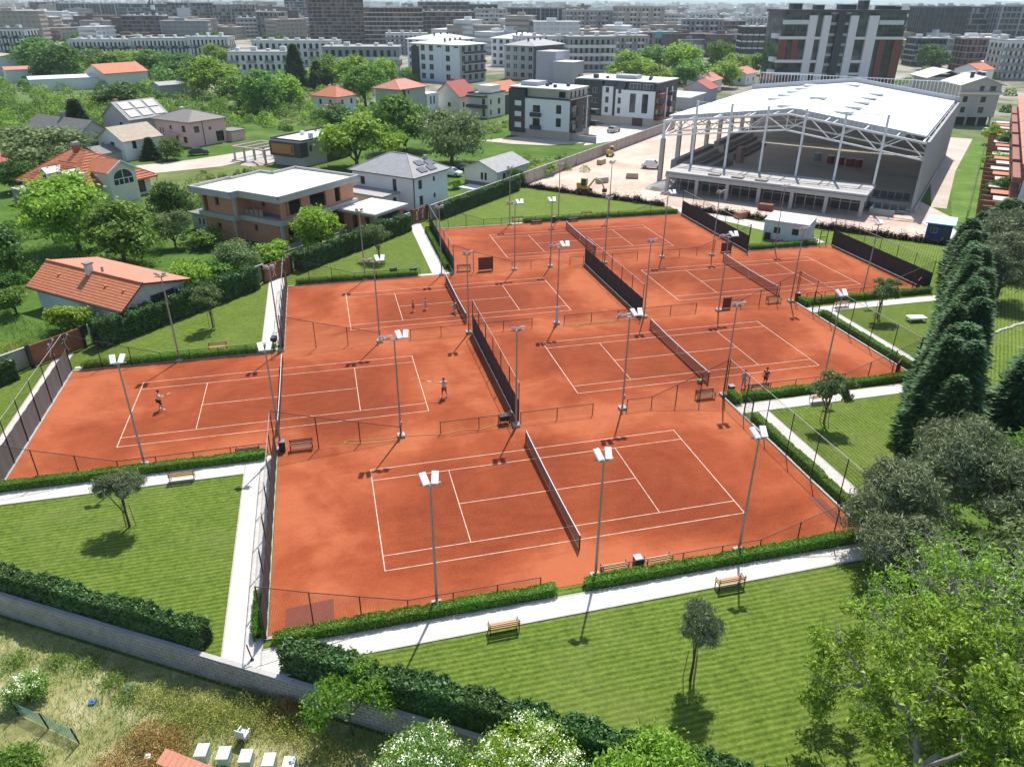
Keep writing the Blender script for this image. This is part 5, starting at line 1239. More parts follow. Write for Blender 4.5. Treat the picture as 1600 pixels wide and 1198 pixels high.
def villa():
    t = house('villa', 'large villa with orange hip roof, dormers and arched gable window', (-38.4,132.6), 48)
    W, D = 13.5, 14.5; shell(t,W,D,3.1,[(9.5,12.4,.3,2.4,3)],[(3,4.2,.9,2.2)],RENDC); windows(t,'R',[(9.5,12.4,.3,2.4,3)])
    r = hip_roof(t,W,D,3.12,4.5,TILE_O,.7,ridge=6.0,name='roof')
    # courses of tiles on the two slopes in view
    for k in range(1,13):
        q = k/13; z = 3.12+4.5*q; d = -.7+6.0*q+.02
        MB().bar((d-.02,d-.06,z+.03),(W+.7-6.0*q*1.08,d-.06,z+.03),.05,.035).build('tile_course', TILE_O, r); MB().bar((d-.06,d-.02,z+.03),(d-.06,D+.7-6.0*q,z+.03),.05,.035).build('tile_course', TILE_O, r)
    # gabled wing with the arched window
    gx0, gx1, gy = 4.2, 9.2, -2.6; g = MB(); pr = [(gx0,0),(gx1,0),(gx1,5.2),((gx0+gx1)/2,6.6),(gx0,5.2)]
    g.v = [(x,gy,z) for x,z in pr]+[(x,3.5,z) for x,z in pr]; g.f = [(0,1,2,3,4),(9,8,7,6,5)]+[((i+1)%5,i,5+i,5+(i+1)%5) for i in range(5)]; g.build('gable_wing', RENDC, t)
    mx = (gx0+gx1)/2; MB().slab([(gx0-.3,gy-.35,5.1),(mx,gy-.35,6.78),(mx,4,6.78),(gx0-.3,4,5.1)],.12).slab([(mx,gy-.35,6.78),(gx1+.3,gy-.35,5.1),(gx1+.3,4,5.1),(mx,4,6.78)],.12).build('wing_roof', TILE_O, t)
    MB().bar((gx0-.35,gy-.38,5.05),(mx,gy-.38,6.75),.05,.12).bar((mx,gy-.38,6.75),(gx1+.35,gy-.38,5.05),.05,.12).build('verge_board', WHITE, t)
    aw = MB(); pts = [(mx+1.85*math.cos(a), gy-.02, 3.9+1.5*math.sin(a)) for a in [i*math.pi/14 for i in range(15)]]; aw.poly(pts+[(mx-1.85,gy-.02,2.9),(mx+1.85,gy-.02,2.9)]); a_ = aw.build('arched_window', GLASS, t)
    fr = MB(); fr.tube([(p[0],gy-.05,p[2]) for p in pts],.06,4)
    for x in (-1.85,-.9,0,.9,1.85): fr.bar((mx+x,gy-.05,2.9),(mx+x,gy-.05,3.9 if abs(x) > .1 else 5.4),.045)
    fr.bar((mx-1.85,gy-.05,2.9),(mx+1.85,gy-.05,2.9),.06).bar((mx-1.85,gy-.05,3.9),(mx+1.85,gy-.05,3.9),.05); fr.build('frame', WHITE, a_)
    for y in (3.0, 8.0):
        d = MB().box(.2,y-.85,3.6,2.6,y+.85,5.0).build('dormer', RENDW, r); MB().slab([(0,y-1.15,4.85),(0,y,5.6),(3.2,y,5.6),(3.2,y-1.15,4.85)][::-1],.1).slab([(0,y,5.6),(0,y+1.15,4.85),(3.2,y+1.15,4.85),(3.2,y,5.6)][::-1],.1).build('dormer_roof', WHITE, r); MB().box(.15,y-.4,3.8,.195,y+.4,4.8).build('dormer_window', GLASS, r)
    MB().box(1.2,1.0,3.7,2.8,2.4,5.1).build('dormer', RENDW, r)
    MB().cbox(6.4,7.4,6.6,1.0,.8,1.7).build('chimney', M('chimney_brick',(.35,.10,.06),.85), r); MB().cbox(6.4,7.4,8.35,1.1,.9,.5).build('chimney_cowl', POLEMET, r)
    MB().box(10.2,-1.4,2.7,14.2,0,3.0).build('porch_roof', TILE_O, t); MB().box(13.9,-1.3,0,14.1,-1.1,2.7).build('porch_post', WHITE, t)
    MB().box(-3.2,6.5,0,-.01,12.4,2.4).build('terrace_wall', M('taupe_render',(.27,.235,.2),.9,0,.08), t); MB().box(-3.3,6.4,2.42,-.02,12.5,2.6).build('terrace_top', CONC, t)
villa()
def gabled(name, lab, N, ang, W, D, H, rise, axis, wall, roof, opR=(), opL=(), chim=None, flat=False):
    t = house(name, lab, N, ang); shell(t, W, D, H, list(opR), list(opL), wall); windows(t,'R',opR); windows(t,'L',opL)
    r = gable_roof(t, W, D, H+.02, rise, roof, axis, .45, gmat=wall)
    if axis == 'y':
        g = MB(); g.v = [(0.1,.02,H-.01),(W-.1,.02,H-.01),(W/2,.02,H+rise-.15),(0.1,.25,H-.01),(W-.1,.25,H-.01),(W/2,.25,H+rise-.15)]; g.f = [(0,1,2),(5,4,3),(0,2,5,3),(1,4,5,2)]; g.build('gable', wall, t)
    else:
        g = MB(); g.v = [(.02,.1,H-.01),(.02,D-.1,H-.01),(.02,D/2,H+rise-.15),(.25,.1,H-.01),(.25,D-.1,H-.01),(.25,D/2,H+rise-.15)]; g.f = [(2,1,0),(3,4,5),(3,5,2,0),(1,2,5,4)]; g.build('gable', wall, t)
    if chim: MB().cbox(chim[0],chim[1],chim[2],.8,.8,1.6).build('chimney', chim[3], r)
    return t, r
gabled('old_house', 'old grey house with long patched grey roof above the olive tree', (-50.5,181.5), 47, 9.5, 19, 3.4, 3.4, 'y', RENDG, TILE_D, [(3.5,5.5,1.0,2.4)], [(3,4,1,2.2),(12,13,1,2.2)], (4.8,10,6.2,CONCD))
t, r = gabled('solar_house', 'grey house with slanted roof carrying rows of solar panels', (-41.8,195.0), 47, 10.5, 9.5, 5.6, 3.3, 'x', RENDG, TILE_G, [(1.5,2.6,3.2,4.4),(6.8,8.0,3.0,4.4)], [(2.8,3.8,3.4,4.6)], (2.5,7,7.6,M('orange_pot',(.45,.2,.12),.8)))
for i in range(3):
    for j in range(2):
        x0 = .6+i*3.4; y0 = .1+j*2.2; sl = 3.3/4.75; MB().slab([(x0,y0,5.7+y0*sl+.1),(x0+2.7,y0,5.7+y0*sl+.1),(x0+2.7,y0+1.9,5.7+(y0+1.9)*sl+.1),(x0,y0+1.9,5.7+(y0+1.9)*sl+.1)],.07).build('solar_panel', M('old_solar',(.10,.105,.12),.45,0,.1,2,0,.3), r)
gabled('beige_house', 'white house with beige tiled gable roof between the solar house and the villa', (-39.2,173.0), 47, 9, 8.2, 4.2, 2.3, 'x', RENDW, TILE_B, [(2,3,2.2,3.8),(5.5,6.5,.6,2.2)], [(3,4.4,2.4,3.6)])
gabled('lean_to_shed', 'low grey lean-to shed beside the beige roofed house', (-43.5,170.5), 47, 5, 6, 2.2, 1.0, 'x', RENDG, TILE_D)
gabled('edge_house', 'red roofed house cut by the left edge, beside the villa', (-62.5,152.5), 47, 9, 9, 3.6, 2.4, 'x', RENDW, TILE_RD, [(2,3,1,2.2)], [(3,4.2,1,2.3)])
t, r = gabled('bungalow', 'small white bungalow with grey gable roof next to the pale boundary wall', (30.4,132.0), 44, 10.5, 7.2, 3.0, 1.5, 'x', RENDC, TILE_G, [(2,3,1.0,2.2)], [(2.2,2.75,1.1,2.4,1),(3.0,3.55,1.1,2.4,1)])
MB().box(-.03,.1,0,-.005,7.1,.7).build('plinth', M('brown_plinth',(.2,.15,.12),.9), t); MB().box(-3.5,1,0,-.2,6,.1).build('terrace', WHITE, t)
t = house('grey_garage', 'small grey garage with three dark windows left of the brick house', (-16.4,113.2), 45); shell(t,5.5,4.2,2.3,[],[(.5,.9,.9,1.8,1),(1.4,1.8,.9,1.8,1),(2.3,2.7,.9,1.8,1)],RENDG); windows(t,'L',[(.5,.9,.9,1.8,1),(1.4,1.8,.9,1.8,1),(2.3,2.7,.9,1.8,1)]); flat_roof(t,5.5,4.2,2.3,TILE_D,0,None,.3)
t = house('tall_red_roof_house', 'tall pale grey house with red pyramid roof above the round trees', (22.7,216.2), 45); opR = [(.9,2.6,4.6,8.2,1),(3.6,4.2,7.0,8.0,1)]
shell(t,11.6,8.6,8.5,opR,[],RENDG); windows(t,'R',opR); hip_roof(t,11.6,8.6,8.52,2.1,TILE_R,.7); MB().box(11.7,-.5,0,17,5,6.4).build('side_wing', RENDW, t); MB().box(13,-.56,3.5,13.6,-.505,5.6).box(14.6,-.56,3.5,15.2,-.505,5.6).build('window', GLASS, t)
t = house('red_roof_house', 'small white house with orange red hip roof left of the tall pale house', (6.3,238.5), 45); opR = [(2,3,2.2,3.6),(6,7,2.2,3.6)]; shell(t,8.5,9.5,4.5,opR,[(2,3,2.2,3.6),(6,7,2.2,3.6)],RENDW); windows(t,'R',opR); windows(t,'L',[(2,3,2.2,3.6),(6,7,2.2,3.6)]); hip_roof(t,8.5,9.5,4.52,2.6,TILE_O,.6)
MB().slab([(-3,-1,2.4),(1.5,-1,2.9),(1.5,2.5,2.9),(-3,2.5,2.4)],.15).build('porch_roof', TILE_RD, t)
gabled('pink_roof_house', 'cream house with steep pink gable roof and chimney', (41.0,226.5), 48, 9.5, 8.4, 5.4, 3.6, 'x', RENDC, TILE_RD, [(2,3,2,3.4)], [(3,4,2.2,3.4)], (6.5,6.2,7.8,M('chimney_brick',(.35,.10,.06),.85)))
t = house('white_cube_house', 'white flat roofed house with grey balconies beside the pink roofed house', (48.0,218.6), 45); opR = [(.8,1.7,3.6,5.0,1),(5,6.4,3.4,5.0),(.8,1.7,.8,2.2,1),(5,6.4,.6,2.2)]; opL = [(1.2,2.2,3.6,5.2),(1.2,2.2,.4,2.4)]
shell(t,9,7,6.2,opR,opL,RENDC); windows(t,'R',opR); windows(t,'L',opL); flat_roof(t,9,7,6.2,MEMB,.35,CHAR,.15); MB().box(3,1,6.43,8,5.5,8.4).build('roof_room', RENDC, t); MB().box(-1.5,.5,2.7,-.01,6.8,3.5).box(-1.5,.5,5.6,-.01,6.8,6.1).build('balcony', CHAR, t); MB().box(9.02,.3,0,12.5,6,5.4).build('dark_wing', CHAR, t)
gabled('orange_barn', 'low grey house with orange gable roof behind the black and white block', (58,246), 45, 13, 9, 4.2, 2.4, 'x', RENDG, TILE_O, [(2,3,1.2,2.6)], [])
# black and white apartment block, nearest
def bw_block_a():
    t = house('apartment_block', 'black and white four storey block with dark left column, nearest to the boundary wall', (58.8,176.7), 45, 'apartment block')
    W, D = 11.2, 17.2
    MB().box(.3,.3,0,W-.3,D-.3,2.0).build('stone_base', TAN, t)
    opL = [(2.6,4.0,3.0,5.0,2),(2.6,4.0,6.0,8.0,2),(8.4,10.4,2.9,4.6,2),(8.4,10.4,6.0,7.6,2)]; opR = [(.5,3.6,2.2,4.6,3),(.5,3.6,5.2,7.8,3),(6.4,8.2,2.4,4.6),(6.4,8.2,5.4,8.0),(8.9,10.6,2.2,4.6),(8.9,10.6,5.4,8.0)]
    m = MB(); wallgrid(m,'L',.3,12.6,2.0,9.1,opL); m.build('white_wall', RENDW, t); windows(t,'L',opL)
    opc = [(13.6,15.6,2.1,3.4,1),(13.6,15.6,4.7,5.9,1),(13.6,15.6,7.2,8.4,1)]
    m = MB(); wallgrid(m,'L',12.6,D,1.0,11.0,opc,.3,-.1); m.build('dark_column', CHAR, t); windows(t,'L',opc,WHITEFR,WHITE,1,1,'panel',-.1)
    m = MB(); wallgrid(m,'R',0,W,2.0,9.1,opR); m.build('right_wall', CHAR, t); windows(t,'R',opR,WHITEFR)
    MB().box(8.4,-.12,2.1,8.8,-.005,9.4).build('white_pier', RENDW, t); MB().box(W-.3,.3,0,W,D,9.1).box(.3,D-.3,2,W-.3,D,9.1).build('back_wall', RENDW, t)
    for z in (2.6,5.5): MB().box(-.9,8.0,z-.5,-.01,10.8,z+.4).build('balcony', CHAR, t)
    for z in (2.0,4.9,7.9): MB().box(.2,-1.3,z-.15,4.4,-.01,z).build('balcony', MAROON, t); MB().box(.2,-1.3,z,4.4,-1.22,z+1.0).build('balcony_rail', CHAR, t)
    for z in (2.4,5.2): MB().box(W-.5,-1.6,z,W+1.6,2.4,z+1.0).build('balcony', CHAR, t)
    MB().box(-.12,-.12,9.1,W+.1,12.6,9.35).build('cornice', CHAR, t)
    opa = [(2.2,4.0,9.5,10.9)]; m = MB(); wallgrid(m,'L',1.6,12.6,9.35,11.3,opa,.3,1.2); m.build('attic_wall', TAN, t); windows(t,'L',opa,base=1.2)
    opb = [(2.0,2.9,9.4,10.9),(4.2,5.1,9.4,10.9),(6.4,7.3,9.4,10.9),(8.6,9.5,9.4,10.9)]; m = MB(); wallgrid(m,'R',1.2,W,9.35,11.3,opb,.3,1.3); m.build('attic_wall', TAN, t); windows(t,'R',opb,base=1.3,cols=1)
    MB().box(W-.3,1.6,9.1,W,D,11.3).box(.5,D-.3,9.1,W-.3,D,11.3).build('back_wall', TAN, t)
    r = MB().box(.2,1.0,11.302,W+.2,D+.2,11.55).build('roof', MEMB, t)
    for x,y in ((3,6),(4.6,9),(7,4.5),(8.2,10)): MB().cbox(x,y,11.55,.7,.7,.7).build('vent', CHAR, r)
    MB().box(3,11,11.55,8.2,15.6,12.5).build('roof_room', RENDG, r)
bw_block_a()
def bw_block_b():
    t = house('apartment_block', 'black and white apartment block with slanted dark roof bays, left of the hall', (87.4,192.2), 45, 'apartment block')
    W, D = 16, 24
    MB().box(.3,.3,0,W-.3,D-.3,2.2).build('stone_base', TAN, t); MB().box(.22,3.4,0,.298,6.4,2.1).build('entrance', M('entry_maroon',(.10,.05,.05),.6), t)
    opL = [(2.2,3.9,3.4,8.2,2),(5.7,7.4,3.4,8.2,2),(10.0,10.9,2.9,4.4,2),(10.0,10.9,5.4,7.0,2),(10.0,10.9,8.0,9.4,2),(13.6,14.6,2.9,4.4,2),(13.6,14.6,5.4,7.0,2),(13.6,14.6,8.0,9.4,2)]
    m = MB(); wallgrid(m,'L',.3,11.6,2.2,9.0,[o for o in opL if o[0] < 11]); m.build('white_wall', RENDW, t); m = MB(); wallgrid(m,'L',12.4,15.6,2.2,9.6,[o for o in opL if o[0] > 11]); m.build('white_wall', RENDW, t); windows(t,'L',opL,rows=3)
    MB().box(.25,11.6,2.2,.6,12.4,10.8).build('dark_bay', CHAR, t); opd = [(16.8,18.4,z,z+1.3,2) for z in (2.6,5.2,7.8)]+[(19.2,22.4,z,z+1.3,2) for z in (2.6,5.2,7.8)]; m = MB(); wallgrid(m,'L',15.6,D,2.0,11.0,opd,.3,-.2); m.build('dark_bay', CHAR, t); windows(t,'L',opd,WHITEFR,base=-.2)
    opR = [(.5,3.4,z,z+2,2) for z in (2.4,5.2,8)]+[(5,7,z,z+2,2) for z in (2.4,5.2,8)]+[(8.5,10.5,z,z+2,2) for z in (2.4,5.2,8)]+[(12,15,z,z+2,2) for z in (2.4,5.2,8)]
    m = MB(); wallgrid(m,'R',0,W,2.0,10.9,opR); m.build('right_wall', CHAR, t); windows(t,'R',opR,WHITEFR)
    for z in (2.0,4.8,7.6):
        MB().box(.2,-1.4,z-.15,3.8,-.01,z+.9).build('balcony', MAROON, t); MB().box(8,-1.4,z-.15,11,-.01,z+.9).build('balcony', CHAR, t)
    for x in (7.3,11.3): MB().box(x,-.15,2,x+.7,-.005,9.5).build('white_pier', RENDW, t)
    MB().box(W-.3,.3,0,W,D,11).box(.3,D-.3,0,W-.3,D,11).build('back_wall', RENDW, t)
    MB().slab([(.05,.3,9.0),(.05,8.8,9.0),(1.2,8.8,11.0),(1.2,.3,11.0)][::-1],.2).build('slanted_roof', CHAR, t); MB().slab([(.05,9.2,9.3),(.05,15.4,9.3),(1.2,15.4,11.0),(1.2,9.2,11.0)][::-1],.2).build('slanted_roof', M('slate_cladding',(.10,.11,.115),.7), t)
    opz = [(1.2,4.0,9.3,10.7,3),(4.6,7.8,9.3,10.7,3)]; windows(t,'L',opz,WHITEFR,base=.1)
    r = MB().box(.8,-.1,11.002,W+.2,D+.2,11.25).build('roof', MEMB, t); MB().box(5,8,11.25,9,14,12.2).build('roof_room', RENDG, r); MB().cbox(3,19,11.25,1.2,1.2,1.0).build('vent', CHAR, r)
    for x,y in ((5,4),(8,5),(11,6),(4,16)): MB().cbox(x,y,11.25,.7,.7,.6).build('vent', CHAR, r)
bw_block_b()
t = thing('garden_wall', 'low pale grey wall in front of the nearest black and white block', 'wall', (47.6,190.0,0), R(-47)); MB().box(0,-.12,0,24,.12,1.3).build('body', CONC, t); MB().box(-.02,-.17,1.302,24.02,.17,1.4).build('coping', CONC, t)
# tall apartment tower behind the hall
def tower():
    t = thing('apartment_tower', 'tall apartment tower with white frames, dark glass and maroon panels behind the hall', 'apartment tower', (149.5,236.2,0), R(-11.5))
    W, D, H = 41.0, 16, 27.4; FR = M('tower_white',(.62,.62,.63),.7,0,.05); DG = glassmat('tower_glass',(.035,.045,.048))
    MB().box(.5,.6,0,W-.5,D,H-.3).build('glazed_core', DG, t)
    zs = [0,3,6,9,12.0,15.0,18.0,21.2,24.4,27.4]
    for x0,x1 in ((8.3,10.9),(13.0,15.4),(21.8,24.4),(28.0,31.2)): MB().box(x0,-.35,0,x1,.62,26.2).build('white_pier', FR, t)
    MB().box(17.6,-.6,0,20.0,.62,26.9).build('dark_stair_strip', M('navy_cladding',(.022,.028,.036),.5), t)
    for z in (8.4,12.2,19.2):
        MB().box(-.8,-.3,z,8.28,.61,z+.9).build('white_band', FR, t); MB().box(31.25,-.3,z+.05,W,.61,z+.85).build('white_band', FR, t) if z > 15 else None
        for a,b in ((10.95,12.95),(24.45,27.95)): MB().box(a,-.2,z,b,.61,z+.8).build('white_band', FR, t)
    for a,b in ((15.45,17.55),(20.05,21.75)):
        for z in zs[:-1]: MB().box(a,.1,z+2.2,b,.605,z+3.0).build('spandrel', M('glass_spandrel',(.28,.34,.35),.4), t)
    for a,b,z0,z1 in ((0,2.2,13.1,19.1),(4.0,5.8,13.1,19.1),(0,1.8,3.0,8.3),(3.8,5.6,3.0,8.3),(33,35,4,19.1),(38,41.0,0,19.1)): MB().box(a,.2,z0,b,.602,z1).build('maroon_panel', MAROON, t)
    for a,b in ((0.2,8.2),(31.4,40.6)):
        for z in zs[1:-1]: MB().box(a,.35,z-.16,b,.601,z+.1).build('floor_edge', CHAR, t)
        mb = MB()
        for i in range(7): x = a+(b-a)*i/6; mb.box(x-.07,.42,.5,x+.07,.6,26)
        mb.build('mullions', CHAR, t)
    MB().box(-.4,-.5,23.6,8.2,-.42,24.9).build('glass_balustrade', M('pale_glass',(.5,.56,.56),.2), t); MB().box(31.3,-.5,23.6,39.5,-.42,24.9).build('glass_balustrade', M('pale_glass',(.5,.56,.56),.2), t)
    MB().box(-1.6,1.0,19.4,-.02,5,20.8).build('balcony', FR, t); MB().box(-1.4,1.0,12.4,-.02,5,13.8).build('balcony', FR, t); MB().box(-1.4,1.0,8.6,-.02,5,9.9).build('balcony', FR, t)
    r = MB().box(-.2,-.4,H-.3,W+.2,D+.3,H+.5).build('roof', CHAR, t)
    for x,w,h in ((4,3,1.6),(12,2.4,1.2),(20,5,1.4),(27,2,2.6),(33,6,1.1),(38,2,.9)): MB().box(x,4,H+.5,x+w,8,H+.5+h).build('roof_unit', CHAR, r); MB().box(x-.2,3.8,H+.5+h,x+w+.2,8.2,H+.75+h).build('unit_cap', FR, r)
    for i in range(9):
        z = 1+i*3; MB().box(W+.02,1.5,z,W+.5,D-2,z+.9).build('side_balcony', M('rust_balcony',(.22,.16,.13),.8), t)
tower()
def right_block():
    t = thing('apartment_house', 'beige grey apartment house with white gabled roof right of the hall', 'apartment house', (170.6,178.7,0), R(-19))
    W, D, H = 10.2, 12, 8.8; ops = [(1.0,2.2,z,z+1.5,2) for z in (3.3,6.0)]+[(5.6,7.0,z,z+1.5,2) for z in (3.3,6.0)]+[(4.6,5.8,8.9,10.2,2),(7.2,8.8,8.9,10.2,2)]
    BG = M('greige_render',(.44,.42,.37),.85,0,.06,.6)
    m = MB(); wallgrid(m,'R',0,W,2.2,10.6,ops); m.build('wall', BG, t); windows(t,'R',ops); MB().box(0,.3,2.2,.3,D,10.6).box(W-.3,.3,2.2,W,D,10.6).box(.3,D-.3,2.2,W-.3,D,10.6).build('wall', BG, t)
    MB().box(-.8,-1.0,8.1,W+.9,-.01,8.6).build('balcony', RENDC, t); MB().box(3.4,-.12,2.2,4.6,-.005,8.0).build('recess_panel', RENDG, t)
    for x in (.3,3.2,6.2,9.6): MB().cbox(x,.3,0,.4,.4,2.2).build('column', CONC, t)
    MB().box(.5,2,0,W-.5,D,2.15).build('ground_floor', CHAR, t)
    mb = MB(); mb.slab([(-1,-1,10.4),(W/2,-1,12.6),(W/2,D,12.6),(-1,D,10.4)],.2).slab([(W/2,-1,12.6),(W+1,-1,10.4),(W+1,D,10.4),(W/2,D,12.6)],.2); r = mb.build('roof', MEMB, t)
    g = MB(); g.poly([(0,-.02,10.55),(W,-.02,10.55),(W/2,-.02,12.45)]).build('gable', RENDG, t)
    for x,y in ((3.6,4),(5.6,2.2),(5.8,5)): MB().cbox(x,y,11.4,.8,.8,2.0).build('chimney', M('chimney_dark',(.08,.06,.055),.8), r); MB().cbox(x,y,13.4,1.1,1.1,.15).build('chimney_cap', WHITE, r)
right_block()
t = thing('apartment_house', 'pale apartment house with grey gable roof directly behind the beige grey one', 'apartment house', (178,200,0), R(-19))
MB().box(0,0,0,11,11,10.4).build('wall', M('greige_render',(.44,.42,.37),.85), t); MB().slab([(-1,-1,10.3),(5.5,-1,12.4),(5.5,12,12.4),(-1,12,10.3)],.2).slab([(5.5,-1,12.4),(12,-1,10.3),(12,12,10.3),(5.5,12,12.4)],.2).build('roof', MEMB, t)
# terraced houses at the right edge, each with a brick pergola garden
for i in range(6):
    u = 103.0+i*12.2; v = u-11.6
    t = thing('terraced_house', ['terraced house with white wall nearest at the right edge','second terraced house from the near right edge','third terraced house from the near right edge','fourth terraced house from the near right edge','fifth terraced house along the right edge','farthest terraced house along the right edge'][i], 'terraced house', (u,v,0), R(45), 'terraced houses along the right edge')
    W, D = 16.6, 9
    op = [(3.0,4.4,1.0,2.6),(7.5,9.5,.2,2.4),(3.0,4.4,4.2,5.6),(9.0,10.4,4.2,5.6)]
    # this row faces left: the garden front is the +y side of a frame rotated with the lane
    MB().box(0,-D,0,W,0,8.8).build('wall', RENDW if i % 2 == 0 else RENDG, t)
    for k in range(3): MB().box(1.5+k*5,.005,3.9,3.3+k*5,.06,5.5).build('window', GLASS, t); MB().box(1.5+k*5,.005,6.6,3.3+k*5,.06,8.2).build('window', GLASS, t)
    MB().slab([(-.2,.8,8.7),(-.2,-D/2,11),(W,-D/2,11),(W,.8,8.7)][::-1],.2).slab([(-.2,-D/2,11),(-.2,-D-.6,8.7),(W,-D-.6,8.7),(W,-D/2,11)][::-1],.2).build('roof', TILE_R, t)
    BR = M('terrace_brick',(.30,.12,.085),.85,0,.18,1.5)
    for k in range(4):
        x = .4+k*4.1; MB().box(x,.02,0,x+.35,4.6,1.9).build('garden_wall', BR, t); MB().box(x-.02,4.4,0,x+.5,4.9,2.5).build('pillar', BR, t); MB().box(x,.1,2.5,x+.16,5.0,2.7).build('pergola_beam', BR, t)
    for k in range(3): MB().box(1+k*5.2,.3,2.72,4.2+k*5.2,3.2+k*.4,2.85).build('awning', M('pale_awning',(.55,.54,.52),.8) if k != 1 else TILE_O, t)
    MB().box(.2,1.5,0,W-.5,4.4,.08).build('terrace', CONC, t); MB().box(2,.02,2.9,14,1.1,3.9).build('balcony', BR, t); MB().box(1,.07,5.7,15,1.5,6.5).build('balcony', BR, t)
t = thing('lane_fence', 'thin wire fence on concrete posts along the green lane right of the hall', 'fence', (97.5,94.5,0), R(44.5))
for i in range(26): MB().cbox(i*3,0,0,.12,.12,1.4).build('post', CONC, t)
for z in (.4,.85,1.3): MB().bar((0,0,z),(75,0,z),.015).build('wire', POLEMET, t)
# mid distance apartment houses
def mid_block(lab, N, ang, W, D, H, fl, colsR, colsL, wall, wall2, roof, hip=1.4, balc=None, frame=WHITEFR):
    t = house('apartment_house', lab, N, ang, 'apartment house'); fh = H/fl
    def ops(S, n): 
        st = S/n; return [(st*(i+.25), st*(i+.75), f*fh+.8, f*fh+fh-.5, 2) for f in range(fl) for i in range(n)]
    a, b = ops(W,colsR), ops(D,colsL); m = MB(); wallgrid(m,'R',0,W,0,H,a); m.build('wall', wall2, t); m = MB(); wallgrid(m,'L',.3,D,0,H,b); m.build('wall', wall, t); windows(t,'R',a,frame); windows(t,'L',b,frame)
    MB().box(W-.3,.3,0,W,D,H).box(.3,D-.3,0,W-.3,D,H).build('wall', wall, t)
    if hip: hip_roof(t,W,D,H+.02,hip,roof,.8)
    else: flat_roof(t,W,D,H,roof,.5)
    for f in range(1,fl): MB().box(W*.05,-1.2,f*fh-.1,W*.95,-.01,f*fh+.05).build('balcony', balc or RENDW, t); MB().box(W*.05,-1.2,f*fh+.052,W*.95,-1.14,f*fh+.9).build('balcony_rail', CHAR, t)
    for i in range(4): MB().cbox(W*(.2+.2*i),D*.4,H+hip*.6,.6,.6,1.4).build('chimney', CHAR, t)
    return t
t = mid_block('grey and white four storey house with pale roof left of the dark apartment house', (58.5,318.0), 42, 17, 26, 14.2, 4, 4, 6, RENDW, RENDG, MEMB, 1.2)
for y0,y1 in ((0.5,4),(9,12.5),(21.5,25.5)): MB().box(-.4,y0,0,-.01,y1,13).build('white_panel' if y0 < 20 else 'dark_panel', RENDW if y0 < 20 else CHAR, t)
mid_block('dark brown apartment house with grey hip roof and many balconies', (91,325), 42, 24, 15, 13.2, 4, 7, 4, RENDG, M('dark_brown_render',(.12,.10,.09),.85), TILE_G, 2.2, RENDG)
mid_block('white apartment house with pale hip roof behind the grey and white house', (62,385), 42, 26, 22, 13.0, 4, 6, 5, RENDW, RENDW, MEMB, 2.4)
mid_block('white apartment house with pale hip roof, right of two behind', (104,390), 42, 26, 20, 13.0, 4, 6, 5, RENDW, RENDW, MEMB, 2.4)
t = house('grey_cube_building', 'plain lilac grey cube building behind the black and white blocks', (100,300), 44, 'building'); MB().box(0,0,0,9,9,8.5).build('wall', RENDG, t); MB().box(2,9,0,14,18,12).build('wall', M('lilac_render',(.42,.42,.46),.85), t); MB().box(-.2,-.2,8.5,9.2,9,8.7).build('roof', MEMB, t); MB().box(5,-.05,2,6,-.005,4).build('window', GLASS, t)
t = house('white_shed', 'long low white roofed shed behind the black and white blocks', (112,222), 46, 'shed'); MB().box(0,0,0,16,14,3.6).build('wall', RENDG, t); MB().box(-.4,-.4,3.6,16.4,14.4,3.9).build('roof', MEMB, t)
gabled('small_red_house', 'small house with dark red hip roof left behind the hall', (127,238), 45, 9, 9, 4.5, 2.2, 'x', RENDG, TILE_RD)
gabled('pale_pink_house', 'pale pink roofed house between the green trees and the tower', (140,262), 45, 14, 9, 4.5, 2.0, 'x', RENDW, TILE_R)
gabled('white_roof_house', 'white walled house with brown roof at the left below the black roofed wing', (-134,384), 40, 24, 12, 6.5, 2.0, 'y', RENDW, TILE_B, [(3,4.4,3,4.4)], [(2,3.2,3,4.4)])
gabled('orange_roof_house', 'house with broad orange hip roof among the trees at left', (-74,322), 42, 17, 14, 5.5, 2.8, 'x', RENDC, TILE_O)
gabled('shed_row', 'long low shed with white sheet roof among the orchard trees', (-98,318), 20, 22, 7, 4.2, .8, 'x', RENDW, MEMB)
gabled('shed_row', 'low shed with rusty and white roof at the far left orchard', (-116,352), 25, 14, 8, 5.0, .9, 'x', RENDW, TILE_R)
gabled('garden_shed', 'small grey shed roof in the scrub right of the orange roofed house', (-50,288), 35, 11, 6, 4.2, .8, 'x', RENDG, TILE_G)

for lab, N, ang, W, D, H, wl_, rf in (
  ('long white roofed warehouse at the far end of the site lane', (212,232), 35, 22, 12, 4.2, RENDW, MEMB), ('small beige house with grey roof behind the pale apartment house', (236,244), 30, 11, 9, 5.0, RENDC, TILE_G),
  ('white house with orange roof right of the tall tower', (262,268), 20, 12, 10, 6.0, RENDW, TILE_O), ('low grey workshop with pale roof below the dark glass tower', (300,300), 20, 26, 12, 4.5, RENDG, MEMB),
  ('cream house with grey roof below the dark grey tower', (330,285), 15, 13, 11, 6.5, RENDC, TILE_G), ('white villa with red roof at the right edge behind the terraced houses', (250,206), 30, 13, 10, 6.5, RENDW, TILE_R),
  ('grey flat house at the right edge behind the pale apartment house', (226,196), 30, 14, 10, 8.0, RENDG, TILE_D), ('cream three storey house at the top right', (290,240), 25, 16, 12, 9.5, RENDC, TILE_G),
  ('white low house between grove and tower', (168,286), 40, 12, 9, 4.6, RENDW, TILE_R)):
    gabled('house', lab, N, ang, W, D, H, 2.0, 'x', wl_, rf, [(2,3.2,1.4,2.8),(W-4,W-2.6,1.4,2.8)], [(2,3.2,1.4,2.8),(D-3.4,D-2.2,1.4,2.8)])
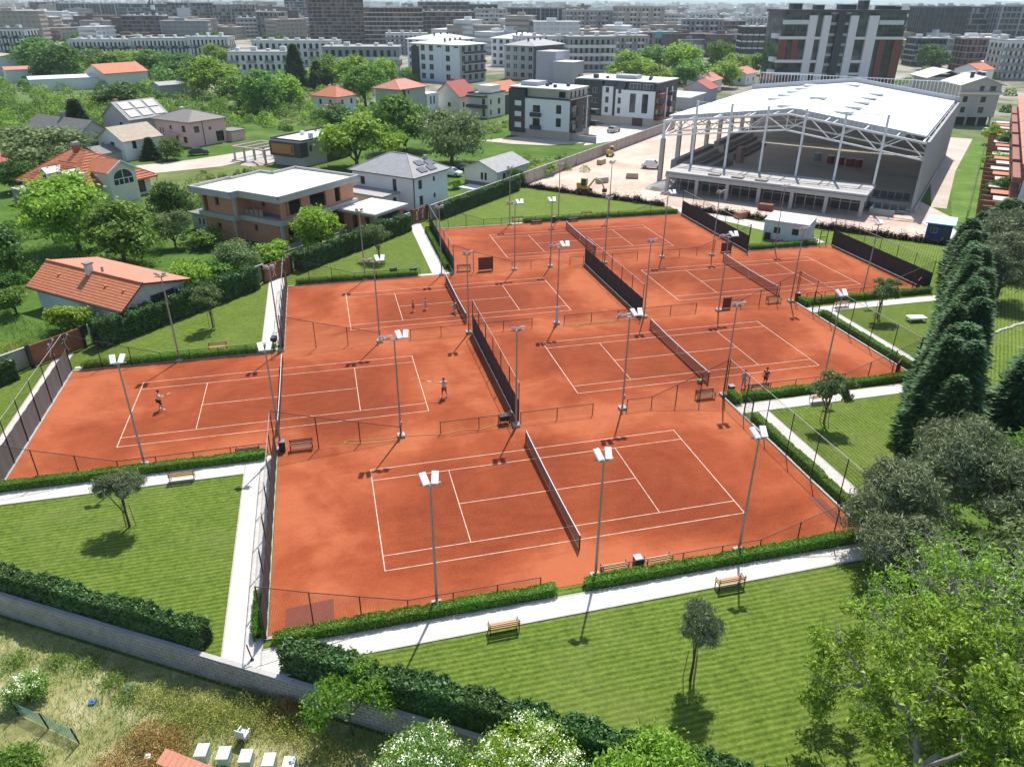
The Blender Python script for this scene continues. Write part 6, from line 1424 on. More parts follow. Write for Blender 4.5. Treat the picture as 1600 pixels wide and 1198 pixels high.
for lab, p, rz in (('stack of pale boards on the bare site beside the loader', (56.5,148.5), .8), ('pallet of grey blocks on the site near the excavator', (50.5,131.8), .3), ('stack of steel bars in front of the hall mezzanine', (69.5,106.6), -.8), ('pallet of bricks left of the white cabin', (63.2,103.0), .2), ('pile of planks on the site before the left hall columns', (57.5,134.2), -.4)):
    t = thing('material_stack', lab, 'stack', (*p,0), rz); mm = M('stack_board',(.5,.4,.28),.9,0,.2,3) if 'board' in lab or 'plank' in lab else (CONC if 'grey' in lab else (RUST if 'steel' in lab else M('stack_brick',(.42,.18,.11),.9,0,.2,3)))
    for k in range(3): MB().box(-1.2+k*.05,-.55+k*.03,.1+k*.3,1.2-k*.04,.55,.1+k*.3+.28).build('layer', mm, t)
    for x in (-.9,.9): MB().box(x-.08,-.5,0,x+.08,.5,.1).build('bearer', WOOD, t)
FAR = [
    ('tall beige apartment block behind the grove, left one', 269.7, 619.1, -8.2, 26.9, 14, 19.7, 8, 9, 'bei', 'wht'),
    ('tall white apartment block behind the grove, middle one', 318.3, 656.5, -7.8, 29.0, 14, 20.1, 8, 9, 'wht', 'gry'),
    ('brown apartment block behind the grove, right one', 290.0, 541.9, -8.8, 20.4, 14, 16.9, 7, 8, 'brn', 'skl'),
    ('white apartment block just left of the tall tower top', 361.6, 627.6, -8.0, 25.1, 14, 17.7, 7, 8, 'wht', 'bei'),
    ('brown brick apartment block at the right, below the dark grey towers', 309.1, 327.8, -16.6, 18.3, 14, 14.3, 5, 8, 'brk', 'skl'),
    ('cream apartment block at the right edge below the dark slab', 294.0, 290.5, -17.0, 20.0, 14, 15.0, 5, 9, 'wht', 'bei'),
    ('dark grey block below the dark glass tower', 307.7, 359.9, -16.4, 15.4, 14, 12.9, 5, 7, 'dkg', 'gry'),
    ('grey brown block behind the low white row near the crane', -143.8, 719.6, -7.8, 33.0, 14, 16.8, 6, 9, 'brn', 'skl'),
    ('pale block with many bays at the top left corner', -276.4, 835.5, -6.8, 32.8, 14, 19.8, 6, 10, 'wht', 'gry'),
    ('white apartment block below the dark glass block with fins', 130.0, 508.1, -5.3, 32.6, 14, 12.8, 5, 11, 'wht', 'brn'),
    ('grey white apartment block below the long brick skeleton', 45.7, 496.9, -9.6, 24.9, 14, 11.3, 5, 9, 'wht', 'gry'),
    ('brown skeleton block left of the grey tower', -39.4, 705.4, -7.8, 23.8, 14, 19.9, 7, 7, 'skl', 'skl'),
    ('dark glass apartment block with white frames at far top left', -289.3, 1097.1, -4.3, 75.6, 16, 23.6, 9, 18, 'wfr', 'dkg'),
    ('brownish red apartment block left of the dark framed block', -377.7, 1308.8, -2.3, 36.9, 14, 23.7, 7, 8, 'brk', 'brk'),
    ('long low building with black parapet roof across the top left', -238.6, 803.8, -7.1, 76.9, 18, 8.2, 2, 22, 'blk', 'blk'),
    ('white striped apartment wing with black roof at the left edge', -175.8, 501.9, -9.9, 27.1, 16, 14.4, 4, 14, 'wht', 'blk'),
    ('low white apartment row with dark attic floor, left stretch', -123.2, 473.3, -10.1, 31.8, 14, 9.9, 3, 15, 'wht', 'dkg'),
    ('low white apartment row with dark attic floor, middle stretch beside the crane', -90.2, 458.2, -10.1, 30.2, 14, 11.0, 3, 15, 'wht', 'dkg'),
    ('low white apartment row with brown attic, right stretch behind trees', -59.4, 443.8, -10.2, 20.1, 14, 12.0, 3, 10, 'wht', 'brn'),
    ('blue grey apartment block behind the low white row', -193.0, 957.6, -5.6, 51.1, 15, 24.0, 7, 12, 'blu', 'gry'),
    ('open concrete skeleton of a tall block, left one of two', -131.6, 879.7, -0.3, 43.2, 16, 25.8, 9, 11, 'skl', 'skl'),
    ('open concrete skeleton of a tall block, right one of two', -85.6, 842.5, -0.6, 39.2, 16, 24.5, 8, 10, 'skl', 'skl'),
    ('pale terraced block low behind the white apartments', -57.4, 730.7, -7.6, 28.1, 14, 14.7, 5, 8, 'gry', 'wht'),
    ('small white arched block left of the grey tower', -35.2, 778.5, -7.1, 25.1, 14, 13.2, 4, 7, 'wht', 'gry'),
    ('dark blue grey apartment tower at the top, left of brown skeleton', -19.9, 940.7, 4.4, 27.7, 16, 32.4, 12, 7, 'blu', 'gry'),
    ('tall brown brick and concrete skeleton tower', 2.2, 638.2, -4.3, 41.4, 18, 29.9, 12, 12, 'brn', 'skl'),
    ('pale green and concrete lower wing in front of the brown skeleton tower', 15.1, 655.7, -4.2, 31.3, 8, 16.3, 6, 8, 'gry', 'skl'),
    ('long brown brick skeleton block with white floor edges', 42.7, 632.3, -8.3, 44.4, 16, 24.2, 8, 14, 'brk', 'wht'),
    ('orange brown brick block joining the long skeleton on the right', 91.1, 665.5, -8.0, 43.0, 16, 20.7, 7, 11, 'brk', 'skl'),
    ('grey upper block rising behind the brown brick blocks', 109.4, 820.0, -6.6, 51.5, 16, 27.6, 9, 11, 'brn', 'gry'),
    ('dark blue slab behind the brown brick blocks', 148.4, 755.6, -7.1, 26.6, 18, 25.8, 9, 5, 'dkg', 'dkg'),
    ('pale brown block with narrow windows left of the dark glass block', 134.3, 659.4, -8.0, 26.5, 16, 22.7, 8, 7, 'bei', 'wht'),
    ('dark glass block with white vertical fins', 164.2, 677.5, -7.8, 52.1, 18, 24.0, 8, 14, 'fin', 'dkg'),
    ('wide beige grey apartment complex with several setbacks, left part', 189.7, 592.0, -8.5, 42.8, 18, 22.8, 7, 14, 'bei', 'gry'),
    ('wide beige grey apartment complex, right part with white parapet', 216.4, 553.3, -8.8, 34.2, 18, 25.8, 8, 12, 'bei', 'bei'),
    ('unfinished concrete block with turquoise netting', 199.1, 459.1, -9.7, 21.5, 12, 12.8, 4, 6, 'skl', 'skl'),
    ('grey unfinished apartment wing behind the big green trees', 230.3, 478.4, -27.4, 26.1, 16, 19.3, 6, 9, 'gry', 'skl'),
    ('dark charcoal apartment house with white bands left of the tall tower', 234.7, 409.9, -18.0, 19.3, 14, 17.0, 5, 6, 'blk', 'wht'),
    ('dark glass tower right of the tall apartment tower', 386.4, 452.4, -15.5, 29.2, 22, 27.1, 7, 9, 'dkg', 'blk'),
    ('dark grey apartment tower with pale top floor, right', 425.9, 459.4, -15.3, 24.7, 20, 27.2, 8, 8, 'blu', 'gry'),
    ('dark grey apartment slab with vertical fins at the top right corner', 438.1, 443.8, -15.4, 34.2, 22, 28.1, 8, 10, 'fin', 'gry'),
    ('white three storey apartment block left of the dark cypress', -32.4, 348.2, -11.0, 26.2, 13, 10.2, 3, 11, 'wht', 'wht'),
    ('white terraced apartment row behind the dark cypress', -27.2, 421.1, -10.4, 42.4, 13, 11.1, 3, 14, 'wht', 'wht'),
    ('pale grey roofed apartment house behind light green trees', 5.4, 346.5, -11.0, 31.8, 14, 11.9, 3, 11, 'gry', 'wht'),
    ('white and brown apartment row with many balconies', 96.6, 375.0, -4.6, 24.9, 14, 14.1, 4, 12, 'wht', 'brn'),
    ('grey lilac apartment cluster behind the grey cube building', 118.3, 363.6, -4.6, 23.4, 14, 14.4, 4, 9, 'gry', 'wht'),
    ('beige grey apartment row left of the big green trees', 159.7, 413.6, -10.1, 20.2, 14, 12.7, 4, 9, 'bei', 'gry'),
]
# ------------------------------------------------------------------ far apartment blocks
FW = {'wfr': M('far_white_frame',(0.414,0.444,0.459),.7), 'brk': M('far_brick',(0.222,0.126,0.096),.9,0,.2,.3), 'blk': M('far_black',(0.033,0.033,0.037),.8), 'wht': M('far_white',(0.66,0.655,0.64),.8,0,.08,.3), 'dkg': M('far_dark_grey',(0.052,0.059,0.067),.7), 'brn': M('far_brown',(0.185,0.133,0.111),.9,0,.18,.3), 'blu': M('far_blue_grey',(0.081,0.104,0.126),.8), 'gry': M('far_grey',(0.296,0.296,0.289),.85,0,.1,.3), 'skl': M('far_concrete',(0.296,0.266,0.244),.9,0,.15,.3), 'bei': M('far_beige',(0.42,0.36,0.30),.9,0,.1,.3), 'fin': M('far_fin',(0.311,0.326,0.340),.7)}
DARKIN = M('dark_interior',(.035,.032,.032),.9)
def far_block(lab, u, v, ang, W, D, H, fl, bays, wk, bk):
    t = thing('apartment_block', lab, 'apartment block', (u, v, -.1), R(ang)); fh = H/fl
    skel = wk in ('skl','brk','brn') ; fin = wk in ('fin','wfr')
    MB().box(.5,.7,0,W-.5,D-.5,H-.2).build('glazed_core' if not skel else 'dark_core', GLASS if not skel else DARKIN, t)
    hb = .5 if skel else (1.35 if wk in ('wht','bei','gry') else .7)
    for f in range(fl+1):
        z = f*fh; z0 = max(0,z-hb*.45); z1 = min(H+.5,z+hb*.55)
        pr = 0.35 if (skel or wk in ('wht','bei','gry')) else .5
        MB().box(0,pr-.35,z0,W,.7,z1).box(0,.7,z0,.5,D,z1).box(W-.5,.7,z0,W,D,z1).build('floor_band', FW[bk] if f != fl else FW[wk], t)
    mb = MB(); st = W/bays
    for i in range(bays+1):
        w = (.28 if skel else .5*st*.5 if wk in ('wht','bei','gry') else .22)
        if fin: w = .55 if i % 4 == 0 else .1
        x = min(max(i*st,w),W-w); mb.box(x-w,.06 if not fin else -.2,0,x+w,.69,H-.05)
    for i in range(int(D/3.5)): mb.box(.04,2+i*3.5,0,.49,3+i*3.5,H-.05).box(W-.49,2+i*3.5,0,W-.04,3+i*3.5,H-.05)
    stuff(mb.build('piers', FW[wk], t))
    if skel or wk in ('bei','blu'):          # brick or panel infill in some bays
        mb = MB()
        for f in range(fl):
            for i in range(bays):
                if rnd.random() < .45: mb.box(i*st+.3,.4,f*fh+.3,i*st+st*rnd.uniform(.45,.9),.68,f*fh+fh-.3)
        stuff(mb.build('infill_panels', FW['brk'] if wk in ('brk','brn') else FW[bk], t))
    if wk in ('wht','bei','gry'):
        mb = MB()
        for f in range(1,fl):
            for i in range(0,bays,3): mb.box(i*st+.4,-1.1,f*fh-.1,i*st+st*1.6,-.01,f*fh+.85)
        stuff(mb.build('balconies', FW['gry' if wk == 'wht' else 'wht'], t))
    r = MB().box(-.2,-.1,H+.5,W+.2,D,H+.8).build('roof', FW['gry'] if bk != 'blk' else FW['blk'], t)
    mb = MB()
    for i in range(int(W/6)): x = 2+i*6+rnd.uniform(-1,1); mb.box(x,D*.4,H+.8,x+rnd.uniform(.8,2.6),D*.6,H+.8+rnd.uniform(.6,1.8))
    stuff(mb.build('roof_units', FW['wht'], r))
    return t
BL = [far_block(*f) for f in FAR]
for t in BL:
    if 'turquoise' in t['label']: MB().box(5,-.3,10.2,19,-.1,13.0).box(9,-.32,7.4,12,-.12,10.1).build('netting', M('turquoise_net',(.06,.45,.42),.8), t)
# a tower crane mast in front of the low white row
t = thing('crane', 'blue grey tower crane mast standing among the low white blocks', 'crane', (-86,520,0)); mb = MB()
for x in (-.8,.8):
    for y in (-.8,.8): mb.bar((x,y,0),(x,y,34),.12)
for i in range(17):
    z = i*2; mb.bar((-.8,-.8,z),(.8,-.8,z+2),.07); mb.bar((.8,-.8,z),(-.8,-.8,z+2),.07)
mb.build('mast', FW['blu'], t); MB().bar((-2,0,27),(3,0,33),.3).bar((0,0,33),(-3,0,60),.45).build('jib', FW['blu'], t); MB().cbox(.5,-1,24,2,1.6,2.4).build('cab', WHITE, t)
# the city beyond, too far to tell house from house
def city():
    mbs = [MB() for _ in range(4)]
    for i in range(3000):
        d = 500+NP.rand()**1.7*5200; a = R(14.2+NP.uniform(-44,42)); x = math.sin(a)*d; y = math.cos(a)*d
        if d < 700 and (NP.rand() < .5 or a < R(-14)): continue
        if d < 620 and a < R(8): continue
        w = NP.uniform(10,40); dd = NP.uniform(10,18); h = NP.uniform(5,17) if NP.rand() < .75 else NP.uniform(15,25); q = R(NP.choice([-10,35,60,-4]))
        if a > R(24) and d < 1500: h = min(h,14)
        tgt = mbs[NP.choice(4, p=[.34,.26,.2,.2])]; c, s = math.cos(q), math.sin(q)
        def bx(x0,y0,z0,x1,y1,z1):
            n = len(tgt.v)
            for z in (z0,z1):
                for px,py in ((x0,y0),(x1,y0),(x1,y1),(x0,y1)): tgt.v.append((x+c*px-s*py, y+s*px+c*py, z))
            tgt.f.extend([(n+4,n+5,n+6,n+7),(n,n+1,n+5,n+4),(n+1,n+2,n+6,n+5),(n+2,n+3,n+7,n+6),(n+3,n,n+4,n+7)])
        k = max(1,int(h/3))
        if d < 2000:
            for f in range(k):
                bx(0,0,f*3,w,dd,f*3+1.4); bx(.7,.7,f*3+1.4,w-.7,dd-.7,f*3+3)
            for j in range(int(w/4)): bx(j*4,.05,0,j*4+1.4,dd-.05,k*3-.1)
            bx(-.2,-.2,k*3,w+.2,dd+.2,k*3+.5); bx(w*.3,dd*.3,k*3+.5,w*.5,dd*.6,k*3+2.4)
        else: bx(0,0,0,w,dd,h)
    for mb, m_, l in zip(mbs, (FW['wht'], FW['bei'], FW['brn'], FW['gry']), ('white','beige','brown','grey')): stuff(mb.build('distant_city', m_), l+' far city blocks fading into the haze', 'city')
city()
def hills():
    mb = MB(); n = 120
    for k,(d,h0) in enumerate(((7800,30),(9000,45),(11500,60))):
        b = len(mb.v)
        for i in range(n+1):
            a = R(-50+130*i/n); h = h0*(.45+.35*math.sin(i*.13+k*2)+.2*math.sin(i*.31+k)+.12*math.sin(i*.83)+(.55 if i > 66 else .1)*.5)
            for q in ((d,-2),(d+500,max(3,h)),(d+1800,-2)): mb.v.append((math.sin(a)*q[0], math.cos(a)*q[0], q[1]))
        for i in range(n):
            p = b+i*3; mb.f += [(p,p+3,p+4,p+1),(p+1,p+4,p+5,p+2)]
    struct(mb.build('hills', M('far_hills',(.05,.085,.06),.95,0,.2,.002)))
hills()
# ------------------------------------------------------------------ trees
def sph(n):
    V = NP.normal(size=(n,3)); return V/np.linalg.norm(V, axis=1)[:,None]
def crown_quads(nc, nl, leaf, lobes=8, zc=.50, zr=.56, sp=.17, up=.45, droop=0.0, asp=.62):
    """unit tree crown: radius 1 in plan, z from about zc-zr to zc+zr"""
    lob = sph(lobes)*NP.uniform(.38,.62,(lobes,1)); lob[:,2] = lob[:,2]*.9; lr = NP.uniform(.40,.60,lobes)
    ci = NP.randint(0,lobes,nc); d = sph(nc); d[:,2] = np.where(d[:,2] < -.45, -d[:,2], d[:,2])
    C = lob[ci]+d*(lr[ci]*NP.uniform(.72,1.05,nc))[:,None]
    k = NP.randint(0,nc,nl); off = NP.normal(0,sp,(nl,3))*NP.uniform(.35,1.0,(nl,1)); off[:,2] *= .62
    P = C[k]+off; out = P/(np.linalg.norm(P,axis=1)[:,None]+1e-6)
    P[:,2] = zc+P[:,2]*zr
    Q = leaf_quads(P, leaf, up, asp, out, .75); c = Q.mean(1, keepdims=True); Q = c+(Q-c)*np.array([1,1,.62])
    if droop: Q[:,2,2] -= droop*leaf
    return Q, C
def limb_mesh(C, name, mat, zc=.50, zr=.5, n=9, r0=.05, top=.3):
    mb = MB(); j = lambda s: rnd.uniform(-s,s)
    pts = [(0,0,0),(j(.02),j(.02),top*.45),(j(.03),j(.03),top),(j(.06),j(.06),zc+.12)]
    mb.tube(pts, [r0*1.25,r0,r0*.8,r0*.3], 7)
    for i in NP.permutation(len(C))[:n]:
        e = (C[i][0]*.85, C[i][1]*.85, zc+C[i][2]*zr*.85); b = pts[2] if rnd.random() < .6 else pts[1]
        m = tuple((b[q]*.5+e[q]*.5+(0.04 if q == 2 else j(.06))) for q in range(3)); mb.tube([b,m,e], [r0*.5,r0*.32,r0*.12], 5)
    return mb.mesh(name, mat)
def make_kind(mat, nc, nl, leaf, k=2, **kw):
    out = []
    for _ in range(k):
        Q, C = crown_quads(nc, nl, leaf, **kw); lk = {q: kw[q] for q in ('zc','zr') if q in kw}; out.append((quads_mesh('crown', Q, mat), limb_mesh(C, 'trunk', BARK, top=.55 if kw.get('zc', .5) > .7 else .3, **lk)))
    return out
KIND = {'dark': make_kind(LEAF_DARK, 130, 7600, .115, 3), 'mid': make_kind(LEAF_MID, 130, 7600, .115, 4), 'lime': make_kind(LEAF_LIME, 130, 7600, .115, 3),
        'olive': make_kind(LEAF_OLIVE, 170, 8600, .085, 2), 'young': make_kind(LEAF_OLIVE, 60, 4600, .12, 3, zc=.75, zr=.28, sp=.16, lobes=6), 'youngpine': make_kind(LEAF_PINE, 90, 11000, .15, 2, zc=.74, zr=.30, sp=.14, lobes=6, asp=.16),
        'bush': make_kind(LEAF_MID, 80, 4200, .14, 2, zc=.48, zr=.5), 'limebush': make_kind(LEAF_LIME, 80, 4200, .14, 2, zc=.48, zr=.5), 'acacia': make_kind(LEAF_LIME, 90, 10500, .085, 1, lobes=12, sp=.2, up=.9, zc=.55, zr=.5), 'pine': make_kind(LEAF_PINE, 150, 20000, .10, 2, zc=.52, zr=.52, sp=.13, asp=.18)}
def cone_quads(n, leaf, slim=.75, layers=18):
    z = NP.uniform(.02,1,n)**.92; a = NP.uniform(0,2*np.pi,n); r = (1-z)**slim*(1+.13*np.sin(a*3+z*30)+.10*np.sin(z*layers*6.28+a))*NP.uniform(.55,1.1,n)
    r = np.minimum(r,1.0)*(.9+.1*np.sin(a*7+z*11)); P = np.stack([r*np.cos(a), r*np.sin(a), z],1)
    # sprays point outwards and a little up
    T = np.stack([np.cos(a),np.sin(a),NP.uniform(-.10,.12,n)],1)+NP.normal(0,.28,(n,3))*np.array([1,1,.2]); N = np.stack([-np.cos(a)*.2,-np.sin(a)*.2,np.full(n,1.0)],1)+NP.normal(0,.35,(n,3))
    B = np.cross(N,T); B /= np.linalg.norm(B,axis=1)[:,None]+1e-6; s = (leaf*NP.uniform(.6,1.3,n))[:,None]
    Tn = T*np.array([1,1,.35])
    return np.stack([P-Tn*s*.3, P-B*s*np.array([.26,.26,.1]), P+Tn*s, P+B*s*np.array([.26,.26,.1])],1)
def cone_trunk(): return MB().tube([(0,0,0),(0,0,.5),(0,0,.96)],[.06,.04,.008],7).mesh('trunk', BARK)
CT = cone_trunk()
KIND['cypress'] = [(quads_mesh('crown', cone_quads(11000,.19,sl_), LEAF_CON), CT) for sl_ in (.5,.62,.78,.68)]
KIND['spruce'] = [(quads_mesh('crown', cone_quads(5000,.24,.9), LEAF_CON), CT) for _ in range(2)]
def tree(kind, lab, u, v, h, r, z=0.0, name='tree', cat='tree', group=None, var=None):
    cm, tm = KIND[kind][(var if var is not None else rnd.randrange(99)) % len(KIND[kind])]
    t = thing(name, lab, cat, (u,v,z), rnd.uniform(0,6.28), group)
    t.scale = (r,r,h)
    link('trunk', tm, t); link('crown', cm, t); return t
TREES = [
 ('acacia','large bright lime tree with feathery layers in front of the villa',-32.8,107.8,9.6,6.2,'deciduous_tree'), ('mid','broad green tree between the lime tree and the cottage',-25.8,100.6,7.2,5.2,'deciduous_tree'),
 ('dark','dark round tree at the left edge above the meadow',-37.8,98.8,6.7,3.9,'deciduous_tree'), ('dark','dark green tree left of the unfinished brick house',-22.5,120.6,5.8,3.2,'deciduous_tree'), ('olive','grey green small tree before the grey garage',-20.6,106.8,4.9,2.6,'deciduous_tree'),
 ('bush','wide bush at the foot of the grey garage',-17.2,106.2,2.7,2.9,'bush'), ('olive','loose grey green tree left of the brick house corner',-11.2,92.8,4.5,2.9,'deciduous_tree'), ('limebush','light green bush at the foot of the brick house corner',-7.6,97.0,2.9,2.5,'bush'),
 ('lime','light lime tree behind the hedge in front of the brick house',-1.2,101.0,5.6,3.4,'deciduous_tree'), ('limebush','rounded bush at the cottage wall, right one',-26.4,79.0,3.1,2.2,'bush'), ('bush','rounded bush at the left end of the cottage',-33.6,85.0,3.3,2.0,'bush'),
 ('lime','light green shrub tree between cottage gable and hedge',-15.8,86.6,3.8,2.6,'deciduous_tree'), ('bush','green bush right behind the cottage gable',-12.6,90.4,2.8,2.2,'bush'), ('dark','dark shrub with dull flowers left of the cottage roof',-36.5,92.4,2.3,2.2,'bush'),
 ('dark','very big dark tree at upper left before the white row',-96,355,14.5,11.5,'deciduous_tree'), ('mid','tall green tree at upper left, left of the very big dark one',-116,392,13.5,10.5,'deciduous_tree'), ('olive','wide olive green tree above the villa roof',-55.0,171.5,7.9,10.0,'deciduous_tree'), ('dark','dark tree squeezed between red edge house and villa',-51.5,148.0,5.5,3.6,'deciduous_tree'),
 ('mid','round tree right of the very big dark tree',-84.8,369.8,11,9.5,'deciduous_tree'), ('lime','light green tree, second right of the very big dark tree',-77,380,9.8,8.5,'deciduous_tree'), ('mid','green tree below the white row, above the orange hip roof',-67,372,9.8,9.0,'deciduous_tree'), ('dark','darker green tree below the white row near the crane',-56,364,9.4,8.8,'deciduous_tree'),
 ('mid','round green tree in the orchard left of the white block',-39.7,299.5,10.9,8.4,'deciduous_tree'), ('lime','light round orchard tree below the white three storey block',-31.8,288,11.6,8.3,'deciduous_tree'), ('lime','small bright tree at the left end of the white three storey block',-45,420,9.5,6.4,'deciduous_tree'), ('mid','bushy green tree above the pink house',-22.9,259.8,8.8,7.4,'deciduous_tree'),
 ('mid','full green tree between pink house and red roofed house, left',-14.5,243,10.9,8.0,'deciduous_tree'), ('lime','light green tree just right of the full one above the green field',-8.5,254,9.2,6.4,'deciduous_tree'), ('mid','grey green tree behind the small red roofed house',7.3,309.7,10.8,8.1,'deciduous_tree'), ('lime','light tree above the small red roofed house',16,296.6,11.5,7.8,'deciduous_tree'),
 ('mid','large tree between small red roofed house and tall pale house',15.6,253.0,11.8,7.6,'deciduous_tree'), ('lime','light tree at the left shoulder of the grey and white house',27.7,320.4,9.2,6.0,'deciduous_tree'), ('dark','dark tree below the orange hip roof house',-57.3,262,7.6,8.0,'deciduous_tree'),
 ('dark','dark round tree with open ground around it left of bright round tree',5.2,196,7.2,6.0,'deciduous_tree'), ('lime','big bright green round tree left of the white house roof',6.9,154.8,9.4,7.2,'deciduous_tree'), ('mid','big round tree in front of the tall pale house',18.6,172.5,11.4,7.0,'deciduous_tree'), ('olive','big olive green round tree right above the white house roof',26.3,155.5,11.2,7.2,'deciduous_tree'),
 ('lime','thin yellowish shrub tree between the three big round trees',15.3,166.0,6.0,4.2,'deciduous_tree'), ('spruce','dark conifer between old grey house and solar house',-54.5,202,9.3,4.3,'conifer_tree'), ('dark','dark shrub tree in front of the beige roofed house',-31.4,172.4,4.6,3.2,'deciduous_tree'), ('spruce','small dark conifer beside the beige roofed house',-34.6,174.4,4.4,2.2,'conifer_tree'),
 ('cypress','tall dark cypress in front of the white apartments',-5.7,307.7,15.5,4.6,'conifer_tree'), ('spruce','smaller dark conifer right of the tall dark cypress',2.0,305.0,10.0,4.2,'conifer_tree'),
 ('lime','bright green tree at the left end of the grove behind the white blocks',123.2,296.4,11.5,8.6,'deciduous_tree'), ('mid','tall green tree in the middle left of the grove',138.5,309.2,13.2,9.0,'deciduous_tree'), ('lime','tallest bright tree of the grove beside the grey wing',146,300,14.4,10,'deciduous_tree'), ('mid','green tree low in the front of the grove',139,272,10.5,8.6,'deciduous_tree'), ('mid','tall green tree left of the dark charcoal house',173.6,322,14.8,6.6,'deciduous_tree'),
 ('lime','light green tree at the right end of the grove',172,304,10.6,7.4,'deciduous_tree'), ('mid','round green tree in front of the dark charcoal house',197.5,331.3,8.6,6.6,'deciduous_tree'), ('spruce','narrow dark conifer standing in the grove',180,336,11.5,2.6,'conifer_tree'), ('lime','green tree in the front right of the grove',154,281,9.4,7.6,'deciduous_tree'), ('lime','low bright tree at the front left of the grove',126,276,8.4,7.0,'deciduous_tree'),
 ('dark','dark round street tree below the dark glass tower',299.6,337,11.4,8.0,'deciduous_tree'), ('lime','light green tree below the dark grey tower',366,376,8.4,9.2,'deciduous_tree'), ('lime','small tree beside the orange barn roof',98.6,325.5,5.2,3.8,'deciduous_tree'), ('dark','climbing shrub at the right corner of the bungalow',34.2,132.8,3.0,1.7,'bush'), ('limebush','bright bush behind the bungalow by the pale wall',41.6,141.2,2.5,2.9,'bush'),
 ('limebush','bright small bush left of the bungalow',22.8,133.4,1.9,1.4,'bush'), ('limebush','round bush in the gardens of the terraced houses, far one',134,126.5,3.6,3.2,'bush'), ('dark','round clipped tree in the gardens of the terraced houses, near one',111.5,102.6,4.4,2.7,'deciduous_tree'), ('dark','dark tree group at the far end of the green lane',150,140,5.5,4.0,'deciduous_tree'), ('lime','yellow green shrub at the far end of the green lane',156,150,4.2,2.6,'bush'),
 ('olive','dry looking tree right of the tall tower foot',214,248,6.0,5.0,'deciduous_tree'),
 ('youngpine','young pine with stakes on the left front lawn',-14.5,42.9,3.9,1.5,'young_tree'), ('youngpine','young pine with stakes on the large front lawn',15.2,23.2,4.6,1.3,'young_tree'), ('young','young tree on the triangular lawn right of the nearest court',37.2,44.0,4.3,1.6,'young_tree'), ('young','young tree on the lawn right of the middle right court',56.3,62.2,4.3,1.6,'young_tree'),
 ('young','young tree on the lawn beside the evergreen hedge by the cottage',-12.7,76.0,4.5,1.45,'young_tree'), ('young','young tree on the lawn in front of the brick house hedge',6.0,95.0,4.5,1.75,'young_tree'), ('pine','broad pine on the neighbouring lawn beyond the conifer row',73.0,63.6,7.6,4.2,'pine_tree'), ('pine','second broad pine on the neighbouring lawn, cut by the right edge',82.0,70.5,8.2,4.6,'pine_tree'),
 ('pine','grey green pine at the near right corner of the courts',31.6,29.6,6.0,3.0,'pine_tree'), ('pine','grey green pine just behind the corner pine at right',36.6,32.0,7.4,3.4,'pine_tree'), ('pine','low grey green pine between corner pine and walnut tree',29.6,26.0,4.6,2.6,'pine_tree'),
 ('pine','grey green pine filling the gap right of the corner pine',38.5,27.6,6.6,3.4,'pine_tree'), ('olive','grey green leafy tree behind the bare walnut at the right edge',36.0,22.6,6.4,3.6,'deciduous_tree'), ('mid','dark leafy tree under the conifers at the right edge',43.5,30.0,5.2,3.4,'deciduous_tree')]
for k, lab, u, v, h, r, nm in TREES:
    t = tree(k, lab, u, v, h, r, 0, nm, 'bush' if nm == 'bush' else 'tree')
    if nm == 'young_tree':
        for a in range(3): MB().bar((.28*math.cos(a*2.1)*1.3/r,.28*math.sin(a*2.1)*1.3/r,0),(.22*math.cos(a*2.1)*1.3/r,.22*math.sin(a*2.1)*1.3/r,.42),.02,.02,5).build('stake', WOOD, t)
# the dense conifer row on the right boundary, alike from end to end
GC = 'dense row of tall dark conifers on the right boundary'
for i in range(44):
    q = i/43; u = 41.0+i*1.02+rnd.uniform(-.5,.5); v = u-4.3+rnd.uniform(-1.5,1.2)
    tree('cypress', 'tall dark cypress in the dense boundary row right of the courts', u, v, rnd.uniform(6.8,10.2)*(1-.45*max(0,q-.35)/.65), rnd.uniform(1.9,2.7)*(1-.15*q), 0, 'cypress_tree', 'tree', GC)
for i,(u,v) in enumerate(((47.5,36.8),(51.5,38.6),(55.8,40.6),(50.2,33.6),(60,43.5),(55.4,35.6))):
    tree('cypress', 'broad dark cypress in the thicket right of the near end of the row', u, v, rnd.uniform(8,9.6), rnd.uniform(2.8,3.3), 0, 'cypress_tree', 'tree', 'dark cypress thicket at the right edge')
for i,(u,v) in enumerate(((94,84),(95,79),(102,84),(91,76.5),(107,90))):
    tree('spruce' if i % 2 else 'cypress', 'dark conifer in the clump before the terraced houses', u, v, rnd.uniform(4.4,6), rnd.uniform(3.0,3.8), 0, 'conifer_tree', 'tree', 'dark conifers before the terraced houses')
# stone rows on the neighbouring lawn
for lab, a, b in (('row of pale stones across the neighbouring lawn, nearer one', (64.8,55.8),(75,58.6)), ('row of pale stones across the neighbouring lawn, farther one', (74.4,68.2),(92,70))):
    t = thing('stone_edging', lab, 'stone row', (0,0,0))
    for i in range(22):
        q = i/21; x = a[0]+(b[0]-a[0])*q; y = a[1]+(b[1]-a[1])*q; MB().ball((x,y+rnd.uniform(-.1,.1),.06),.26,.18,.12,7,5).build('stone', M('pale_stone',(.6,.58,.52),.9), t)
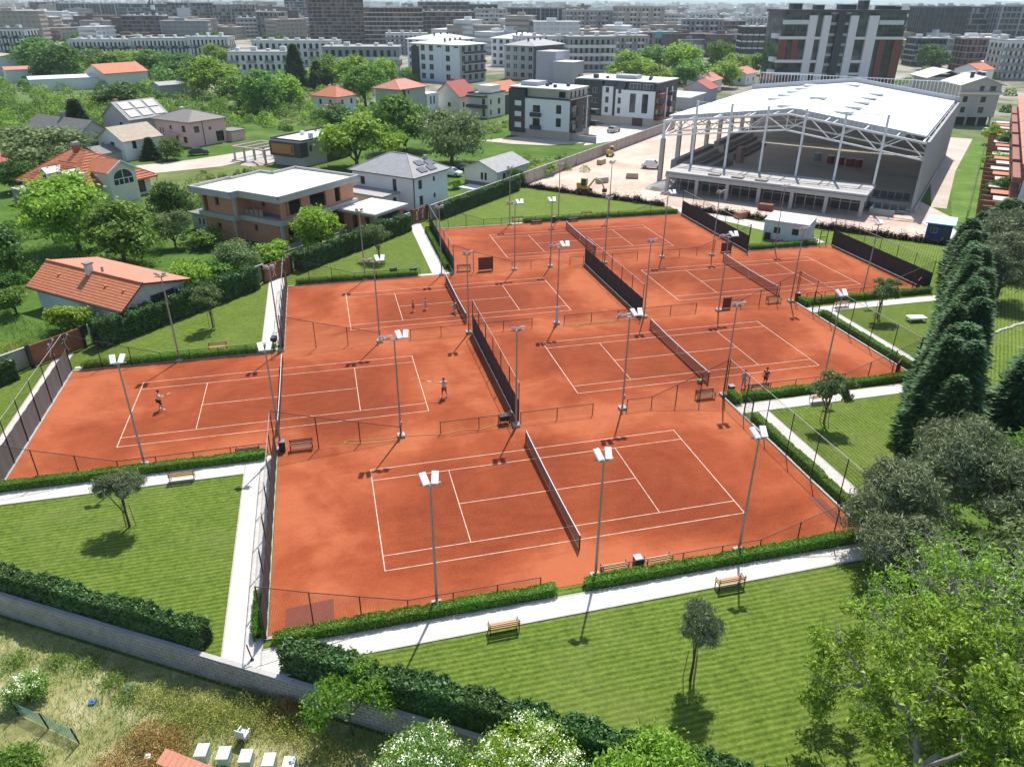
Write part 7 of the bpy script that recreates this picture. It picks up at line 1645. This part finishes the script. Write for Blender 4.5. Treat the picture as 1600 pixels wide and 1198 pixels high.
# ---- the large walnut trees in the right foreground
def grow(mb, tips, p, d, L, r, depth, spread, up):
    """one branch with a bend, then its children"""
    q = p+d*L*.5+Vector((rnd.uniform(-1,1),rnd.uniform(-1,1),rnd.uniform(-.6,.8)))*L*.10; e = q+(d+Vector((rnd.uniform(-1,1),rnd.uniform(-1,1),rnd.uniform(-.3,.6)))*.22).normalized()*L*.5
    mb.tube([tuple(p),tuple(q),tuple(e)],[r,r*.82,r*.66], 7 if r > .06 else (5 if r > .025 else 3))
    if depth <= 2: tips.append((q,d)); tips.append((e,d))
    if depth == 0: return
    n = 3
    for k in range(n):
        a = 2*math.pi*(k+rnd.uniform(-.25,.25))/n; x = d.cross(Vector((.3,.2,1))).normalized(); y = d.cross(x)
        nd = (d*rnd.uniform(.75,1.0)+(x*math.cos(a)+y*math.sin(a))*spread*rnd.uniform(.7,1.25)+Vector((0,0,up))).normalized()
        grow(mb, tips, e if k else q.lerp(e,.8), nd, L*rnd.uniform(.66,.84), r*.62, depth-1, spread, up)
def big_tree(lab, base, lean, L0, depth, nl, leaf, mat, name='walnut_tree', bark=None, spread=.85, up=.10, bare=0.0, r0=.24, sig=.22, seed=3):
    t = thing(name, lab, 'tree', base); mb = MB(); tips = []; rnd.seed(seed); NP.seed(seed)
    grow(mb, tips, Vector((0,0,0)), Vector(lean).normalized(), L0, r0, depth, spread, up)
    T = np.array([tuple(q) for q,_ in tips]); keep = NP.rand(len(T)) > bare; C = T[keep]
    k = NP.randint(0,len(C),nl); off = NP.normal(0,sig,(nl,3)); off[:,2] = off[:,2]*.6-.05; P = C[k]+off; m = C.mean(0)
    out = P-m; out /= np.linalg.norm(out,axis=1)[:,None]+1e-6
    Q = leaf_quads(P, leaf, .6, .42, out, .35); Q[:,2,2] -= leaf*.30*NP.rand(len(Q))
    link('crown', quads_mesh('crown', Q, mat), t); mb.build('trunk', bark or BARK, t); 
    return t
LEAF_WAL = leafmat('walnut_leaf', (0.046,0.088,0.010), (0.120,0.195,0.020), (0.230,0.315,0.048), 0.38, .45)
GB_ = M('grey_bark', (.34,.31,.28), .9, 0, .2, 5)
big_tree('large walnut tree with bright yellow green leaves at the bottom right', (21.4,14.4,-1.5), (-.14,.16,1), 3.3, 5, 26000, .22, LEAF_WAL, bark=GB_, sig=.21, bare=.48, seed=5)
big_tree('second walnut tree with many bare grey branches at the right edge', (29.0,18.2,-1.5), (-.05,.06,1), 3.4, 6, 14000, .2, LEAF_WAL, bark=GB_, bare=.82, sig=.22, r0=.34, seed=21)
big_tree('third leafy walnut tree in the bottom right corner', (26.2,11.8,-1.5), (-.05,.2,1), 3.1, 5, 22000, .22, LEAF_WAL, bark=GB_, sig=.21, bare=.5, seed=8)
big_tree('bright sapling leaning over the retaining wall', (-1.5,25.2,-1.5), (0,.1,1), 1.25, 4, 4200, .2, leafmat('ailanthus_leaf',(.04,.10,.010),(.075,.165,.018),(.13,.24,.03),.4), 'sapling', r0=.06, sig=.2, spread=.7, up=.05)
def bush(lab, base, L0, nl, leaf, mat, name, fl=0, depth=5, sig=.2):
    t = big_tree(lab, base, (0,.05,1), L0, depth, nl, leaf, mat, name, r0=.07, spread=1.15, sig=sig, up=.02); t['category'] = 'bush'
    if fl:
        me = t.children[0].data if t.children[0].name.startswith('crown') else t.children[1].data
        co = np.empty(len(me.vertices)*3, dtype=np.float32); me.vertices.foreach_get('co', co); V = co.reshape(-1,4,3).mean(1); V = V[V[:,2] > np.percentile(V[:,2],60)]
        C = V[NP.randint(0,len(V),max(4,fl//20))]; P = C[NP.randint(0,len(C),fl)]+NP.normal(0,1,(fl,3))*np.array([.12,.12,.03])+np.array([0,0,.12]); link('blossom', quads_mesh('blossom', leaf_quads(P,.07,1.4,.9), BLOSSOM), t)
bush('elder bush with white blossom at the bottom centre', (5.8,19.6,-1.5), 1.5, 12000, .17, LEAF_LIME, 'flowering_bush', 2600, sig=.25)
bush('pale elder bush with few blossoms left of the white one', (1.5,21.2,-1.5), 1.2, 9000, .15, LEAF_GRASS, 'flowering_bush', 900, sig=.24)
bush('leafy bush with long bright leaves at the bottom edge right of the elder', (10.6,17.4,-1.5), 1.55, 15000, .22, LEAF_WAL, 'leafy_bush', sig=.28)
bush('dark leafy bush at the bottom left corner', (-16.4,26.2,-1.5), .62, 6000, .17, LEAF_MID, 'leafy_bush', sig=.25)
bush('low bush with white umbels at the left edge of the dry field', (-17.4,31.2,-1.5), .5, 3600, .14, LEAF_GRASS, 'flowering_bush', 260, 4)
# ---- weeds and tall grass
def blades(n, area, hgt, wid, z0, dens=None, lean=.35):
    P = area(n); n = len(P); h = hgt*NP.uniform(.5,1.3,n); a = NP.uniform(0,6.28,n); w = wid
    dx = np.cos(a)*w; dy = np.sin(a)*w; lx = NP.normal(0,lean,n)*h; ly = NP.normal(0,lean,n)*h
    A = np.stack([P[:,0]-dx,P[:,1]-dy,np.full(n,z0)],1); B = np.stack([P[:,0]+dx,P[:,1]+dy,np.full(n,z0)],1); Tp = np.stack([P[:,0]+lx,P[:,1]+ly,z0+h],1)
    return np.stack([A,B,(A+B)/2*.4+Tp*.6+np.stack([dx,dy,0*dx],1)*.7,Tp],1)
def below_wall(n):
    P = np.stack([NP.uniform(-24,12,n*2),NP.uniform(16,40,n*2)],1); ln = WA.y+(P[:,0]-WA.x)*(WB.y-WA.y)/(WB.x-WA.x); k = P[:,1] < ln-.4
    f = np.sin(P[:,0]*.7+1)*np.sin(P[:,1]*.8)+.3*np.sin(P[:,0]*2.3+P[:,1]*1.7); return P[k & (f > NP.uniform(-1.3,.7,len(P)))][:n]
stuff(link('wild_grass', quads_mesh('wild_grass', blades(42000, below_wall, .38, .014, LOW), LEAF_GRASS)), 'tall dry grass and weeds on the field below the retaining wall', 'grass')
def clumps(cs, n, rad, h, leaf, mat, lab, name, z0=LOW):
    C = np.array(cs); k = NP.randint(0,len(C),n); P = np.empty((n,3)); o = NP.normal(0,1,(n,2))*(C[k,2:3] if C.shape[1] > 2 else rad); P[:,:2] = C[k,:2]+o; q = np.exp(-(o**2).sum(1)/(2*(rad*1.2)**2)); P[:,2] = z0+NP.uniform(0,1,n)*h*q+.05
    stuff(link(name, quads_mesh(name, leaf_quads(P,leaf,.5,.32), mat)), lab, 'weeds')
clumps([(-9.8,29.2),(-8.4,28.6),(-6.6,28.3),(-5.2,27.6),(-4.6,26.4),(-11.2,29.8),(-8.0,27.6),(-6.6,26.9),(-3.6,25.6),(-2.6,24.4),(0.4,23.2),(-9.5,27.9)], 17000, .62, .7, .12, LEAF_WEED, 'yellow green weed thicket in the dry field', 'weed_thicket')
clumps([(-11.2,27.2),(-9.9,26.6),(-12.4,25.8),(-10.6,25.3),(-4.6,27.3),(-13.0,24.6)], 10000, .6, .8, .13, LEAF_RUST, 'rusty brown weed thicket in the dry field', 'weed_thicket')
clumps([(-16.6,33.4),(-13.4,31.4),(-18.8,34),(-12.4,30.2),(-14.8,32.8)], 3000, .4, .5, .15, LEAF_GRASS, 'scattered green weeds near the retaining wall', 'weeds')
def meadow_l(n):
    P = np.stack([NP.uniform(-58,-22,n*2),NP.uniform(60,112,n*2)],1); k = (P[:,1] > P[:,0]+99.6) & ~((P[:,0] > -34) & (P[:,1] < 96) & (P[:,1] > P[:,0]*-.9+54) & (P[:,1] < P[:,0]*-.9+66)); return P[k][:n]
stuff(link('meadow_grass', quads_mesh('meadow_grass', blades(26000, meadow_l, .55, .03, -.05), LEAF_GRASS)), 'tall pale green meadow grass left of the cottage', 'grass')
def poppy(n): P = np.array([(-29.6,73.4),(-31,75),(-28.6,72.4),(-30.4,72.6)])[NP.randint(0,4,n)]+NP.normal(0,.8,(n,2)); return P
P = poppy(260); stuff(link('poppies', quads_mesh('poppies', leaf_quads(np.c_[P,NP.uniform(.35,.6,len(P))],.10,1.2,.9), BLOSSOM_ORG)), 'orange red poppies in the meadow behind the left gate', 'flowers')
# ---- scrub that reads as one mass: orchard at upper left, gardens, far greenery
def scrub(lab, polys, n, size, h, mat, name='scrub'):
    Q = []
    for (x0,y0,x1,y1), m in polys:
        P = np.stack([NP.uniform(x0,x1,m),NP.uniform(y0,y1,m)],1); Q.append(P)
    C = np.concatenate(Q); k = NP.randint(0,len(C),n); r = NP.uniform(.5,1.5,len(C)); d = sph(n); d[:,2] = np.abs(d[:,2]); P = np.empty((n,3)); rr = (r[k]*h)[:,None]; P = np.c_[C[k],np.zeros(n)]+d*rr*np.array([.9,.9,1.0])*NP.uniform(.75,1.05,(n,1))
    stuff(link(name, quads_mesh(name, leaf_quads(P,size,.5,.6,d,.8), mat)), lab, 'scrub')
scrub('dense green orchard scrub behind the old houses at upper left', [((-112,205,-62,262),120),((-62,215,-24,256),90),((-130,255,-40,330),150),((-24,205,6,250),40),((-100,185,-62,215),40),((-40,255,20,300),60)], 80000, .55, 2.6, LEAF_MID, 'orchard_scrub')
scrub('light green shrubs scattered through the orchard at upper left', [((-120,195,-45,330),110),((-30,205,20,290),50),((-80,170,-60,190),10)], 42000, .5, 2.3, LEAF_LIME, 'orchard_scrub')
scrub('green shrubs filling the gardens between villa and brick house', [((-30,112,-18,128),20),((-24,128,-8,146),16),((-46,112,-36,128),12),((-42,94,-34,104),8),((-20,88,-12,98),8)], 22000, .28, 1.5, LEAF_MID, 'garden_scrub')
scrub('tall green weeds in the open plots behind the pale boundary wall', [((34,142,52,158),40),((26,140,34,150),10),((38,192,52,214),30),((2,180,12,190),8),((-24,150,-12,158),12)], 16000, .3, .9, LEAF_GRASS, 'plot_weeds')
scrub('trees filling the space before the low white apartment rows', [((-170,330,-20,440),150),((-20,320,60,360),30),((-190,440,-60,470),20)], 46000, 1.1, 4.2, LEAF_MID, 'orchard_scrub')
scrub('green trees between the farthest buildings fading in haze', [((-420,620,-120,1000),90),((-140,560,120,1000),40),((120,480,420,900),90),((-300,430,-120,640),60),((250,360,420,440),14),((200,900,1400,2000),160),((-900,1000,200,2200),160)], 24000, 4.2, 6.0, LEAF_DARK, 'distant_trees')
scrub('green shrubs and small trees between the yards right of the tower', [((205,186,330,330),46),((160,245,215,280),10)], 12000, .8, 2.4, LEAF_MID, 'yard_scrub')
# ---- things on the dry field
HV = M('hive_green',(.36,.50,.42),.8); HT_ = M('hive_lid',(.52,.54,.53),.5,.1)
for i,(u,v) in enumerate(((-8.35,25.55),(-7.35,25.15),(-6.35,24.75),(-5.3,24.3),(-4.4,23.9))):
    t = thing('beehive', ['pale green beehive with white lid, leftmost beside the brick wall','second beehive from the left in the bottom row','middle beehive of the bottom row','fourth beehive from the left in the bottom row','rightmost beehive of the bottom row'][i], 'beehive', (u,v,LOW), R(-12), 'row of beehives at the bottom edge')
    MB().box(-.25,-.3,.12,.25,.3,.62).build('hive_body', HV, t); MB().box(-.28,-.34,.62,.28,.34,.72).build('lid', HT_, t)
    for x in (-.2,.2): MB().box(x-.04,-.25,0,x+.04,.25,.118).build('foot', WOOD, t)
    MB().box(-.12,-.33,.16,.12,-.305,.2).build('entrance_slot', BLACKMET, t)
t = thing('plastic_chair', 'white plastic garden chair standing in the dry field', 'chair', (-6.6,26.2,LOW), R(150)); PC = M('white_plastic',(.62,.61,.64),.5)
MB().box(-.25,-.25,.40,.25,.25,.44).build('seat', PC, t); b = MB().box(-.24,.22,.44,.24,.26,.9).build('backrest', PC, t); 
for x in (-.23,.23):
    for y in (-.22,.22): MB().bar((x,y,0),(x*.95,y*.95,.4),.02).build('leg', PC, t)
    MB().box(x-.03,-.24,.62,x+.03,.24,.65).build('armrest', PC, t); MB().bar((x,-.2,.44),(x,-.2,.62),.02).build('arm_post', PC, t)
t = thing('shed_corner', 'corner of a brick wall with orange tiled coping at the bottom edge', 'wall', (-9.75,24.75,LOW), R(-34)); MB().box(0,-.15,0,6,.15,1.7).build('wall', RENDG, t)
for i in range(20): MB().slab([(i*.3,-.35,1.78),(i*.3+.29,-.35,1.78),(i*.3+.29,.3,1.95),(i*.3,.3,1.95)],.07).build('coping_tile', M('clay_tile_pale',(.55,.23,.145),.8), t)
t = thing('net_fence', 'sagging green net fence on dark posts at the bottom left', 'fence', (-17.6,30.4,LOW), R(-37)); NETG = M('green_net',(.12,.25,.20),.8)
for x in (0,2.1,4.2): MB().bar((x,0,0),(x+.05,-.15,1.3),.04,None,6).build('post', BLACKMET, t)
for i in range(2):
    mb = MB()
    for k in range(22): x = i*2.1+k*2.1/21; mb.box(x-.006,-.012,.1,x+.006,0,1.05-.25*math.sin(k/21*3.14))
    for z in range(10): mb.box(i*2.1,-.013,.1+z*.08,i*2.1+2.1,-.001,.112+z*.08)
    mb.build('net', NETG, t)
for i,(u,v,lab) in enumerate(((-14.2,30.2,'bright blue plastic scrap lying in the dry field, left one'),(-12.6,30.6,'bright blue plastic scrap lying in the dry field, right one'))):
    o = MB().prism([(-.16,-.1),(.15,-.14),(.2,.1),(.02,.16),(-.18,.08)],0,.12).ball((.05,.02,.1),.14,.1,.1,7,4).build('plastic_scrap', M('blue_plastic',(.03,.16,.5),.5)); o.location = (u,v,LOW+.03); tag(o, lab, 'litter')
tag(MB().prism([(-.14,-.1),(.12,-.12),(.15,.1),(-.1,.13)],0,.2).ball((0,0,.2),.12,.1,.09,7,4).build('white_bucket', WHITE), 'small white container lying among the rusty weeds', 'container').location = (-10.9,26.2,LOW+.05)
MB_post = thing('leaning_post', 'short black post on the path end at the retaining wall', 'post', (-6.2,29.7,.03)); MB().bar((0,0,0),(-.12,-.02,1.1),.035,None,6).build('shaft', BLACKMET, MB_post); MB().cbox(0,0,0,.18,.18,.02).build('foot_plate', BLACKMET, MB_post)
# ------------------------------------------------------------------ hazy air
def haze():
    m = bpy.data.materials.new('haze_air'); m.use_nodes = True; nt = m.node_tree; nt.nodes.clear()
    pv = nt.nodes.new('ShaderNodeVolumePrincipled'); pv.inputs['Color'].default_value = (.78,.92,1.0,1); pv.inputs['Density'].default_value = 0.00010; pv.inputs['Anisotropy'].default_value = 0.45
    out = nt.nodes.new('ShaderNodeOutputMaterial'); nt.links.new(pv.outputs[0], out.inputs['Volume'])
    o = MB().box(-12500,-2000,-4,13500,15500,85).build('haze', m); stuff(o, 'thin bluish haze over the far city', 'haze')
haze()
